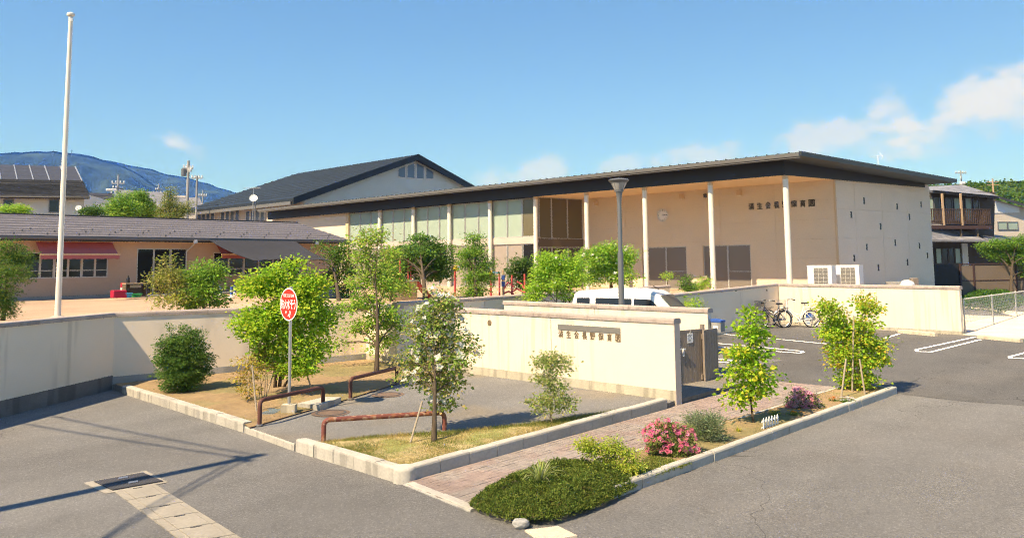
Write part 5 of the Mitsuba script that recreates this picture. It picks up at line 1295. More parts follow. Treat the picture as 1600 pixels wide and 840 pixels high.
sb = G(451.5, 645, 0.14)
k = thing('fire_sign', 'round red fire cistern sign with white characters on a steel post', 'sign')
sc_ = aty(449, 475, sb[1] - 0.02); px, py = sb[0], sb[1]
part(k, 'post', tube([[px, py, gz(px, py)], [px, py, sc_[2] + 0.36]], 0.033, 12), M('steel'))
part(k, 'base_block', hexa([[px + a * 0.14, py + b * 0.1, gz(px, py) + z] for z in (0.1, 0.32) for a, b in ((-1, -1), (1, -1), (1, 1), (-1, 1))]), M('footing'))
fn_ang = math.radians(0)
nrm = np.array([math.sin(math.radians(-44)), -math.cos(math.radians(-44)), 0])            # the disc is turned away from the camera
su = np.array([-nrm[1], nrm[0], 0]); SW = Wall([px, py], su)
if SW.n @ nrm < 0: SW = Wall([px, py], -su)
Rz = 0.335; zc_ = sc_[2]
part(k, 'disc', SW.place(lathe([(0, -0.004), (Rz, -0.004), (Rz, 0.0), (0, 0.0)], n=48), 0.0, zc_, 0.05), M('white'))
part(k, 'face', SW.place(lathe([(0, 0.0), (Rz - 0.028, 0.0), (Rz - 0.028, -0.002)], n=48), 0.0, zc_, 0.0535), M('red'))
part(k, 'bracket', cat(SW.box(-0.05, 0.05, zc_ + 0.12, zc_ + 0.16, -0.04, 0.045), SW.box(-0.05, 0.05, zc_ - 0.16, zc_ - 0.12, -0.04, 0.045)), M('steel'))
for i, c in enumerate(('bou', 'ka', 'sui', 'so', 'u')):
    m = glyph(c, 0.2, 0.0015, 1.35, 0.56)
    part(k, 'character', SW.place(m, -0.285 + i * 0.115, zc_ - 0.1, 0.055), M('white'))
m = meshkit.text_mesh('FIRE CISTERN', 0.055, 0.0015, bold=True); w = m.bounds[1][0]; m.vertices[:, 0] *= 0.42 / w
part(k, 'lettering', SW.place(m, -0.21, zc_ + 0.15, 0.055), M('white'), kind='stuff')
part(k, 'character', SW.place(glyph('mark', 0.09, 0.0015, 1.3), -0.13, zc_ - 0.215, 0.055), M('white'))
part(k, 'character', SW.place(glyph('mark2', 0.15, 0.0015, 1.2), -0.03, zc_ - 0.27, 0.055), M('white'))

# ------------------------------------------------------------------ rusty barriers
def barrier(pa, pb, ya, yb, label, m, r=0.042):
    a, b = G(*pa, 0.14), G(*pb, 0.14)
    ha_, hb_ = 3 + a[1] / F * (_hor(pa[0]) - ya), 3 + b[1] / F * (_hor(pb[0]) - yb)
    k = thing('pipe_barrier', label, 'barrier', None)
    pts = bend([a - Z * 0.1, [a[0], a[1], ha_ - r], [b[0], b[1], hb_ - r], b - Z * 0.1], 0.11, 6)
    part(k, 'pipe', tube(pts, r, 12), M(m), smooth=40)
    for p in (a, b): part(k, 'foot_collar', lathe([(r + 0.03, 0.0), (r + 0.028, 0.02), (r, 0.03)], [p[0], p[1], gz(p[0], p[1]) + 0.135], 14), M('apron'))
def _hor(x): return 417.0 - x * 0.00983
barrier((405.5, 664), (504.5, 635), 616, 596.5, 'dark rusty pipe barrier in front of the red round sign', 'rust_dark')
barrier((547.5, 623), (620, 599), 584, 568, 'dark rusty pipe barrier by the slender tree near the wall corner', 'rust_dark')
barrier((505.5, 692), (694.5, 674), 645, 634, 'flaking rust-red pipe barrier on the dry turf, nearest the camera', 'rust')
# covers and slabs
def cover(x, y, r, m, name, label, dz=0.13, frame=None):
    c = G(x, y, dz)
    k = thing(name, label, 'cover')
    tl_ = lathe([(r + 0.05, 0), (r + 0.05, 0.006), (r + 0.01, 0.008), (0, 0.008)], c, 28); part(k, 'lid', tl_, M(m))
    if frame: part(k, 'ring', lathe([(r - 0.03, 0.009), (r - 0.03, 0.013), (r - 0.07, 0.013), (r - 0.07, 0.009)], c, 28), M(frame))
    return k
cover(517, 644.5, 0.34, 'rust_cover', 'manhole_cover', 'rust brown round manhole cover by the nearest barrier', 0.128, 'iron')
cover(606, 616, 0.32, 'rust_cover', 'manhole_cover', 'rust brown round manhole cover in the shade by the far barrier', 0.128, 'iron')
cover(428, 641, 0.36, 'iron_blue', 'cistern_cover', 'blue-grey round cistern cover beside the sign post', 0.15, 'iron')
cover(372, 650.5, 0.12, 'iron_blue', 'valve_cover', 'small grey valve cover near the pale kerb', 0.155)
q = [G(465, 637, 0.14), G(507, 626.5, 0.14), G(533, 627, 0.14), G(500, 640, 0.14)]
m = hexa([[p[0], p[1], gz(p[0], p[1]) + 0.1] for p in q] + [[p[0], p[1], gz(p[0], p[1]) + 0.24] for p in q])
one('stone_slab', m, M('concrete'), 'pale concrete slab at the foot of the middle barrier', 'slab')

# ------------------------------------------------------------------ drain in the road
g_ = [G(132, 754), G(225, 735.5), G(258, 751.5), G(163, 768)]
gq = thing('drain_grate', 'steel drain grate set in a concrete frame in the road', 'grate')
gr0, gr1, gr2, gr3 = G(146, 752.5), G(224, 738.5), G(256, 752), G(176, 766.5)
part(gq, 'frame', sheet(Polygon([p[:2] for p in [G(130, 754), G(228, 735), G(263, 753), G(165, 771)]]), 0.006), M('drain'))
part(gq, 'pit', sheet(Polygon([p[:2] for p in [gr0, gr1, gr2, gr3]]), 0.010), M('black'))
for half in range(2):
    for i in range(22):
        t = half * 0.5 + 0.01 + i * 0.48 / 22; e = 0.011
        a0, a1 = gr0 + (gr3 - gr0) * (half * 0.5 + 0.02), gr0 + (gr3 - gr0) * (half * 0.5 + 0.48)
        b0, b1 = gr1 + (gr2 - gr1) * (half * 0.5 + 0.02), gr1 + (gr2 - gr1) * (half * 0.5 + 0.48)
        s = 0.01 + i * 0.98 / 22; s2 = s + 0.026
        c = [a0 + (b0 - a0) * s, a0 + (b0 - a0) * s2, a1 + (b1 - a1) * s2, a1 + (b1 - a1) * s]
        part(gq, 'bar', hexa([[p[0], p[1], gz(p[0], p[1]) + 0.011] for p in c] + [[p[0], p[1], gz(p[0], p[1]) + 0.024] for p in c]), M('iron'))
    a0 = gr0 + (gr3 - gr0) * (half * 0.5 + 0.25); b0 = gr1 + (gr2 - gr1) * (half * 0.5 + 0.25)
    part(gq, 'grip', tube([a0 + (b0 - a0) * 0.4 + Z * 0.03, a0 + (b0 - a0) * 0.58 + Z * 0.03], 0.018, 6), M('steel'))
# gutter lids running towards the camera
l0, r0_ = G(180, 768), G(243, 757); l1, r1_ = G(318, 870), G(400, 855)
dk = thing('drain_channel', 'row of concrete drain covers with slots running from the grate', 'drain')
Ld = np.linalg.norm(l1 - l0); nl = max(3, round(Ld / 0.6))
for i in range(nl):
    t0, t1 = i / nl + 0.003, (i + 1) / nl - 0.003
    c = [l0 + (l1 - l0) * t0, r0_ + (r1_ - r0_) * t0, r0_ + (r1_ - r0_) * t1, l0 + (l1 - l0) * t1]
    def at_(s, t): return (c[0] + (c[3] - c[0]) * t) * (1 - s) + (c[1] + (c[2] - c[1]) * t) * s
    lid = [at_(0.2, 0), at_(0.86, 0), at_(0.86, 1), at_(0.2, 1)]
    ld = part(dk, 'lid', hexa([[p[0], p[1], gz(p[0], p[1]) - 0.05] for p in lid] + [[p[0], p[1], gz(p[0], p[1]) + 0.014] for p in lid]), M('drain'))
    for s0, s1 in ((0.0, 0.185), (0.875, 1.0)):
        e_ = [at_(s0, -0.002), at_(s1, -0.002), at_(s1, 1.002), at_(s0, 1.002)]
        part(dk, 'edge', hexa([[p[0], p[1], gz(p[0], p[1]) - 0.05] for p in e_] + [[p[0], p[1], gz(p[0], p[1]) + 0.011] for p in e_]), M('drain'))
    sl_ = [at_(0.42, 0.02), at_(0.66, 0.02), at_(0.66, 0.07), at_(0.42, 0.07)]
    part(ld, 'slot', hexa([[p[0], p[1], gz(p[0], p[1]) + 0.005] for p in sl_] + [[p[0], p[1], gz(p[0], p[1]) + 0.0155] for p in sl_]), M('black'))

# ------------------------------------------------------------------ van
def van():
    k = thing('van', 'white van parked behind the inner wall, only its upper half visible', 'van')
    # side profile, x forward, z up (metres above ground)
    L, Wd = 4.4, 1.72
    prof = [(-2.2, 0.35), (-2.22, 0.9), (-2.16, 1.35), (-2.02, 1.86), (-1.9, 1.94), (-1.0, 2.0), (0.2, 2.0), (0.75, 1.94), (0.98, 1.84), (1.62, 1.22), (2.05, 1.08), (2.18, 0.9), (2.22, 0.5), (2.18, 0.32), (1.9, 0.28), (-2.0, 0.28)]
    cz = np.array(prof)
    secs = []
    ws = [-1.0, -0.97, -0.9, 0.9, 0.97, 1.0]
    def inset(z): return np.interp(z, [0.3, 1.05, 1.95, 2.02], [0.84, 0.86, 0.72, 0.66])
    rings = []
    for w, sh in ((-1, 0.93), (-0.93, 0.985), (-0.8, 1.0), (0.8, 1.0), (0.93, 0.985), (1, 0.93)):
        cen = np.array([0, 1.05]); q = cen + (cz - cen) * [0.995 if abs(w) > .9 else 1.0, sh]
        q = cen + (cz - cen) * (sh if abs(w) > .9 else 1.0)
        rings.append(np.column_stack([q[:, 0], [w * inset(z) for z in q[:, 1]], q[:, 1]]))
    v = np.vstack(rings); n = len(prof); f = []
    for r in range(len(rings) - 1):
        for i in range(n):
            j = (i + 1) % n
            f += [[r * n + i, r * n + j, (r + 1) * n + j], [r * n + i, (r + 1) * n + j, (r + 1) * n + i]]
    tv, tf = trimesh.creation.triangulate_polygon(Polygon(cz), engine='earcut')
    idx = [int(np.argmin(((cz - q) ** 2).sum(1))) for q in tv]
    for t in tf:
        a, b, c = (idx[i] for i in t); f += [[a, b, c], [(len(rings) - 1) * n + a, (len(rings) - 1) * n + c, (len(rings) - 1) * n + b]]
    body = trimesh.Trimesh(v, np.array(f), process=False); body.fix_normals()
    pos = aty(996, 470, 25.6); fwd = np.array([0.90, -0.43, 0]); fwd /= np.linalg.norm(fwd); lf = np.array([-fwd[1], fwd[0], 0])
    gzv = gz(pos[0], pos[1]) + 0.005
    def T_(m):
        vv = np.asarray(m.vertices) * [0.9, 1, 1]; m2 = trimesh.Trimesh(np.array([pos[0], pos[1], gzv]) + vv[:, :1] * fwd + vv[:, 1:2] * lf + vv[:, 2:] * Z, m.faces, process=False)
        return m2
    part(k, 'body', T_(body), M('white_gloss'), smooth=35)
    def side(pts, s, off=0.012):
        """a pane lying on the flank"""
        p = Polygon(pts); m = trimesh.creation.extrude_polygon(p, 0.02, engine='earcut'); vv = m.vertices
        y = np.array([inset(z) * 0.985 + 0.012 for z in vv[:, 1]]) + vv[:, 2]
        m2 = trimesh.Trimesh(np.column_stack([vv[:, 0], s * y, vv[:, 1]]), m.faces, process=False); m2.fix_normals()
        return T_(m2)
    for s in (-1, 1):
        part(k, 'side_window', side([(-1.95, 1.2), (-1.42, 1.2), (-1.42, 1.74), (-1.86, 1.74)], s), M('dark_glass'))
        part(k, 'side_window', side([(-1.2, 1.2), (0.05, 1.2), (0.05, 1.72), (-1.2, 1.74)], s), M('dark_glass'))
        part(k, 'side_window', side([(0.15, 1.2), (1.2, 1.2), (1.05, 1.42), (0.72, 1.7), (0.15, 1.72)], s), M('dark_glass'))
        part(k, 'mirror', T_(trimesh.Trimesh(rbox(0.06, 0.1, 0.12, 0.03).vertices + [1.15, s * 0.98, 1.25], rbox(0.06, 0.1, 0.12, 0.03).faces)), M('white_gloss'))
        part(k, 'headlight', T_(trimesh.Trimesh(rbox(0.08, 0.2, 0.1, 0.04).vertices + [2.1, s * 0.55, 0.85], rbox(0.08, 0.2, 0.1, 0.04).faces)), 'mat_lampglass')
        for x in (-1.35, 1.4):
            w = thing_part = part(k, 'wheel', T_(trimesh.Trimesh(np.asarray(lathe([(0.0, -0.1), (0.2, -0.1), (0.31, -0.09), (0.32, 0.0), (0.31, 0.09), (0.2, 0.1), (0, 0.1)], n=24).vertices)[:, [0, 2, 1]] + [x, s * 0.74, 0.32], lathe([(0.0, -0.1), (0.2, -0.1), (0.31, -0.09), (0.32, 0.0), (0.31, 0.09), (0.2, 0.1), (0, 0.1)], n=24).faces)), M('rubber'))
            part(w, 'rim', T_(trimesh.Trimesh(np.asarray(lathe([(0.0, 0.0), (0.18, 0.0), (0.19, 0.01)], n=20).vertices)[:, [0, 2, 1]] * [1, 1, 1] + [x, s * 0.846, 0.32], lathe([(0.0, 0.0), (0.18, 0.0), (0.19, 0.01)], n=20).faces)), M('steel'))
    # windscreen and rear window
    def slab(a, b, w0, w1, th=0.02):
        (x0, z0), (x1, z1) = a, b; d = np.array([x1 - x0, z1 - z0]); nn = np.array([d[1], -d[0]]) / np.hypot(*d)
        if nn[0] < 0 and x0 > 0: nn = -nn
        if nn[0] > 0 and x0 < 0: nn = -nn
        c = []
        for o in (0.004, th):
            c += [[x0 + nn[0] * o, -w0, z0 + nn[1] * o], [x0 + nn[0] * o, w0, z0 + nn[1] * o], [x1 + nn[0] * o, w1, z1 + nn[1] * o], [x1 + nn[0] * o, -w1, z1 + nn[1] * o]]
        return T_(hexa(c))
    part(k, 'windscreen', slab((1.60, 1.26), (1.02, 1.81), 0.74, 0.66), M('screen_glass'))
    part(k, 'rear_window', slab((-2.16, 1.32), (-2.04, 1.78), 0.64, 0.58), M('dark_glass'))
    part(k, 'wiper', T_(tube([[1.62, -0.1, 1.27], [1.5, 0.5, 1.4]], 0.012, 5)), M('black'))
    part(k, 'antenna', T_(tube([[0.7, 0.2, 1.96], [0.5, 0.2, 2.08]], 0.012, 5)), M('black'))
    part(k, 'bumper', T_(trimesh.Trimesh(rbox(0.1, 0.78, 0.14, 0.05).vertices + [2.2, 0, 0.42], rbox(0.1, 0.78, 0.14, 0.05).faces)), M('offwhite'))
    part(k, 'grille', T_(trimesh.Trimesh(rbox(0.03, 0.3, 0.08, 0.02).vertices + [2.215, 0, 0.82], rbox(0.03, 0.3, 0.08, 0.02).faces)), M('black'))
van()

# ------------------------------------------------------------------ bicycles
def bicycle(label, pos, ang, frame, lean=0.06, mats=('rubber', 'steel'), basket=True, disc=False, wr=0.33, child=False, low=True):
    k = thing('bicycle', label, 'bicycle', 'bicycles parked by the bright wall')
    ca, sa = math.cos(ang), math.sin(ang)
    def T_(p):
        p = np.atleast_2d(np.asarray(p, float)); x, y, z = p[:, 0], p[:, 1] + p[:, 2] * lean, p[:, 2]
        return np.column_stack([pos[0] + ca * x - sa * y, pos[1] + sa * x + ca * y, pos[2] + z])
    def TM(m): return trimesh.Trimesh(T_(m.vertices), m.faces, process=False)
    R, wb = wr, 1.08
    hubs = [np.array([-wb / 2, 0, R]), np.array([wb / 2, 0, R])]
    for i, h in enumerate(hubs):
        an = np.linspace(0, 2 * math.pi, 33)
        ring = np.column_stack([h[0] + R * 0.95 * np.cos(an), an * 0, h[2] + R * 0.95 * np.sin(an)])
        w = part(k, 'wheel', TM(tube(ring, 0.02, 8, False)), M(mats[0]), label=None)
        ring2 = np.column_stack([h[0] + R * 0.88 * np.cos(an), an * 0, h[2] + R * 0.88 * np.sin(an)])
        part(w, 'rim', TM(tube(ring2, 0.011, 6, False)), M('steel'))
        part(w, 'hub', TM(tube([h + [0, -0.05, 0], h + [0, 0.05, 0]], 0.028, 10)), M('steel'))
        sp_ = []
        for a in np.arange(18) * 2 * math.pi / 18:
            sp_.append(tube([h + [0.02 * math.cos(a), 0.03 * (-1) ** int(a * 9), 0.02 * math.sin(a)], h + [R * 0.87 * math.cos(a + 0.2), 0, R * 0.87 * math.sin(a + 0.2)]], 0.0025, 3, False))
        part(w, 'spokes', TM(cat(*sp_)), M('steel'), kind='stuff')
        a2 = np.linspace(math.radians(20 if i else -10), math.radians(170 if i == 0 else 140), 16) if i == 0 else np.linspace(math.radians(25), math.radians(165), 16)
        fen = np.column_stack([h[0] + (R + 0.025) * np.cos(a2), a2 * 0, h[2] + (R + 0.025) * np.sin(a2)])
        part(k, 'mudguard', TM(tube(fen, 0.014, 6)), M('black' if frame != 'white_gloss' else 'steel'))
    bb = np.array([-0.1, 0, 0.28]); seat = np.array([-0.28, 0, 0.80]); head = np.array([0.33, 0, 0.86]); hlow = np.array([0.37, 0, 0.72])
    tubes = [tube([bb, seat], 0.017, 8), tube([hlow, bb], 0.02, 8), tube([head, hlow], 0.02, 8)]
    tubes.append(tube(bend([head - [0, 0, 0.05], (head + bb) / 2 + [0, 0, -0.02], bb + [-0.06, 0, 0.18]], 0.15), 0.017, 8) if low else tube([head - [0, 0, 0.03], seat - [0, 0, 0.12]], 0.017, 8))
    for s in (-0.05, 0.05):
        tubes += [tube([bb + [0, s * 0.6, 0], hubs[0] + [0, s, 0]], 0.011, 6), tube([seat - [0, 0, 0.16], hubs[0] + [0, s, 0]], 0.010, 6), tube([hlow + [0, s * 0.7, 0], hubs[1] + [0, s, 0]], 0.013, 6)]
    part(k, 'frame', TM(cat(*tubes)), M(frame))
    part(k, 'seat_post', TM(tube([seat, seat + [-0.03, 0, 0.1]], 0.013, 8)), M('steel'))
    sd = rbox(0.13, 0.08, 0.03, 0.028); vv = sd.vertices; vv[:, 1] *= np.interp(vv[:, 0], [-0.13, 0.13], [1.25, 0.35]); sd.vertices = vv + (seat + [-0.03, 0, 0.13])
    part(k, 'saddle', TM(sd), M('black'))
    st = head + [-0.02, 0, 0.17]
    part(k, 'stem', TM(tube([head, st], 0.013, 8)), M('steel'))
    part(k, 'handlebar', TM(tube(bend([st + [-0.22, -0.28, 0.03], st + [-0.02, -0.24, 0.05], st, st + [-0.02, 0.24, 0.05], st + [-0.22, 0.28, 0.03]], 0.06), 0.012, 7)), M('steel'))
    for s in (-1, 1): part(k, 'grip', TM(tube([st + [-0.24, s * 0.283, 0.028], st + [-0.12, s * 0.262, 0.04]], 0.018, 7)), M('black'))
    part(k, 'crank', TM(cat(tube([bb + [0, -0.06, 0], bb + [0, 0.06, 0]], 0.02, 8), tube([bb + [0, 0.06, 0], bb + [0.14, 0.07, -0.09]], 0.009, 6), tube([bb + [0, -0.06, 0], bb + [-0.14, -0.07, 0.09]], 0.009, 6))), M('steel'))
    part(k, 'pedal', TM(obox(bb + [0.14, 0.1, -0.09], [1, 0, 0], [0, 1, 0], Z, 0.045, 0.04, 0.012)), M('black'))
    part(k, 'chain_guard', TM(obox((bb + hubs[0]) / 2 + [0.04, -0.045, 0.015], (hubs[0] - bb) / np.linalg.norm(hubs[0] - bb), [0, 1, 0], np.cross((hubs[0] - bb) / np.linalg.norm(hubs[0] - bb), [0, 1, 0]), 0.26, 0.008, 0.045)), M('steel' if frame == 'white_gloss' else frame))
    part(k, 'rack', TM(cat(*[tube([hubs[0] + [-0.22, s, R + 0.12], seat + [-0.03, s, -0.1]], 0.007, 5) for s in (-0.06, 0, 0.06)], *[tube([hubs[0] + [0, s, 0], hubs[0] + [-0.1, s, R + 0.1]], 0.006, 5) for s in (-0.06, 0.06)])), M('black' if frame != 'white_gloss' else 'steel'))
    part(k, 'stand', TM(tube([hubs[0] + [0, -0.06, -0.02], hubs[0] + [-0.05, -0.17, -R + 0.01]], 0.011, 6)), M('white' if frame == 'white_gloss' else 'steel'))
    if basket:
        c = head + [0.22, 0, 0.07]; bw = []
        for z in np.linspace(-0.13, 0.12, 6):
            e = 0.13 + 0.05 * (z + 0.13)
            loop = [[-e, -e - .02, z], [e, -e - .02, z], [e, e + .02, z], [-e, e + .02, z], [-e, -e - .02, z]]
            bw.append(tube([c + q for q in loop], 0.004, 4, False))
        for t in np.linspace(-1, 1, 7):
            for sx, sy in ((1, 0), (-1, 0), (0, 1), (0, -1)):
                a = np.array([sx * 0.13 + (0.13 * t if sx == 0 else 0), sy * 0.15 + (0.15 * t if sy == 0 else 0), -0.13]); b = a * [1.1, 1.1, 0] + [0, 0, 0.12]
                bw.append(tube([c + a, c + b], 0.003, 3, False))
        part(k, 'basket', TM(cat(*bw)), M('steel' if frame == 'white_gloss' else 'black'))
    lamp = lathe([(0, 0), (0.04, 0), (0.05, 0.05), (0, 0.06)], n=12); lv = np.asarray(lamp.vertices)[:, [2, 0, 1]] + hlow + [0.06, 0, 0.06]
    part(k, 'headlight', TM(trimesh.Trimesh(lv, lamp.faces)), M('steel'))
    if disc:
        m = lathe([(0.0, 0.03), (0.13, 0.03), (0.135, 0.0), (0, 0.0)], n=20); part(k, 'wheel_lock', TM(trimesh.Trimesh(np.asarray(m.vertices)[:, [0, 2, 1]] * [1, -1, 1] + hubs[0] + [0.06, -0.06, 0.1], m.faces)), M('blue'))
        part(k, 'lock_plate', TM(obox(hubs[0] + [0.13, -0.08, -0.14], [1, 0, 0], [0, 1, 0], Z, 0.09, 0.006, 0.09)), M('white'))
    return k
pA = G(1180, 511); pA[2] = gz(*pA[:2]) + 0.004
bicycle('black bicycle with a small headlight, left of the three by the wall', grd(G(1181, 510), 0.005), math.radians(140), 'black', lean=0.05, basket=False, low=False)
bicycle('dark bicycle with a black basket and blue frame tube, middle of the three', grd(G(1209, 513), 0.005), math.radians(198), 'bike_blue', lean=-0.05)
bicycle('white bicycle with a blue wheel lock in front of the bright wall', grd(G(1246, 511.5), 0.005), math.radians(172), 'white_gloss', lean=-0.05, disc=True)

# ------------------------------------------------------------------ small things in and by the flower bed
c = G(814, 824); m = trimesh.creation.icosphere(subdivisions=3, radius=1.0)
vv = m.vertices; vv = vv * [0.1, 0.08, 0.07] + 0.035 * (meshkit.fbm(vv * 1.5, 3, 2) - 0.5)[:, None] * vv
vv[:, 2] = np.clip(vv[:, 2], -0.06, 0.045); m.vertices = vv + grd(c, 0.055)
one('grey_stone', m, M('graycon'), 'small grey stone at the near tip of the dark green ground cover', 'stone')
q = [G(820, 829.5), G(872, 823), G(902, 838), G(848, 848)]
m = hexa([[p[0], p[1], gz(p[0], p[1]) - 0.05] for p in q] + [[p[0], p[1], gz(p[0], p[1]) + 0.02] for p in q])
one('concrete_lid', m, M('path_concrete'), 'pale concrete lid at the bottom edge beside the ground cover', 'lid')
pk = thing('picket_fence', 'tiny white picket fence in the flower bed', 'picket fence')
a, b = G(1191, 672, 0.1), G(1217, 663, 0.1)
pw = Wall(a, b - a); Lp = np.linalg.norm((b - a)[:2]); z0 = gz(*a[:2]) + 0.1
n = 6
for i in range(n):
    u = Lp * (i + 0.5) / n
    m = pw.poly([(u - 0.02, z0 - 0.06), (u + 0.02, z0 - 0.06), (u + 0.02, z0 + 0.17), (u, z0 + 0.21), (u - 0.02, z0 + 0.17)], 0.0, 0.014)
    part(pk, 'picket', m, M('white'))
for z in (0.03, 0.13): part(pk, 'rail', pw.box(0, Lp, z0 + z, z0 + z + 0.025, -0.012, -0.001), M('white'))

# a utility pole with cables outside the picture, whose shadows cross the road
tip = G(425, 706); sdir = SUN[:2] / np.linalg.norm(SUN[:2]); HP = 9.4
ln = HP * math.hypot(SUN[0], SUN[1]) / SUN[2]
pb = np.array([tip[0] + sdir[0] * ln, tip[1] + sdir[1] * ln]); gp_ = gz(*pb)
k = thing('utility_pole', 'concrete utility pole at the roadside left of the picture', 'utility pole', 'utility poles behind the houses')
labels[k].pop('group')
part(k, 'shaft', tube([[*pb, gp_ - 0.1], [*pb, gp_ + HP]], [0.17, 0.11], 14), M('graycon'))
part(k, 'crossarm', obox([*pb, gp_ + HP - 0.35], [0.7, -0.7, 0], [0.7, 0.7, 0], Z, 0.28, 0.04, 0.05), M('gray_metal'))
def cable(s0, s1, h0, far=2.2, r=0.024, n=18):
    """a sagging cable from the pole whose shadow starts at s0 and passes s1"""
    a = np.array([*pb, gp_ + h0]); sh = lambda q, h: np.array([q[0] + sdir[0] * h * ln / HP, q[1] + sdir[1] * h * ln / HP, gp_ + h])
    b = sh(s1, h0 - 0.3); d = b - a
    return tube([a + d * t * far - Z * 0.5 * math.sin(math.pi * t) for t in np.linspace(0, 1, n)], r, 5)
cb = thing('overhead_cable', 'black overhead cables running from the roadside pole', 'cable')
part(cb, 'strand', cable(None, G(60, 648), HP - 0.3), M('black')); part(cb, 'strand', cable(None, G(110, 637), HP - 0.05), M('black'))
part(cb, 'strand', cable(None, G(290, 790), HP - 0.2, 3), M('black')); part(cb, 'strand', cable(None, G(300, 776), HP - 0.5, 3), M('black'))
# ------------------------------------------------------------------ plants
def unit(v): return v / (np.linalg.norm(v, axis=-1, keepdims=True) + 1e-12)

def leaves(p, d, nrm, L, W, col, fold=0.18, droop=0.12):
    """leaf blades of four triangles each, from their stalk ends p along d"""
    n = len(p); L = np.broadcast_to(L, n)[:, None]; W = np.broadcast_to(W, n)[:, None]
    d = unit(d); s = unit(np.cross(d, nrm)); nn = np.cross(s, d)
    m = p + d * L * 0.48
    v = np.stack([p, m + s * W * 0.5 + nn * W * fold, m - nn * W * 0.04, m - s * W * 0.5 + nn * W * fold, p + d * L - nn * L * droop], 1).reshape(-1, 3)
    i = np.arange(n)[:, None] * 5
    f = np.concatenate([i + [0, 1, 2], i + [0, 2, 3], i + [2, 1, 4], i + [2, 4, 3]], 0)
    return trimesh.Trimesh(v, f, process=False), np.repeat(col, 5, axis=0)

def tint(rng, n, cols, amt=0.2, w=None, k=None):
    """a colour for each leaf: a mix of the plant's colours with its own brightness"""
    cols = np.array(cols, float)
    pick = rng.choice(len(cols), n, p=w) if k is None else k
    c = cols[pick] * np.exp(rng.normal(0, amt, n))[:, None]
    return np.clip(c * (1 + rng.normal(0, 0.06, (n, 3))), 0.004, 0.85)

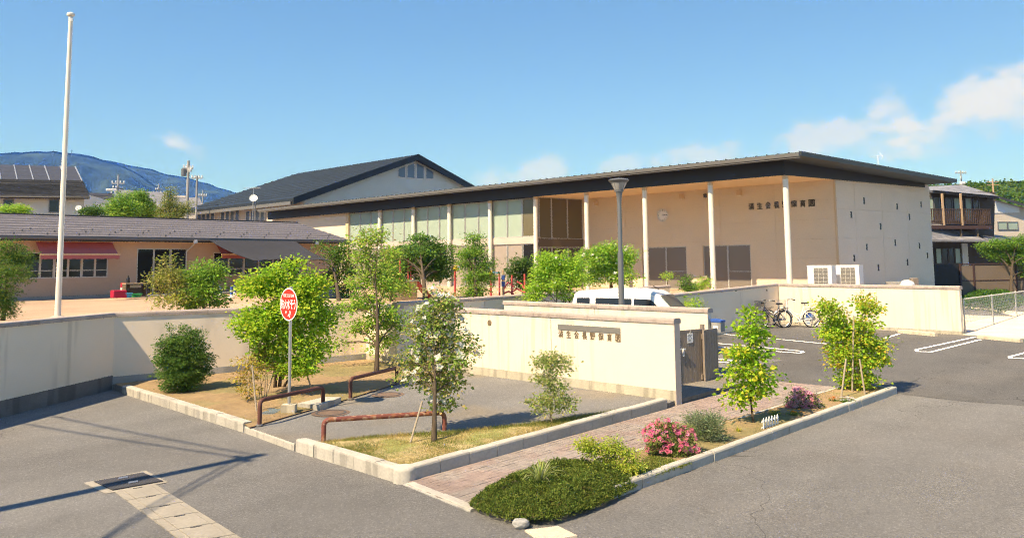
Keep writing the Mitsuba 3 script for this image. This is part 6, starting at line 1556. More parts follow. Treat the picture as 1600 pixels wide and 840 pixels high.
def plant(name, label, cat_, base, blobs, n, L, cols, w=None, Y=None, asp=0.5, seed=1, trunk=0.03, bark='bark', per=14, spread=2.0, shell=0.55, group=None, up=0.25, flowers=None, lean=None, zbase=None, limbs=True, amt=0.2, drop=0.0, twigs=6, depth=0.85, leafname='crown', stems=1, mat_='leaf'):
    """a plant from the clumps its crown is made of: (x, y, rx, ry[, nearer]) in the photograph's scale, at the plant's own distance"""
    rng = np.random.default_rng(seed)
    L = L * 0.84; n = int(n * 1.55); asp = min(0.95, asp * 1.35); per = int(per * 2.6); spread = spread * 0.95; cols = [tuple(min(0.8, x * 1.48) for x in c) for c in cols]
    k = thing(name, label, cat_, group)
    Y = base[1] if Y is None else Y
    cen, rad = [], []
    for b in blobs:
        x, y, rx, ry = b[:4]; near = b[4] if len(b) > 4 else rng.uniform(-0.35, 0.35)
        s = Y / F
        yy = Y - near * rx * s
        cen.append(aty(x, y, yy)); rad.append([rx * s, depth * 0.5 * (rx + ry) * s, ry * s])
    cen, rad = np.array(cen), np.array(rad) * (0.8 * np.exp(rng.normal(0, 0.12, len(rad))))[:, None]
    area = (rad[:, 0] * rad[:, 2]); nb = np.maximum(1, (n / per * area / area.sum())).round().astype(int)
    pts, who = [], []
    for i, c in enumerate(nb):
        u = unit(rng.normal(size=(c, 3))); r = rng.uniform(0, 1, c) ** (1 / (1 + 3 * shell)) * (1 + 0.12 * rng.normal(size=c))
        pts.append(cen[i] + u * r[:, None] * rad[i]); who.append(np.full(c, i))
    cl, who = np.vstack(pts), np.concatenate(who)
    # every leaf
    m = len(cl) * per; ci = np.repeat(np.arange(len(cl)), per)
    off = rng.normal(size=(m, 3)) * L * spread * np.array([1, 1, 0.42])
    p = cl[ci] + off
    out = unit((p - cen[who[ci]]) / rad[who[ci]])
    dr_ = unit(off / L + 0.6 * out + rng.normal(size=(m, 3)) * 0.6 + np.array([0, 0, -drop]))
    nr = unit(np.array([0, 0, 1.0]) * (0.5 + up) + 0.7 * out + rng.normal(size=(m, 3)) * 0.45)
    ll = L * np.exp(rng.normal(0, 0.22, m))
    kk = None
    if len(cols) > 1:
        kc = rng.choice(len(cols), len(cl), p=w); kk = np.where(rng.random(m) < 0.65, kc[ci], rng.choice(len(cols), m, p=w))
    mesh, col = leaves(p, dr_, nr, ll, ll * asp, tint(rng, m, cols, amt, w, kk))
    # wood
    wood = []
    b0 = np.array([base[0], base[1], base[2] if len(base) > 2 and base[2] else gz(base[0], base[1])], float)
    if zbase is not None: b0[2] = zbase
    top = cen[np.argmax(cen[:, 2])]
    mid = cen.mean(0)
    for st in range(stems):
        o = np.array([rng.normal(0, 0.06), rng.normal(0, 0.06), 0]) if stems > 1 else np.zeros(3)
        tgt = top if stems == 1 else cen[rng.integers(len(cen))]
        tgt = mid + 0.45 * (tgt - mid) if stems == 1 else tgt
        ctrl = b0 + o + (tgt - b0) * [0.25, 0.25, 0.55] + rng.normal(0, 0.04, 3) * (tgt[2] - b0[2])
        ts = np.linspace(0, 1, 9)[:, None]
        spine = (1 - ts) ** 2 * (b0 + o - Z * 0.05) + 2 * ts * (1 - ts) * ctrl + ts ** 2 * tgt
        r0 = trunk / math.sqrt(stems)
        wood.append(tube(spine, np.linspace(r0, r0 * 0.14, 9) ** 1.0 * (1 + 0.25 * np.exp(-np.linspace(0, 8, 9))), 8))
        if limbs:
            for i in range(len(cen)):
                if stems > 1 and i % stems != st: continue
                j = int(np.clip(np.searchsorted(spine[:, 2], b0[2] + (cen[i][2] - b0[2]) * rng.uniform(0.45, 0.75)), 1, 7))
                a = spine[j]; e = cen[i]; q = (a + e) / 2 + [0, 0, 0.12 * np.linalg.norm(e - a)]
                t4 = np.linspace(0, 1, 5)[:, None]
                br = (1 - t4) ** 2 * a + 2 * t4 * (1 - t4) * q + t4 ** 2 * e
                rr = r0 * 0.45 * (1 - j / 12)
                wood.append(tube(br, np.linspace(rr, rr * 0.35, 5), 6))
                mine = np.where(who == i)[0]
                for c in mine[:twigs]:
                    s0 = br[rng.integers(1, 5)]
                    wood.append(tube([s0, (s0 + cl[c]) / 2 + rng.normal(0, 0.03, 3) * rad[i][0], cl[c]], [rr * 0.35, rr * 0.22, rr * 0.1], 4, False))
    part(k, 'trunk' if trunk > 0.018 else 'stem', cat(*wood), M(bark), smooth=True)
    put_leaf(k, leafname, mesh, col, mat_)
    if flowers: flowers(k, rng, cl, cen, rad, who)
    return k

def put_leaf(k, nm, mesh, col, mat_='leaf'):
    key = uniq(k + '__' + nm)
    scene[key] = mikit.ply(mesh, M(mat_), False, color=col)
    labels[key] = {'kind': 'stuff'}
    return key

def blossoms(n, size, col, petals=4, face=None, facing=0.6, amt=0.1, name='flowers', r_=1.02, top=-0.2):
    def fn(k, rng, cl, cen, rad, who):
        i = rng.choice(len(cen), n, p=(rad[:, 0] * rad[:, 2]) / (rad[:, 0] * rad[:, 2]).sum())
        u = unit(rng.normal(size=(n, 3)) + np.array([-0.2, -0.5, 0.35]) * facing * 2); u[:, 2] = np.maximum(u[:, 2], top); u = unit(u)
        c = cen[i] + u * rad[i] * r_
        nn = unit(u * 0.5 + np.array([-0.3, -0.45, 0.75]) + rng.normal(size=(n, 3)) * 0.35)
        a = unit(np.cross(nn, rng.normal(size=(n, 3)))); b = np.cross(nn, a)
        P, D, N = [], [], []
        for q in range(petals):
            t = q * 2 * math.pi / petals
            d = a * math.cos(t) + b * math.sin(t) + nn * 0.25
            P.append(c); D.append(d); N.append(nn)
        P, D, N = np.vstack(P), np.vstack(D), np.vstack(N)
        s = np.tile(size * np.exp(rng.normal(0, 0.2, n)), petals)
        colr = np.tile(tint(rng, n, col, amt), (petals, 1))
        mesh, cc = leaves(P, D, N, s, s * 0.85, colr, 0.05, 0.05)
        put_leaf(k, name, mesh, cc, 'petal')
    return fn

YG = [(0.33, 0.47, 0.045), (0.25, 0.4, 0.04), (0.43, 0.49, 0.055)]
MG = [(0.17, 0.29, 0.05), (0.12, 0.23, 0.04), (0.24, 0.34, 0.06)]
DG = [(0.085, 0.16, 0.035), (0.06, 0.125, 0.03), (0.12, 0.2, 0.045)]
LG = [(0.28, 0.42, 0.06), (0.2, 0.35, 0.05), (0.36, 0.46, 0.08)]
OL = [(0.26, 0.28, 0.08), (0.18, 0.22, 0.06), (0.33, 0.3, 0.12)]
BR = [(0.24, 0.34, 0.08), (0.32, 0.31, 0.11), (0.2, 0.3, 0.06), (0.36, 0.31, 0.15)]

# behind the boundary wall, left
T = zat
plant('garden_tree', 'dark green conifer-like tree at the left edge behind the wall', 'tree', zat(4, 500, 1.5), [(14, 395, 30, 22), (34, 405, 26, 22), (22, 425, 36, 20), (-12, 420, 34, 34), (4, 460, 20, 26), (10, 485, 13, 14), (-20, 470, 28, 34)], 9000, 0.07, DG + [(0.2, 0.25, 0.05)], seed=4, Y=21, asp=0.32, zbase=1.5, trunk=0.06, spread=1.7)
plant('twiggy_shrub', 'twiggy olive shrub behind the wall, left of the fuller green shrub', 'shrub', zat(292, 480, 1.5), [(262, 425, 26, 16), (245, 440, 16, 18), (280, 440, 22, 22), (265, 462, 24, 16), (290, 465, 16, 14), (262, 405, 6, 12)], 2600, 0.075, OL + [(0.36, 0.38, 0.06)], seed=6, Y=25.5, zbase=1.5, trunk=0.07, stems=6, bark='bark_light', twigs=14, spread=2.2)
plant('leafy_shrub', 'fuller green shrub behind the wall, right of the twiggy one', 'shrub', zat(318, 480, 1.5), [(310, 432, 20, 18), (335, 425, 14, 16), (322, 452, 26, 20), (340, 470, 12, 12), (300, 470, 18, 12), (313, 412, 5, 6)], 4200, 0.105, MG + [(0.25, 0.4, 0.05)], seed=7, Y=25.8, asp=0.36, zbase=1.5, trunk=0.05, drop=0.5, stems=3)
plant('round_bush', 'round clipped dark green bush in front of the boundary wall', 'bush', grd(G(285, 612, 0.15), 0.15), [(284, 562, 42, 42), (272, 590, 28, 22), (296, 592, 28, 22), (300, 540, 24, 24), (266, 550, 22, 26), (304, 516, 10, 9), (290, 515, 8, 7), (268, 510, 4, 6), (308, 570, 22, 26)], 17000, 0.05, DG + [(0.14, 0.22, 0.045)], seed=8, asp=0.5, trunk=0.06, stems=5, shell=0.85, spread=1.6)
plant('maple_tree', 'big yellow-green maple behind the round red sign', 'tree', grd(G(437, 606, 0.15), 0.15), [(395, 450, 22, 24), (420, 440, 22, 22), (385, 505, 20, 26), (415, 500, 28, 28), (450, 470, 30, 30), (440, 425, 20, 16), (463, 412, 14, 10), (480, 470, 30, 30), (500, 500, 24, 30), (455, 520, 34, 34), (490, 545, 24, 24), (420, 550, 26, 22), (450, 570, 30, 18), (405, 530, 22, 22), (490, 440, 20, 16), (472, 575, 22, 14)], 11500, 0.085, YG + [(0.22, 0.33, 0.04)], seed=9, Y=18.9, asp=0.62, trunk=0.07, stems=3, spread=1.9, depth=0.8)
plant('young_shrub', 'thin yellowish shrub beside the left stake', 'shrub', grd(G(391, 627, 0.15), 0.15), [(388, 565, 8, 10), (383, 590, 10, 10), (392, 605, 9, 9), (398, 575, 8, 9)], 420, 0.075, [(0.36, 0.33, 0.06), (0.4, 0.3, 0.1)], seed=10, trunk=0.022, bark='bark_light', stems=2)
plant('young_shrub', 'brownish twiggy shrub between the stakes and the maple', 'shrub', grd(G(412, 622, 0.15), 0.15), [(404, 560, 14, 16), (412, 545, 14, 14), (418, 575, 10, 12)], 900, 0.05, [(0.3, 0.22, 0.09), (0.24, 0.24, 0.08)], seed=11, trunk=0.022, bark='bark_light', stems=4)
plant('slender_tree', 'slender tree with loose foliage by the far barrier', 'tree', grd(G(588, 584, 0.15), 0.15), [(572, 372, 16, 14), (592, 366, 8, 8), (570, 400, 18, 16), (585, 425, 20, 18), (560, 440, 14, 14), (600, 450, 22, 16), (575, 470, 26, 18), (545, 480, 16, 12), (605, 490, 20, 18), (580, 505, 26, 16), (552, 512, 14, 12), (600, 530, 18, 14), (620, 505, 14, 16), (533, 537, 8, 5), (590, 548, 10, 6)], 5200, 0.095, LG + [(0.36, 0.32, 0.12), (0.15, 0.25, 0.05)], seed=12, Y=23.4, asp=0.48, trunk=0.065, spread=2.1, drop=0.3)
plant('garden_tree', 'dark green tree between the shade sail and the slender tree', 'tree', zat(530, 470, 1.5), [(525, 400, 16, 18), (540, 388, 10, 12), (545, 420, 18, 22), (522, 430, 14, 18), (500, 385, 7, 6), (540, 450, 18, 16)], 3600, 0.1, DG + MG, seed=13, Y=37, zbase=1.5, trunk=0.09, spread=2.1)
plant('garden_tree', 'big dark green tree before the glazed front, its trunk pale', 'tree', zat(665, 474, 1.5), [(640, 400, 28, 18), (675, 385, 24, 18), (655, 368, 8, 8), (690, 400, 18, 20), (665, 415, 34, 22), (625, 415, 24, 20), (690, 425, 18, 16), (610, 400, 16, 16), (640, 432, 26, 12), (655, 372, 12, 8), (655, 400, 30, 22, 0.8), (670, 425, 26, 16, 0.8), (635, 410, 22, 16, 0.8)], 12500, 0.11, DG + [(0.15, 0.27, 0.05), (0.2, 0.33, 0.06)], seed=14, Y=35, zbase=1.5, trunk=0.1, spread=2.0)
plant('garden_tree', 'light green rounded tree left of the dark one before the glazed front', 'tree', zat(612, 470, 1.5), [(612, 395, 14, 12), (606, 420, 16, 16), (620, 440, 14, 14), (600, 440, 10, 12), (632, 450, 12, 8)], 2200, 0.1, LG + [(0.36, 0.34, 0.12)], seed=15, Y=30, zbase=1.5, trunk=0.06)
plant('garden_tree', 'upright mid-green tree in front of the fifth column', 'tree', zat(745, 470, 1.5), [(742, 372, 12, 10), (742, 392, 18, 16), (730, 410, 16, 14), (757, 410, 18, 16), (745, 430, 26, 18), (765, 432, 10, 14), (740, 452, 26, 16), (728, 395, 10, 12)], 6200, 0.095, LG[1:2] + MG, seed=16, Y=33, asp=0.4, zbase=1.5, trunk=0.09, drop=0.4)
plant('round_bush', 'dark round bush beside the red climbing frame', 'bush', zat(818, 462, 1.5), [(815, 412, 18, 16), (808, 425, 18, 16), (828, 425, 14, 18), (815, 440, 20, 14), (830, 445, 10, 14)], 3200, 0.09, DG, seed=17, Y=35, zbase=1.5, trunk=0.06)
plant('garden_tree', 'yellow-green tree behind the inner wall left of the van', 'tree', [1.4, 27.0, 0.2], [(865, 405, 18, 14), (850, 420, 22, 20), (880, 420, 22, 20), (845, 445, 22, 18), (870, 445, 24, 16), (898, 410, 14, 14), (900, 432, 12, 16), (832, 462, 14, 10), (888, 460, 16, 12)], 6800, 0.09, LG + YG[:2], seed=18, Y=27, zbase=0.2, trunk=0.07, stems=3, drop=0.5, asp=0.42, flowers=blossoms(14, 0.06, [(0.8, 0.8, 0.74)]))
plant('garden_tree', 'bright green rounded dogwood with white blossom right of its crown, behind the lamp', 'tree', zat(955, 452, 1.5), [(950, 390, 26, 16), (925, 405, 22, 18), (980, 400, 18, 18), (950, 415, 34, 20), (930, 432, 22, 14), (970, 432, 26, 14), (915, 395, 10, 10)], 7200, 0.1, LG + [(0.2, 0.36, 0.05)], seed=19, Y=34, zbase=1.5, trunk=0.09, flowers=blossoms(46, 0.075, [(0.8, 0.8, 0.74)]))
# the white dogwood on the corner island
plant('dogwood_tree', 'brownish-green dogwood with white flowers in front of the name wall', 'tree', grd(G(678, 690, 0.16), 0.15), [(690, 470, 18, 18), (672, 490, 24, 20), (700, 500, 26, 22), (655, 515, 22, 20), (685, 530, 36, 24), (720, 535, 22, 22), (660, 555, 32, 24), (700, 565, 36, 26), (650, 585, 20, 18), (680, 600, 36, 22), (712, 595, 24, 20), (690, 625, 24, 14), (676, 455, 8, 8), (738, 550, 12, 8), (705, 465, 6, 10), (632, 560, 10, 12)], 4300, 0.062, BR + [(0.2, 0.27, 0.06)], seed=20, Y=14.9, asp=0.74, trunk=0.045, spread=2.3, drop=0.35, shell=0.7, twigs=10, flowers=blossoms(130, 0.07, [(0.86, 0.86, 0.82)]))
plant('young_tree', 'small open tree with grey-green leaves on the turf in front of the name wall', 'tree', grd(G(861, 660, 0.16), 0.15), [(846, 565, 12, 12), (860, 560, 14, 10), (874, 572, 12, 14), (855, 590, 14, 14), (868, 600, 14, 14), (862, 620, 14, 12), (838, 630, 9, 8), (884, 630, 10, 10), (848, 640, 8, 7)], 2300, 0.06, [(0.27, 0.33, 0.1), (0.2, 0.27, 0.08), (0.36, 0.36, 0.14)], seed=21, trunk=0.022, stems=4, asp=0.42, bark='bark_light', up=0.0)
plant('young_tree', 'glossy green young tree with yellow tips in the flower bed', 'tree', grd(G(1178, 661, 0.11), 0.1), [(1172, 500, 8, 12), (1174, 520, 12, 14), (1184, 530, 10, 12), (1160, 550, 18, 16), (1182, 555, 18, 16), (1150, 580, 12, 14), (1172, 580, 22, 18), (1190, 585, 12, 14), (1160, 610, 18, 14), (1182, 610, 18, 16), (1196, 600, 8, 10), (1153, 630, 8, 7)], 1800, 0.085, [(0.22, 0.36, 0.03), (0.32, 0.45, 0.035), (0.15, 0.26, 0.03), (0.62, 0.5, 0.06)], w=[0.36, 0.3, 0.2, 0.14], seed=22, asp=0.62, trunk=0.022, drop=0.25, spread=1.7)
plant('maple_tree', 'yellow-green young maple tied to stakes at the far end of the flower bed', 'tree', grd(G(1337, 609, 0.11), 0.1), [(1290, 475, 14, 8), (1300, 490, 16, 14), (1312, 510, 18, 16), (1298, 520, 14, 12), (1360, 485, 12, 12), (1352, 505, 16, 12), (1340, 530, 26, 18), (1366, 540, 18, 16), (1318, 545, 20, 18), (1345, 562, 26, 16), (1372, 562, 12, 12), (1335, 590, 20, 14), (1352, 595, 14, 10), (1310, 565, 12, 10), (1350, 470, 6, 8)], 6200, 0.075, YG + [(0.5, 0.38, 0.07), (0.26, 0.36, 0.05)], seed=23, asp=0.62, trunk=0.03, spread=1.9, stems=3, bark='bark_light', drop=0.1)
# stakes
def stakes(name, label, ps, m='stake', r=0.018):
    for i, (b, t, dy) in enumerate(ps):
        p = G(*b, 0.14); q = aty(*t, p[1] + dy)
        one(name, tube([p - Z * 0.1, q], r, 7), M(m), label[i], 'stake')
stakes('wooden_stake', ['leaning pale stake beside the white-flowered dogwood'], [((637, 696), (660, 626), 0.25)])
stakes('wooden_stake', ['left leaning stake at the yellow-green maple of the flower bed', 'upright middle stake at the yellow-green maple of the flower bed', 'right stake at the yellow-green maple of the flower bed'], [((1313, 620), (1322, 560), 0.2), ((1331, 610), (1334, 493), 0.0), ((1352, 614), (1343, 560), 0.1)])
stakes('wooden_stake', ['leaning pale stake left of the big maple', 'short pale stake right of the big maple by the middle barrier', 'thin upright stake at the yellowish shrub'], [((415, 616), (429, 577), 0.15), ((491, 615), (480, 585), -0.2), ((402, 645), (394, 570), 0.2)])
# bush near the porch
plant('small_conifer', 'small dark cone-shaped shrub below the second porch door', 'shrub', zat(1074, 452, 1.5), [(1074, 436, 8, 7), (1073, 446, 11, 8), (1078, 452, 10, 6)], 1100, 0.07, DG + MG[:1], seed=30, Y=32.2, zbase=1.5, trunk=0.03)
plant('flowering_shrub', 'pale pink and yellow-green shrub right of the small conifer', 'shrub', zat(1096, 452, 1.5), [(1102, 438, 8, 9), (1093, 446, 9, 7), (1104, 448, 8, 6)], 700, 0.07, YG[:2], seed=31, Y=32.6, zbase=1.5, trunk=0.02, flowers=blossoms(40, 0.07, [(0.75, 0.5, 0.4), (0.8, 0.65, 0.5)]))
plant('potted_shrub', 'thin small shrub in front of the first porch door', 'shrub', zat(1043, 450, 1.5), [(1043, 430, 6, 3.5), (1040, 433, 4, 3)], 160, 0.08, LG, seed=32, Y=34.6, zbase=1.5, trunk=0.025)
plant('weed_clump', 'weed clump growing against the retaining wall right of the van', 'plant', [6.2, 28.4, 0.2], [(1082, 470, 5, 6), (1088, 474, 5, 6), (1079, 478, 5, 5)], 220, 0.09, YG, seed=33, Y=28.6, zbase=0.25, trunk=0.015)
# right background
plant('garden_tree', 'spreading green tree behind the brown fence at the right edge', 'tree', [27.5, 46, 0.8], [(1545, 388, 18, 10), (1565, 380, 22, 10), (1590, 385, 24, 12), (1560, 400, 18, 8), (1585, 405, 24, 12), (1600, 425, 10, 12), (1620, 395, 26, 20), (1598, 372, 12, 6), (1535, 382, 8, 4)], 9500, 0.1, LG[1:2] + MG + DG[:1], seed=34, Y=47.5, zbase=0.6, trunk=0.12, bark='bark', spread=2.2)
for i, (x, y, rx, ry, cc, t) in enumerate(((190, 318, 26, 20, LG[1:] + MG, 'bright green garden tree right of the dark tiled house'), (217, 312, 16, 16, MG, 'green tree in front of the light grey roof'), (228, 328, 12, 10, MG + LG[:1], 'low green tree before the small gabled house'))):
    Yd = 52 + i * 2
    b = aty(x, 350, Yd)
    plant('garden_tree', t, 'tree', [b[0], b[1], 0.5], [(x, y, rx * 0.7, ry * 0.7), (x - rx * 0.55, y + ry * 0.4, rx * 0.55, ry * 0.55), (x + rx * 0.55, y + ry * 0.35, rx * 0.55, ry * 0.55), (x + rx * 0.15, y - ry * 0.55, rx * 0.35, ry * 0.4), (x, y + ry * 0.8, rx, ry * 0.5)], 3600, 0.14, cc, seed=40 + i, Y=Yd, zbase=0.5, trunk=0.12)
b = aty(268, 350, 54)
plant('conifer_tree', 'olive conifer with a pointed top left of the tall utility pole', 'tree', [b[0], b[1], 0.5], [(267, 296, 5, 7), (266, 306, 8, 8), (264, 318, 15, 10), (275, 325, 16, 10), (255, 330, 14, 10), (288, 328, 12, 10), (268, 336, 28, 9), (296, 318, 5, 6)], 5200, 0.12, OL + DG[:1], seed=45, Y=54, asp=0.3, zbase=0.5, trunk=0.12)
for i, (x, y, t) in enumerate(((6, 330, 'low bush beside the wing ridge at the far left'), (28, 326, 'light green bush in front of the solar house window'), (143, 328, 'dark green bush in front of the tiled house roof'))):
    b = aty(x, 345, 50); plant('garden_bush', t, 'bush', [b[0], b[1], 2.0], [(x, y, 10, 8), (x + 8, y + 3, 9, 6), (x - 8, y + 4, 8, 6)], 1200, 0.12, LG if i < 2 else DG, seed=48 + i, Y=50, zbase=2.0, trunk=0.05)

# flower bed
def on_bed(x, y, dz=0.1): return grd(G(x, y, dz), dz)
AZ = blossoms(230, 0.04, [(0.82, 0.24, 0.38), (0.85, 0.34, 0.46), (0.78, 0.18, 0.32)], 5, facing=0.5, r_=1.04)
plant('pink_azalea', 'larger pink azalea in bloom beside the grey-green lavender', 'shrub', on_bed(1052, 712), [(1026, 680, 20, 18), (1048, 672, 24, 16), (1072, 680, 20, 18), (1024, 697, 18, 12), (1050, 698, 30, 16), (1076, 702, 18, 12), (1040, 662, 14, 8)], 5200, 0.03, OL[:2] + DG[2:], seed=51, trunk=0.02, stems=5, shell=0.8, flowers=AZ)
plant('pink_azalea', 'smaller pink azalea farther along the flower bed', 'shrub', on_bed(1254, 638), [(1244, 628, 15, 11), (1260, 624, 17, 14), (1272, 632, 13, 11), (1240, 637, 13, 9), (1258, 637, 21, 9), (1248, 614, 10, 8)], 3000, 0.035, DG + OL[:1], seed=52, trunk=0.02, stems=5, shell=0.8, flowers=blossoms(200, 0.055, [(0.88, 0.38, 0.52), (0.88, 0.48, 0.6)], 5, facing=0.5, r_=1.03))
plant('lavender_bush', 'grey-green lavender bush right of the larger azalea', 'shrub', on_bed(1100, 692), [(1092, 668, 16, 18), (1110, 668, 14, 18), (1100, 680, 24, 12), (1085, 655, 8, 10), (1108, 652, 10, 12), (1120, 660, 6, 12)], 3200, 0.07, [(0.2, 0.24, 0.13), (0.26, 0.3, 0.18), (0.15, 0.2, 0.1)], seed=53, asp=0.14, trunk=0.02, stems=9, up=-0.4, spread=1.3, bark='bark_light', drop=-1.2)
plant('yellow_shrub', 'yellow-green shrub above the dark ground cover', 'shrub', on_bed(957, 745), [(930, 703, 19, 14), (916, 692, 12, 10), (955, 700, 21, 16), (980, 706, 15, 12), (945, 722, 26, 16), (975, 730, 26, 14), (994, 725, 12, 10), (962, 687, 10, 8), (935, 735, 19, 10)], 4600, 0.036, [(0.34, 0.4, 0.06), (0.28, 0.36, 0.055), (0.4, 0.4, 0.09)], seed=54, asp=0.5, trunk=0.02, stems=7, bark='bark')
def tuft(name, label, base, n, Lm, cols, seed, wid=0.012, spread=0.5, cat_='grass'):
    rng = np.random.default_rng(seed); k = thing(name, label, cat_)
    v, f, c = [], [], []
    for i in range(n):
        a = rng.uniform(0, 2 * math.pi); L = Lm * rng.uniform(0.55, 1.1); sp = rng.uniform(0.1, 1) * spread
        h = np.array([math.cos(a), math.sin(a), 0]); s = np.array([-h[1], h[0], 0]) * wid
        b = base + h * 0.03 * rng.random()
        o = len(v); col = tint(rng, 1, cols, 0.15)[0]
        for j, t in enumerate(np.linspace(0, 1, 6)):
            p = b + h * L * sp * t ** 1.3 + Z * L * (t - 0.75 * sp * t ** 3)
            w = (1 - t) ** 0.6
            v += [p - s * w, p + Z * 0.0 + s * w]; c += [col, col]
            if j: q = o + 2 * j; f += [[q - 2, q - 1, q + 1], [q - 2, q + 1, q]]
    put_leaf(k, 'blades', trimesh.Trimesh(np.array(v), np.array(f), process=False), np.array(c))
tuft('striped_grass', 'pale striped grass tuft growing out of the dark ground cover', on_bed(845, 768, 0.12) + [0, 0, 0.1], 120, 0.42, [(0.5, 0.55, 0.2), (0.4, 0.48, 0.12), (0.62, 0.62, 0.4)], 55, 0.011, 0.95)
tuft('flower_clump', 'small clump of yellow-tipped leaves near the picket fence', on_bed(1153, 676), 26, 0.12, [(0.6, 0.55, 0.05), (0.3, 0.35, 0.06)], 56, 0.01, 0.8, 'flower')
def flowerlet(name, label, px, n, cols, seed, r=0.12):
    base = on_bed(*px); rng = np.random.default_rng(seed); k = thing(name, label, 'flower')
    m = n * 10; p = base + np.column_stack([rng.normal(0, r * 0.6, m), rng.normal(0, r * 0.6, m), rng.uniform(0, 0.07, m)])
    mesh, c = leaves(p, unit(rng.normal(size=(m, 3)) + [0, 0, 0.8]), unit(rng.normal(size=(m, 3)) + [0, 0, 1]), 0.04, 0.018, tint(rng, m, MG))
    put_leaf(k, 'leaves', mesh, c)
    c0 = base + np.column_stack([rng.normal(0, r * 0.6, n), rng.normal(0, r * 0.6, n), rng.uniform(0.06, 0.11, n)])
    P, D = np.repeat(c0, 5, 0), np.tile([[math.cos(a), math.sin(a), 0.3] for a in np.arange(5) * 2 * math.pi / 5], (n, 1))
    mesh, c = leaves(P, D, np.tile([0, 0, 1.0], (n * 5, 1)), 0.035, 0.03, np.repeat(tint(rng, n, cols, 0.1), 5, 0))
    put_leaf(k, 'petals', mesh, c, 'petal')
flowerlet('white_flowers', 'small white flowers beside the stakes of the maple', (1323, 629), 30, [(0.82, 0.82, 0.78)], 57)
flowerlet('orange_flowers', 'small orange flowers in front of the smaller azalea', (1241, 650), 14, [(0.8, 0.4, 0.04)], 58, 0.1)
flowerlet('orange_flowers', 'pale orange flowers left of the white ones', (1302, 628), 8, [(0.75, 0.35, 0.1)], 59, 0.08)
flowerlet('yellow_flowers', 'tiny yellow flowers behind the picket fence', (1211, 650), 10, [(0.75, 0.6, 0.05)], 60, 0.1)

# ground cover, turf and hedges: what nobody could count
def scatter(poly, n, rng):
    import shapely
    x0, y0, x1, y1 = poly.bounds; out = np.zeros((0, 2))
    while len(out) < n:
        q = rng.uniform([x0, y0], [x1, y1], (n * 2, 2)); out = np.vstack([out, q[shapely.contains_xy(poly, q[:, 0], q[:, 1])]])
    return out[:n]
gcp = Polygon([G(x, y)[:2] for x, y in [(733, 796), (760, 774), (800, 756), (850, 745), (905, 738), (935, 748), (985, 752), (1006, 752), (992, 768), (950, 790), (905, 808), (860, 822), (810, 822), (765, 812)]])
rng = np.random.default_rng(70)
def mound(poly, n, hmax, L, cols, name, label, seed, cat_='ground cover', edge=0.45, dz=0.05, asp=0.45, lump=2.2):
    import shapely
    rng = np.random.default_rng(seed)
    p = scatter(poly, n, rng)
    d = shapely.distance(poly.exterior, shapely.points(p)) / edge
    lum = meshkit.fbm(np.column_stack([p * lump, np.full(n, seed)]), 3, seed)
    h = hmax * np.sqrt(np.clip(d, 0, 1)) * (0.25 + 1.15 * lum + 0.5 * (meshkit.fbm(np.column_stack([p * lump * 3.5, np.full(n, seed)]), 2, seed + 1) - 0.5))
    z = gz(p[:, 0], p[:, 1]) + dz + h * rng.uniform(0.55, 1.0, n) ** 0.5
    pts = np.column_stack([p, z])
    nr = unit(rng.normal(size=(n, 3)) * 0.6 + [0, 0, 1]); dd = unit(rng.normal(size=(n, 3)) + [0, 0, 0.7])
    cc = tint(rng, n, cols, 0.22) * (0.75 + 0.5 * lum)[:, None]
    mesh, c = leaves(pts, dd, nr, L * np.exp(rng.normal(0, 0.25, n)), L * asp, cc)
    key = lab(uniq(name), label, cat_, kind='stuff')
    scene[key] = mikit.ply(mesh, M('leaf'), False, color=c)
    m2 = poly.buffer(-0.06)
    return key
mound(gcp, 52000, 0.23, 0.036, [(0.17, 0.23, 0.045), (0.09, 0.145, 0.03), (0.26, 0.31, 0.075)], 'ground_cover', 'dense dark green ground cover spilling over the near end of the flower bed', 71, edge=0.3, lump=3.2)
gs2 = Polygon([G(x, y, 0.1)[:2] for x, y in [(985, 748), (1000, 725), (1015, 712), (1060, 722), (1090, 715), (1080, 724), (1010, 748)]])
mound(gs2, 5000, 0.06, 0.035, [(0.22, 0.28, 0.06), (0.3, 0.32, 0.09)], 'low_weeds', 'thin low green weeds below the larger azalea', 72, 'weeds', dz=0.1)
hg = Polygon([zat(x, y, 0.55)[:2] for x, y in [(1500, 472), (1505, 487), (1540, 490), (1560, 493), (1598, 482), (1600, 470), (1560, 463), (1500, 460)]])
mound(hg, 16000, 0.55, 0.1, [(0.09, 0.2, 0.035), (0.07, 0.15, 0.03), (0.14, 0.26, 0.05)], 'hedge', 'low green hedge plants in front of the brown panel fence', 73, 'hedge', edge=0.9, dz=0.0, lump=0.9)
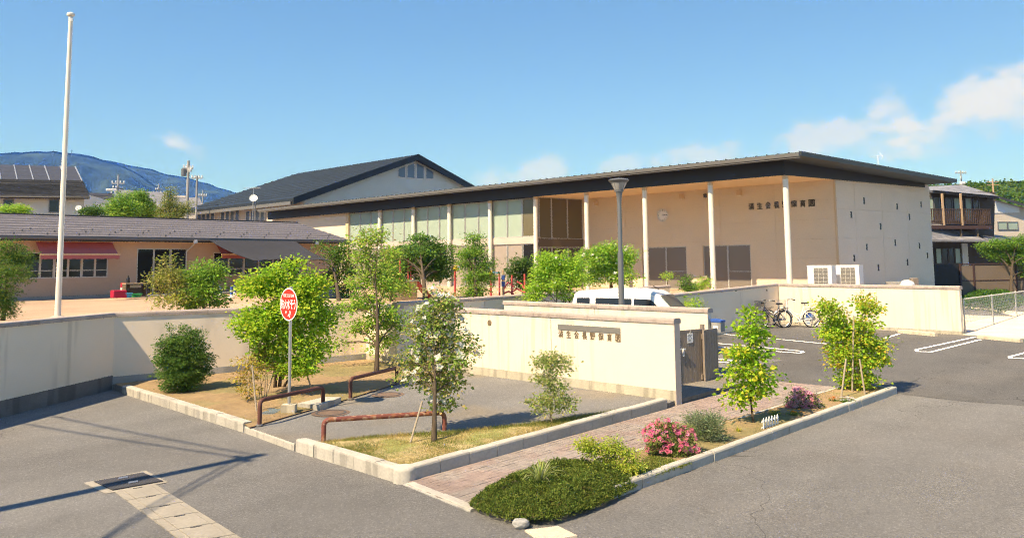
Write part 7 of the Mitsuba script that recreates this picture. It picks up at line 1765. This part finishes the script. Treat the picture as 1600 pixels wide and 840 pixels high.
def turfgrass(poly, n, label, seed, hmax=0.07, cols=((0.5, 0.4, 0.17), (0.42, 0.38, 0.14), (0.2, 0.25, 0.06)), dz=0.15, name='grass', thr=0.0):
    rng = np.random.default_rng(seed); p = scatter(poly, n, rng)
    a = meshkit.fbm(np.column_stack([p * 1.5, np.zeros(n)]), 4, 5)
    keep = a > thr; p, a = p[keep], a[keep]; n = len(p)
    h = hmax * rng.uniform(0.4, 1.1, n); an = rng.uniform(0, 2 * math.pi, n); b = np.column_stack([p, gz(p[:, 0], p[:, 1]) + dz])
    d = np.column_stack([np.cos(an) * 0.7, np.sin(an) * 0.7, np.ones(n)])
    s = np.column_stack([-np.sin(an), np.cos(an), np.zeros(n)]) * 0.004
    tip = b + d * h[:, None]
    v = np.stack([b - s, b + s, tip], 1).reshape(-1, 3); f = np.arange(3 * n).reshape(-1, 3)
    g = np.clip((a - 0.46) * 9, 0, 1)
    pick = np.where(rng.random(n) < g * 0.8, 2, rng.integers(0, 2, n))
    c = tint(rng, n, cols, 0.18, None, pick)
    key = lab(uniq(name), label, 'grass', kind='stuff')
    scene[key] = mikit.ply(trimesh.Trimesh(v, f, process=False), M('leaf'), False, color=np.repeat(c, 3, 0))
turfgrass(turf, 42000, 'dry straw-coloured grass blades of the corner turf', 75)
turfgrass(soil, 9000, 'sparse dry grass on the bare earth planter', 76, 0.05, ((0.4, 0.3, 0.13), (0.34, 0.28, 0.1), (0.25, 0.26, 0.08)), thr=0.5)
turfgrass(bed.buffer(-0.1), 5000, 'sparse weeds and dry stalks in the flower bed', 77, 0.05, ((0.4, 0.32, 0.14), (0.3, 0.28, 0.1), (0.24, 0.28, 0.08)), dz=0.11, thr=0.48)

# wooded hill on the right
def hill():
    xs = np.linspace(1440, 1760, 60); top = np.interp(xs, [1440, 1500, 1520, 1560, 1600, 1700, 1760], [284, 282, 281, 279, 276.5, 272, 270])
    v = []; rows = 16; n = len(xs)
    for j in range(rows):
        t = j / (rows - 1)
        for x, y in zip(xs, top):
            q = aty(x, y, 210); d = q[:2] / np.linalg.norm(q[:2]); g = q[:2] - d * 70 * (1 - t)
            v.append([g[0], g[1], 0.5 + (q[2] - 0.9 - 0.5) * t ** 0.9 + 2.0 * (meshkit.fbm(np.array([g[0], g[1], 0]) / 12, 3, 9) - 0.5) * math.sin(math.pi * t)])
    for x, y in zip(xs, top):
        q = aty(x, y, 210); d = q[:2] / np.linalg.norm(q[:2]); g = q[:2] + d * 60; v.append([*g, -2])
    v = np.array(v); f = []
    for j in range(rows):
        a = np.arange(n - 1) + j * n; f.append(np.stack([a, a + 1, a + n + 1, a + n], 1))
    q = np.vstack(f); m = trimesh.Trimesh(v, np.vstack([q[:, [0, 1, 2]], q[:, [0, 2, 3]]]), process=False)
    struct('hill', m, M('hill'), 'green wooded hillside at the right edge', True)
    rng = np.random.default_rng(80)
    # tree-crown clumps covering the slope
    nC = 1500; fi = rng.integers(0, n * (rows - 1), nC); c = v[fi] + rng.normal(0, 1.6, (nC, 3)) * [1, 1, 0.2]
    R = rng.uniform(0.7, 1.7, nC); per = 26
    u = unit(rng.normal(size=(nC * per, 3))); ci = np.repeat(np.arange(nC), per); p = c[ci] + u * R[ci][:, None] * [1, 1, 0.6]
    cols = np.array([(0.1, 0.2, 0.035), (0.15, 0.26, 0.045), (0.07, 0.15, 0.03), (0.2, 0.27, 0.06)])
    cc = cols[rng.integers(0, 4, nC)][ci] * np.exp(rng.normal(0, 0.15, len(ci)))[:, None]
    mesh, col = leaves(p, unit(rng.normal(size=p.shape)), unit(u + rng.normal(size=p.shape) * 0.3), 0.75, 0.5, cc)
    key = lab(uniq('hillside_wood'), 'leafy wood covering the hillside at the right edge', 'wood', kind='stuff')
    scene[key] = mikit.ply(mesh, M('leaf'), False, color=col)
hill()
p = aty(1552.5, 306, 150)
k = thing('lattice_pylon', 'thin yellowish pole standing before the green hillside', 'pole')
part(k, 'shaft', tube([[p[0], p[1], 0], [p[0], p[1], 3 + 150 / F * (401.7 - 279)]], [0.22, 0.14], 8), M('lightwood'))
for z in (0.6, 1.2): part(k, 'crossarm', tube([[p[0] - 1.1, p[1], 3 + 150 / F * (401.7 - 279) - z], [p[0] + 1.1, p[1], 3 + 150 / F * (401.7 - 279) - z]], 0.07, 5), M('lightwood'))
pole(1501, 266.5, 120, 'utility pole with crossed arms above the right corner of the flat roof', [(0.35, 0.9, 0.2), (1.2, 0.6, 1.0)], 0.13)
# ------------------------------------------------------------------ the air
HAZE = {'type': 'homogeneous', 'albedo': {'type': 'rgb', 'value': [0.95, 0.95, 0.95]}, 'sigma_t': {'type': 'rgb', 'value': [0.00002, 0.00006, 0.00021]}}
scene['air'] = HAZE
scene['haze'] = {'type': 'cube', 'to_world': mi.ScalarTransform4f().translate([0, 0, 228]).scale([6500, 6500, 232]), 'bsdf': {'type': 'null'}, 'interior': {'type': 'ref', 'id': 'air'}}
lab('haze', 'thin blue air over the town and the hills', 'haze', kind='stuff')
scene['camera']['medium'] = {'type': 'ref', 'id': 'air'}
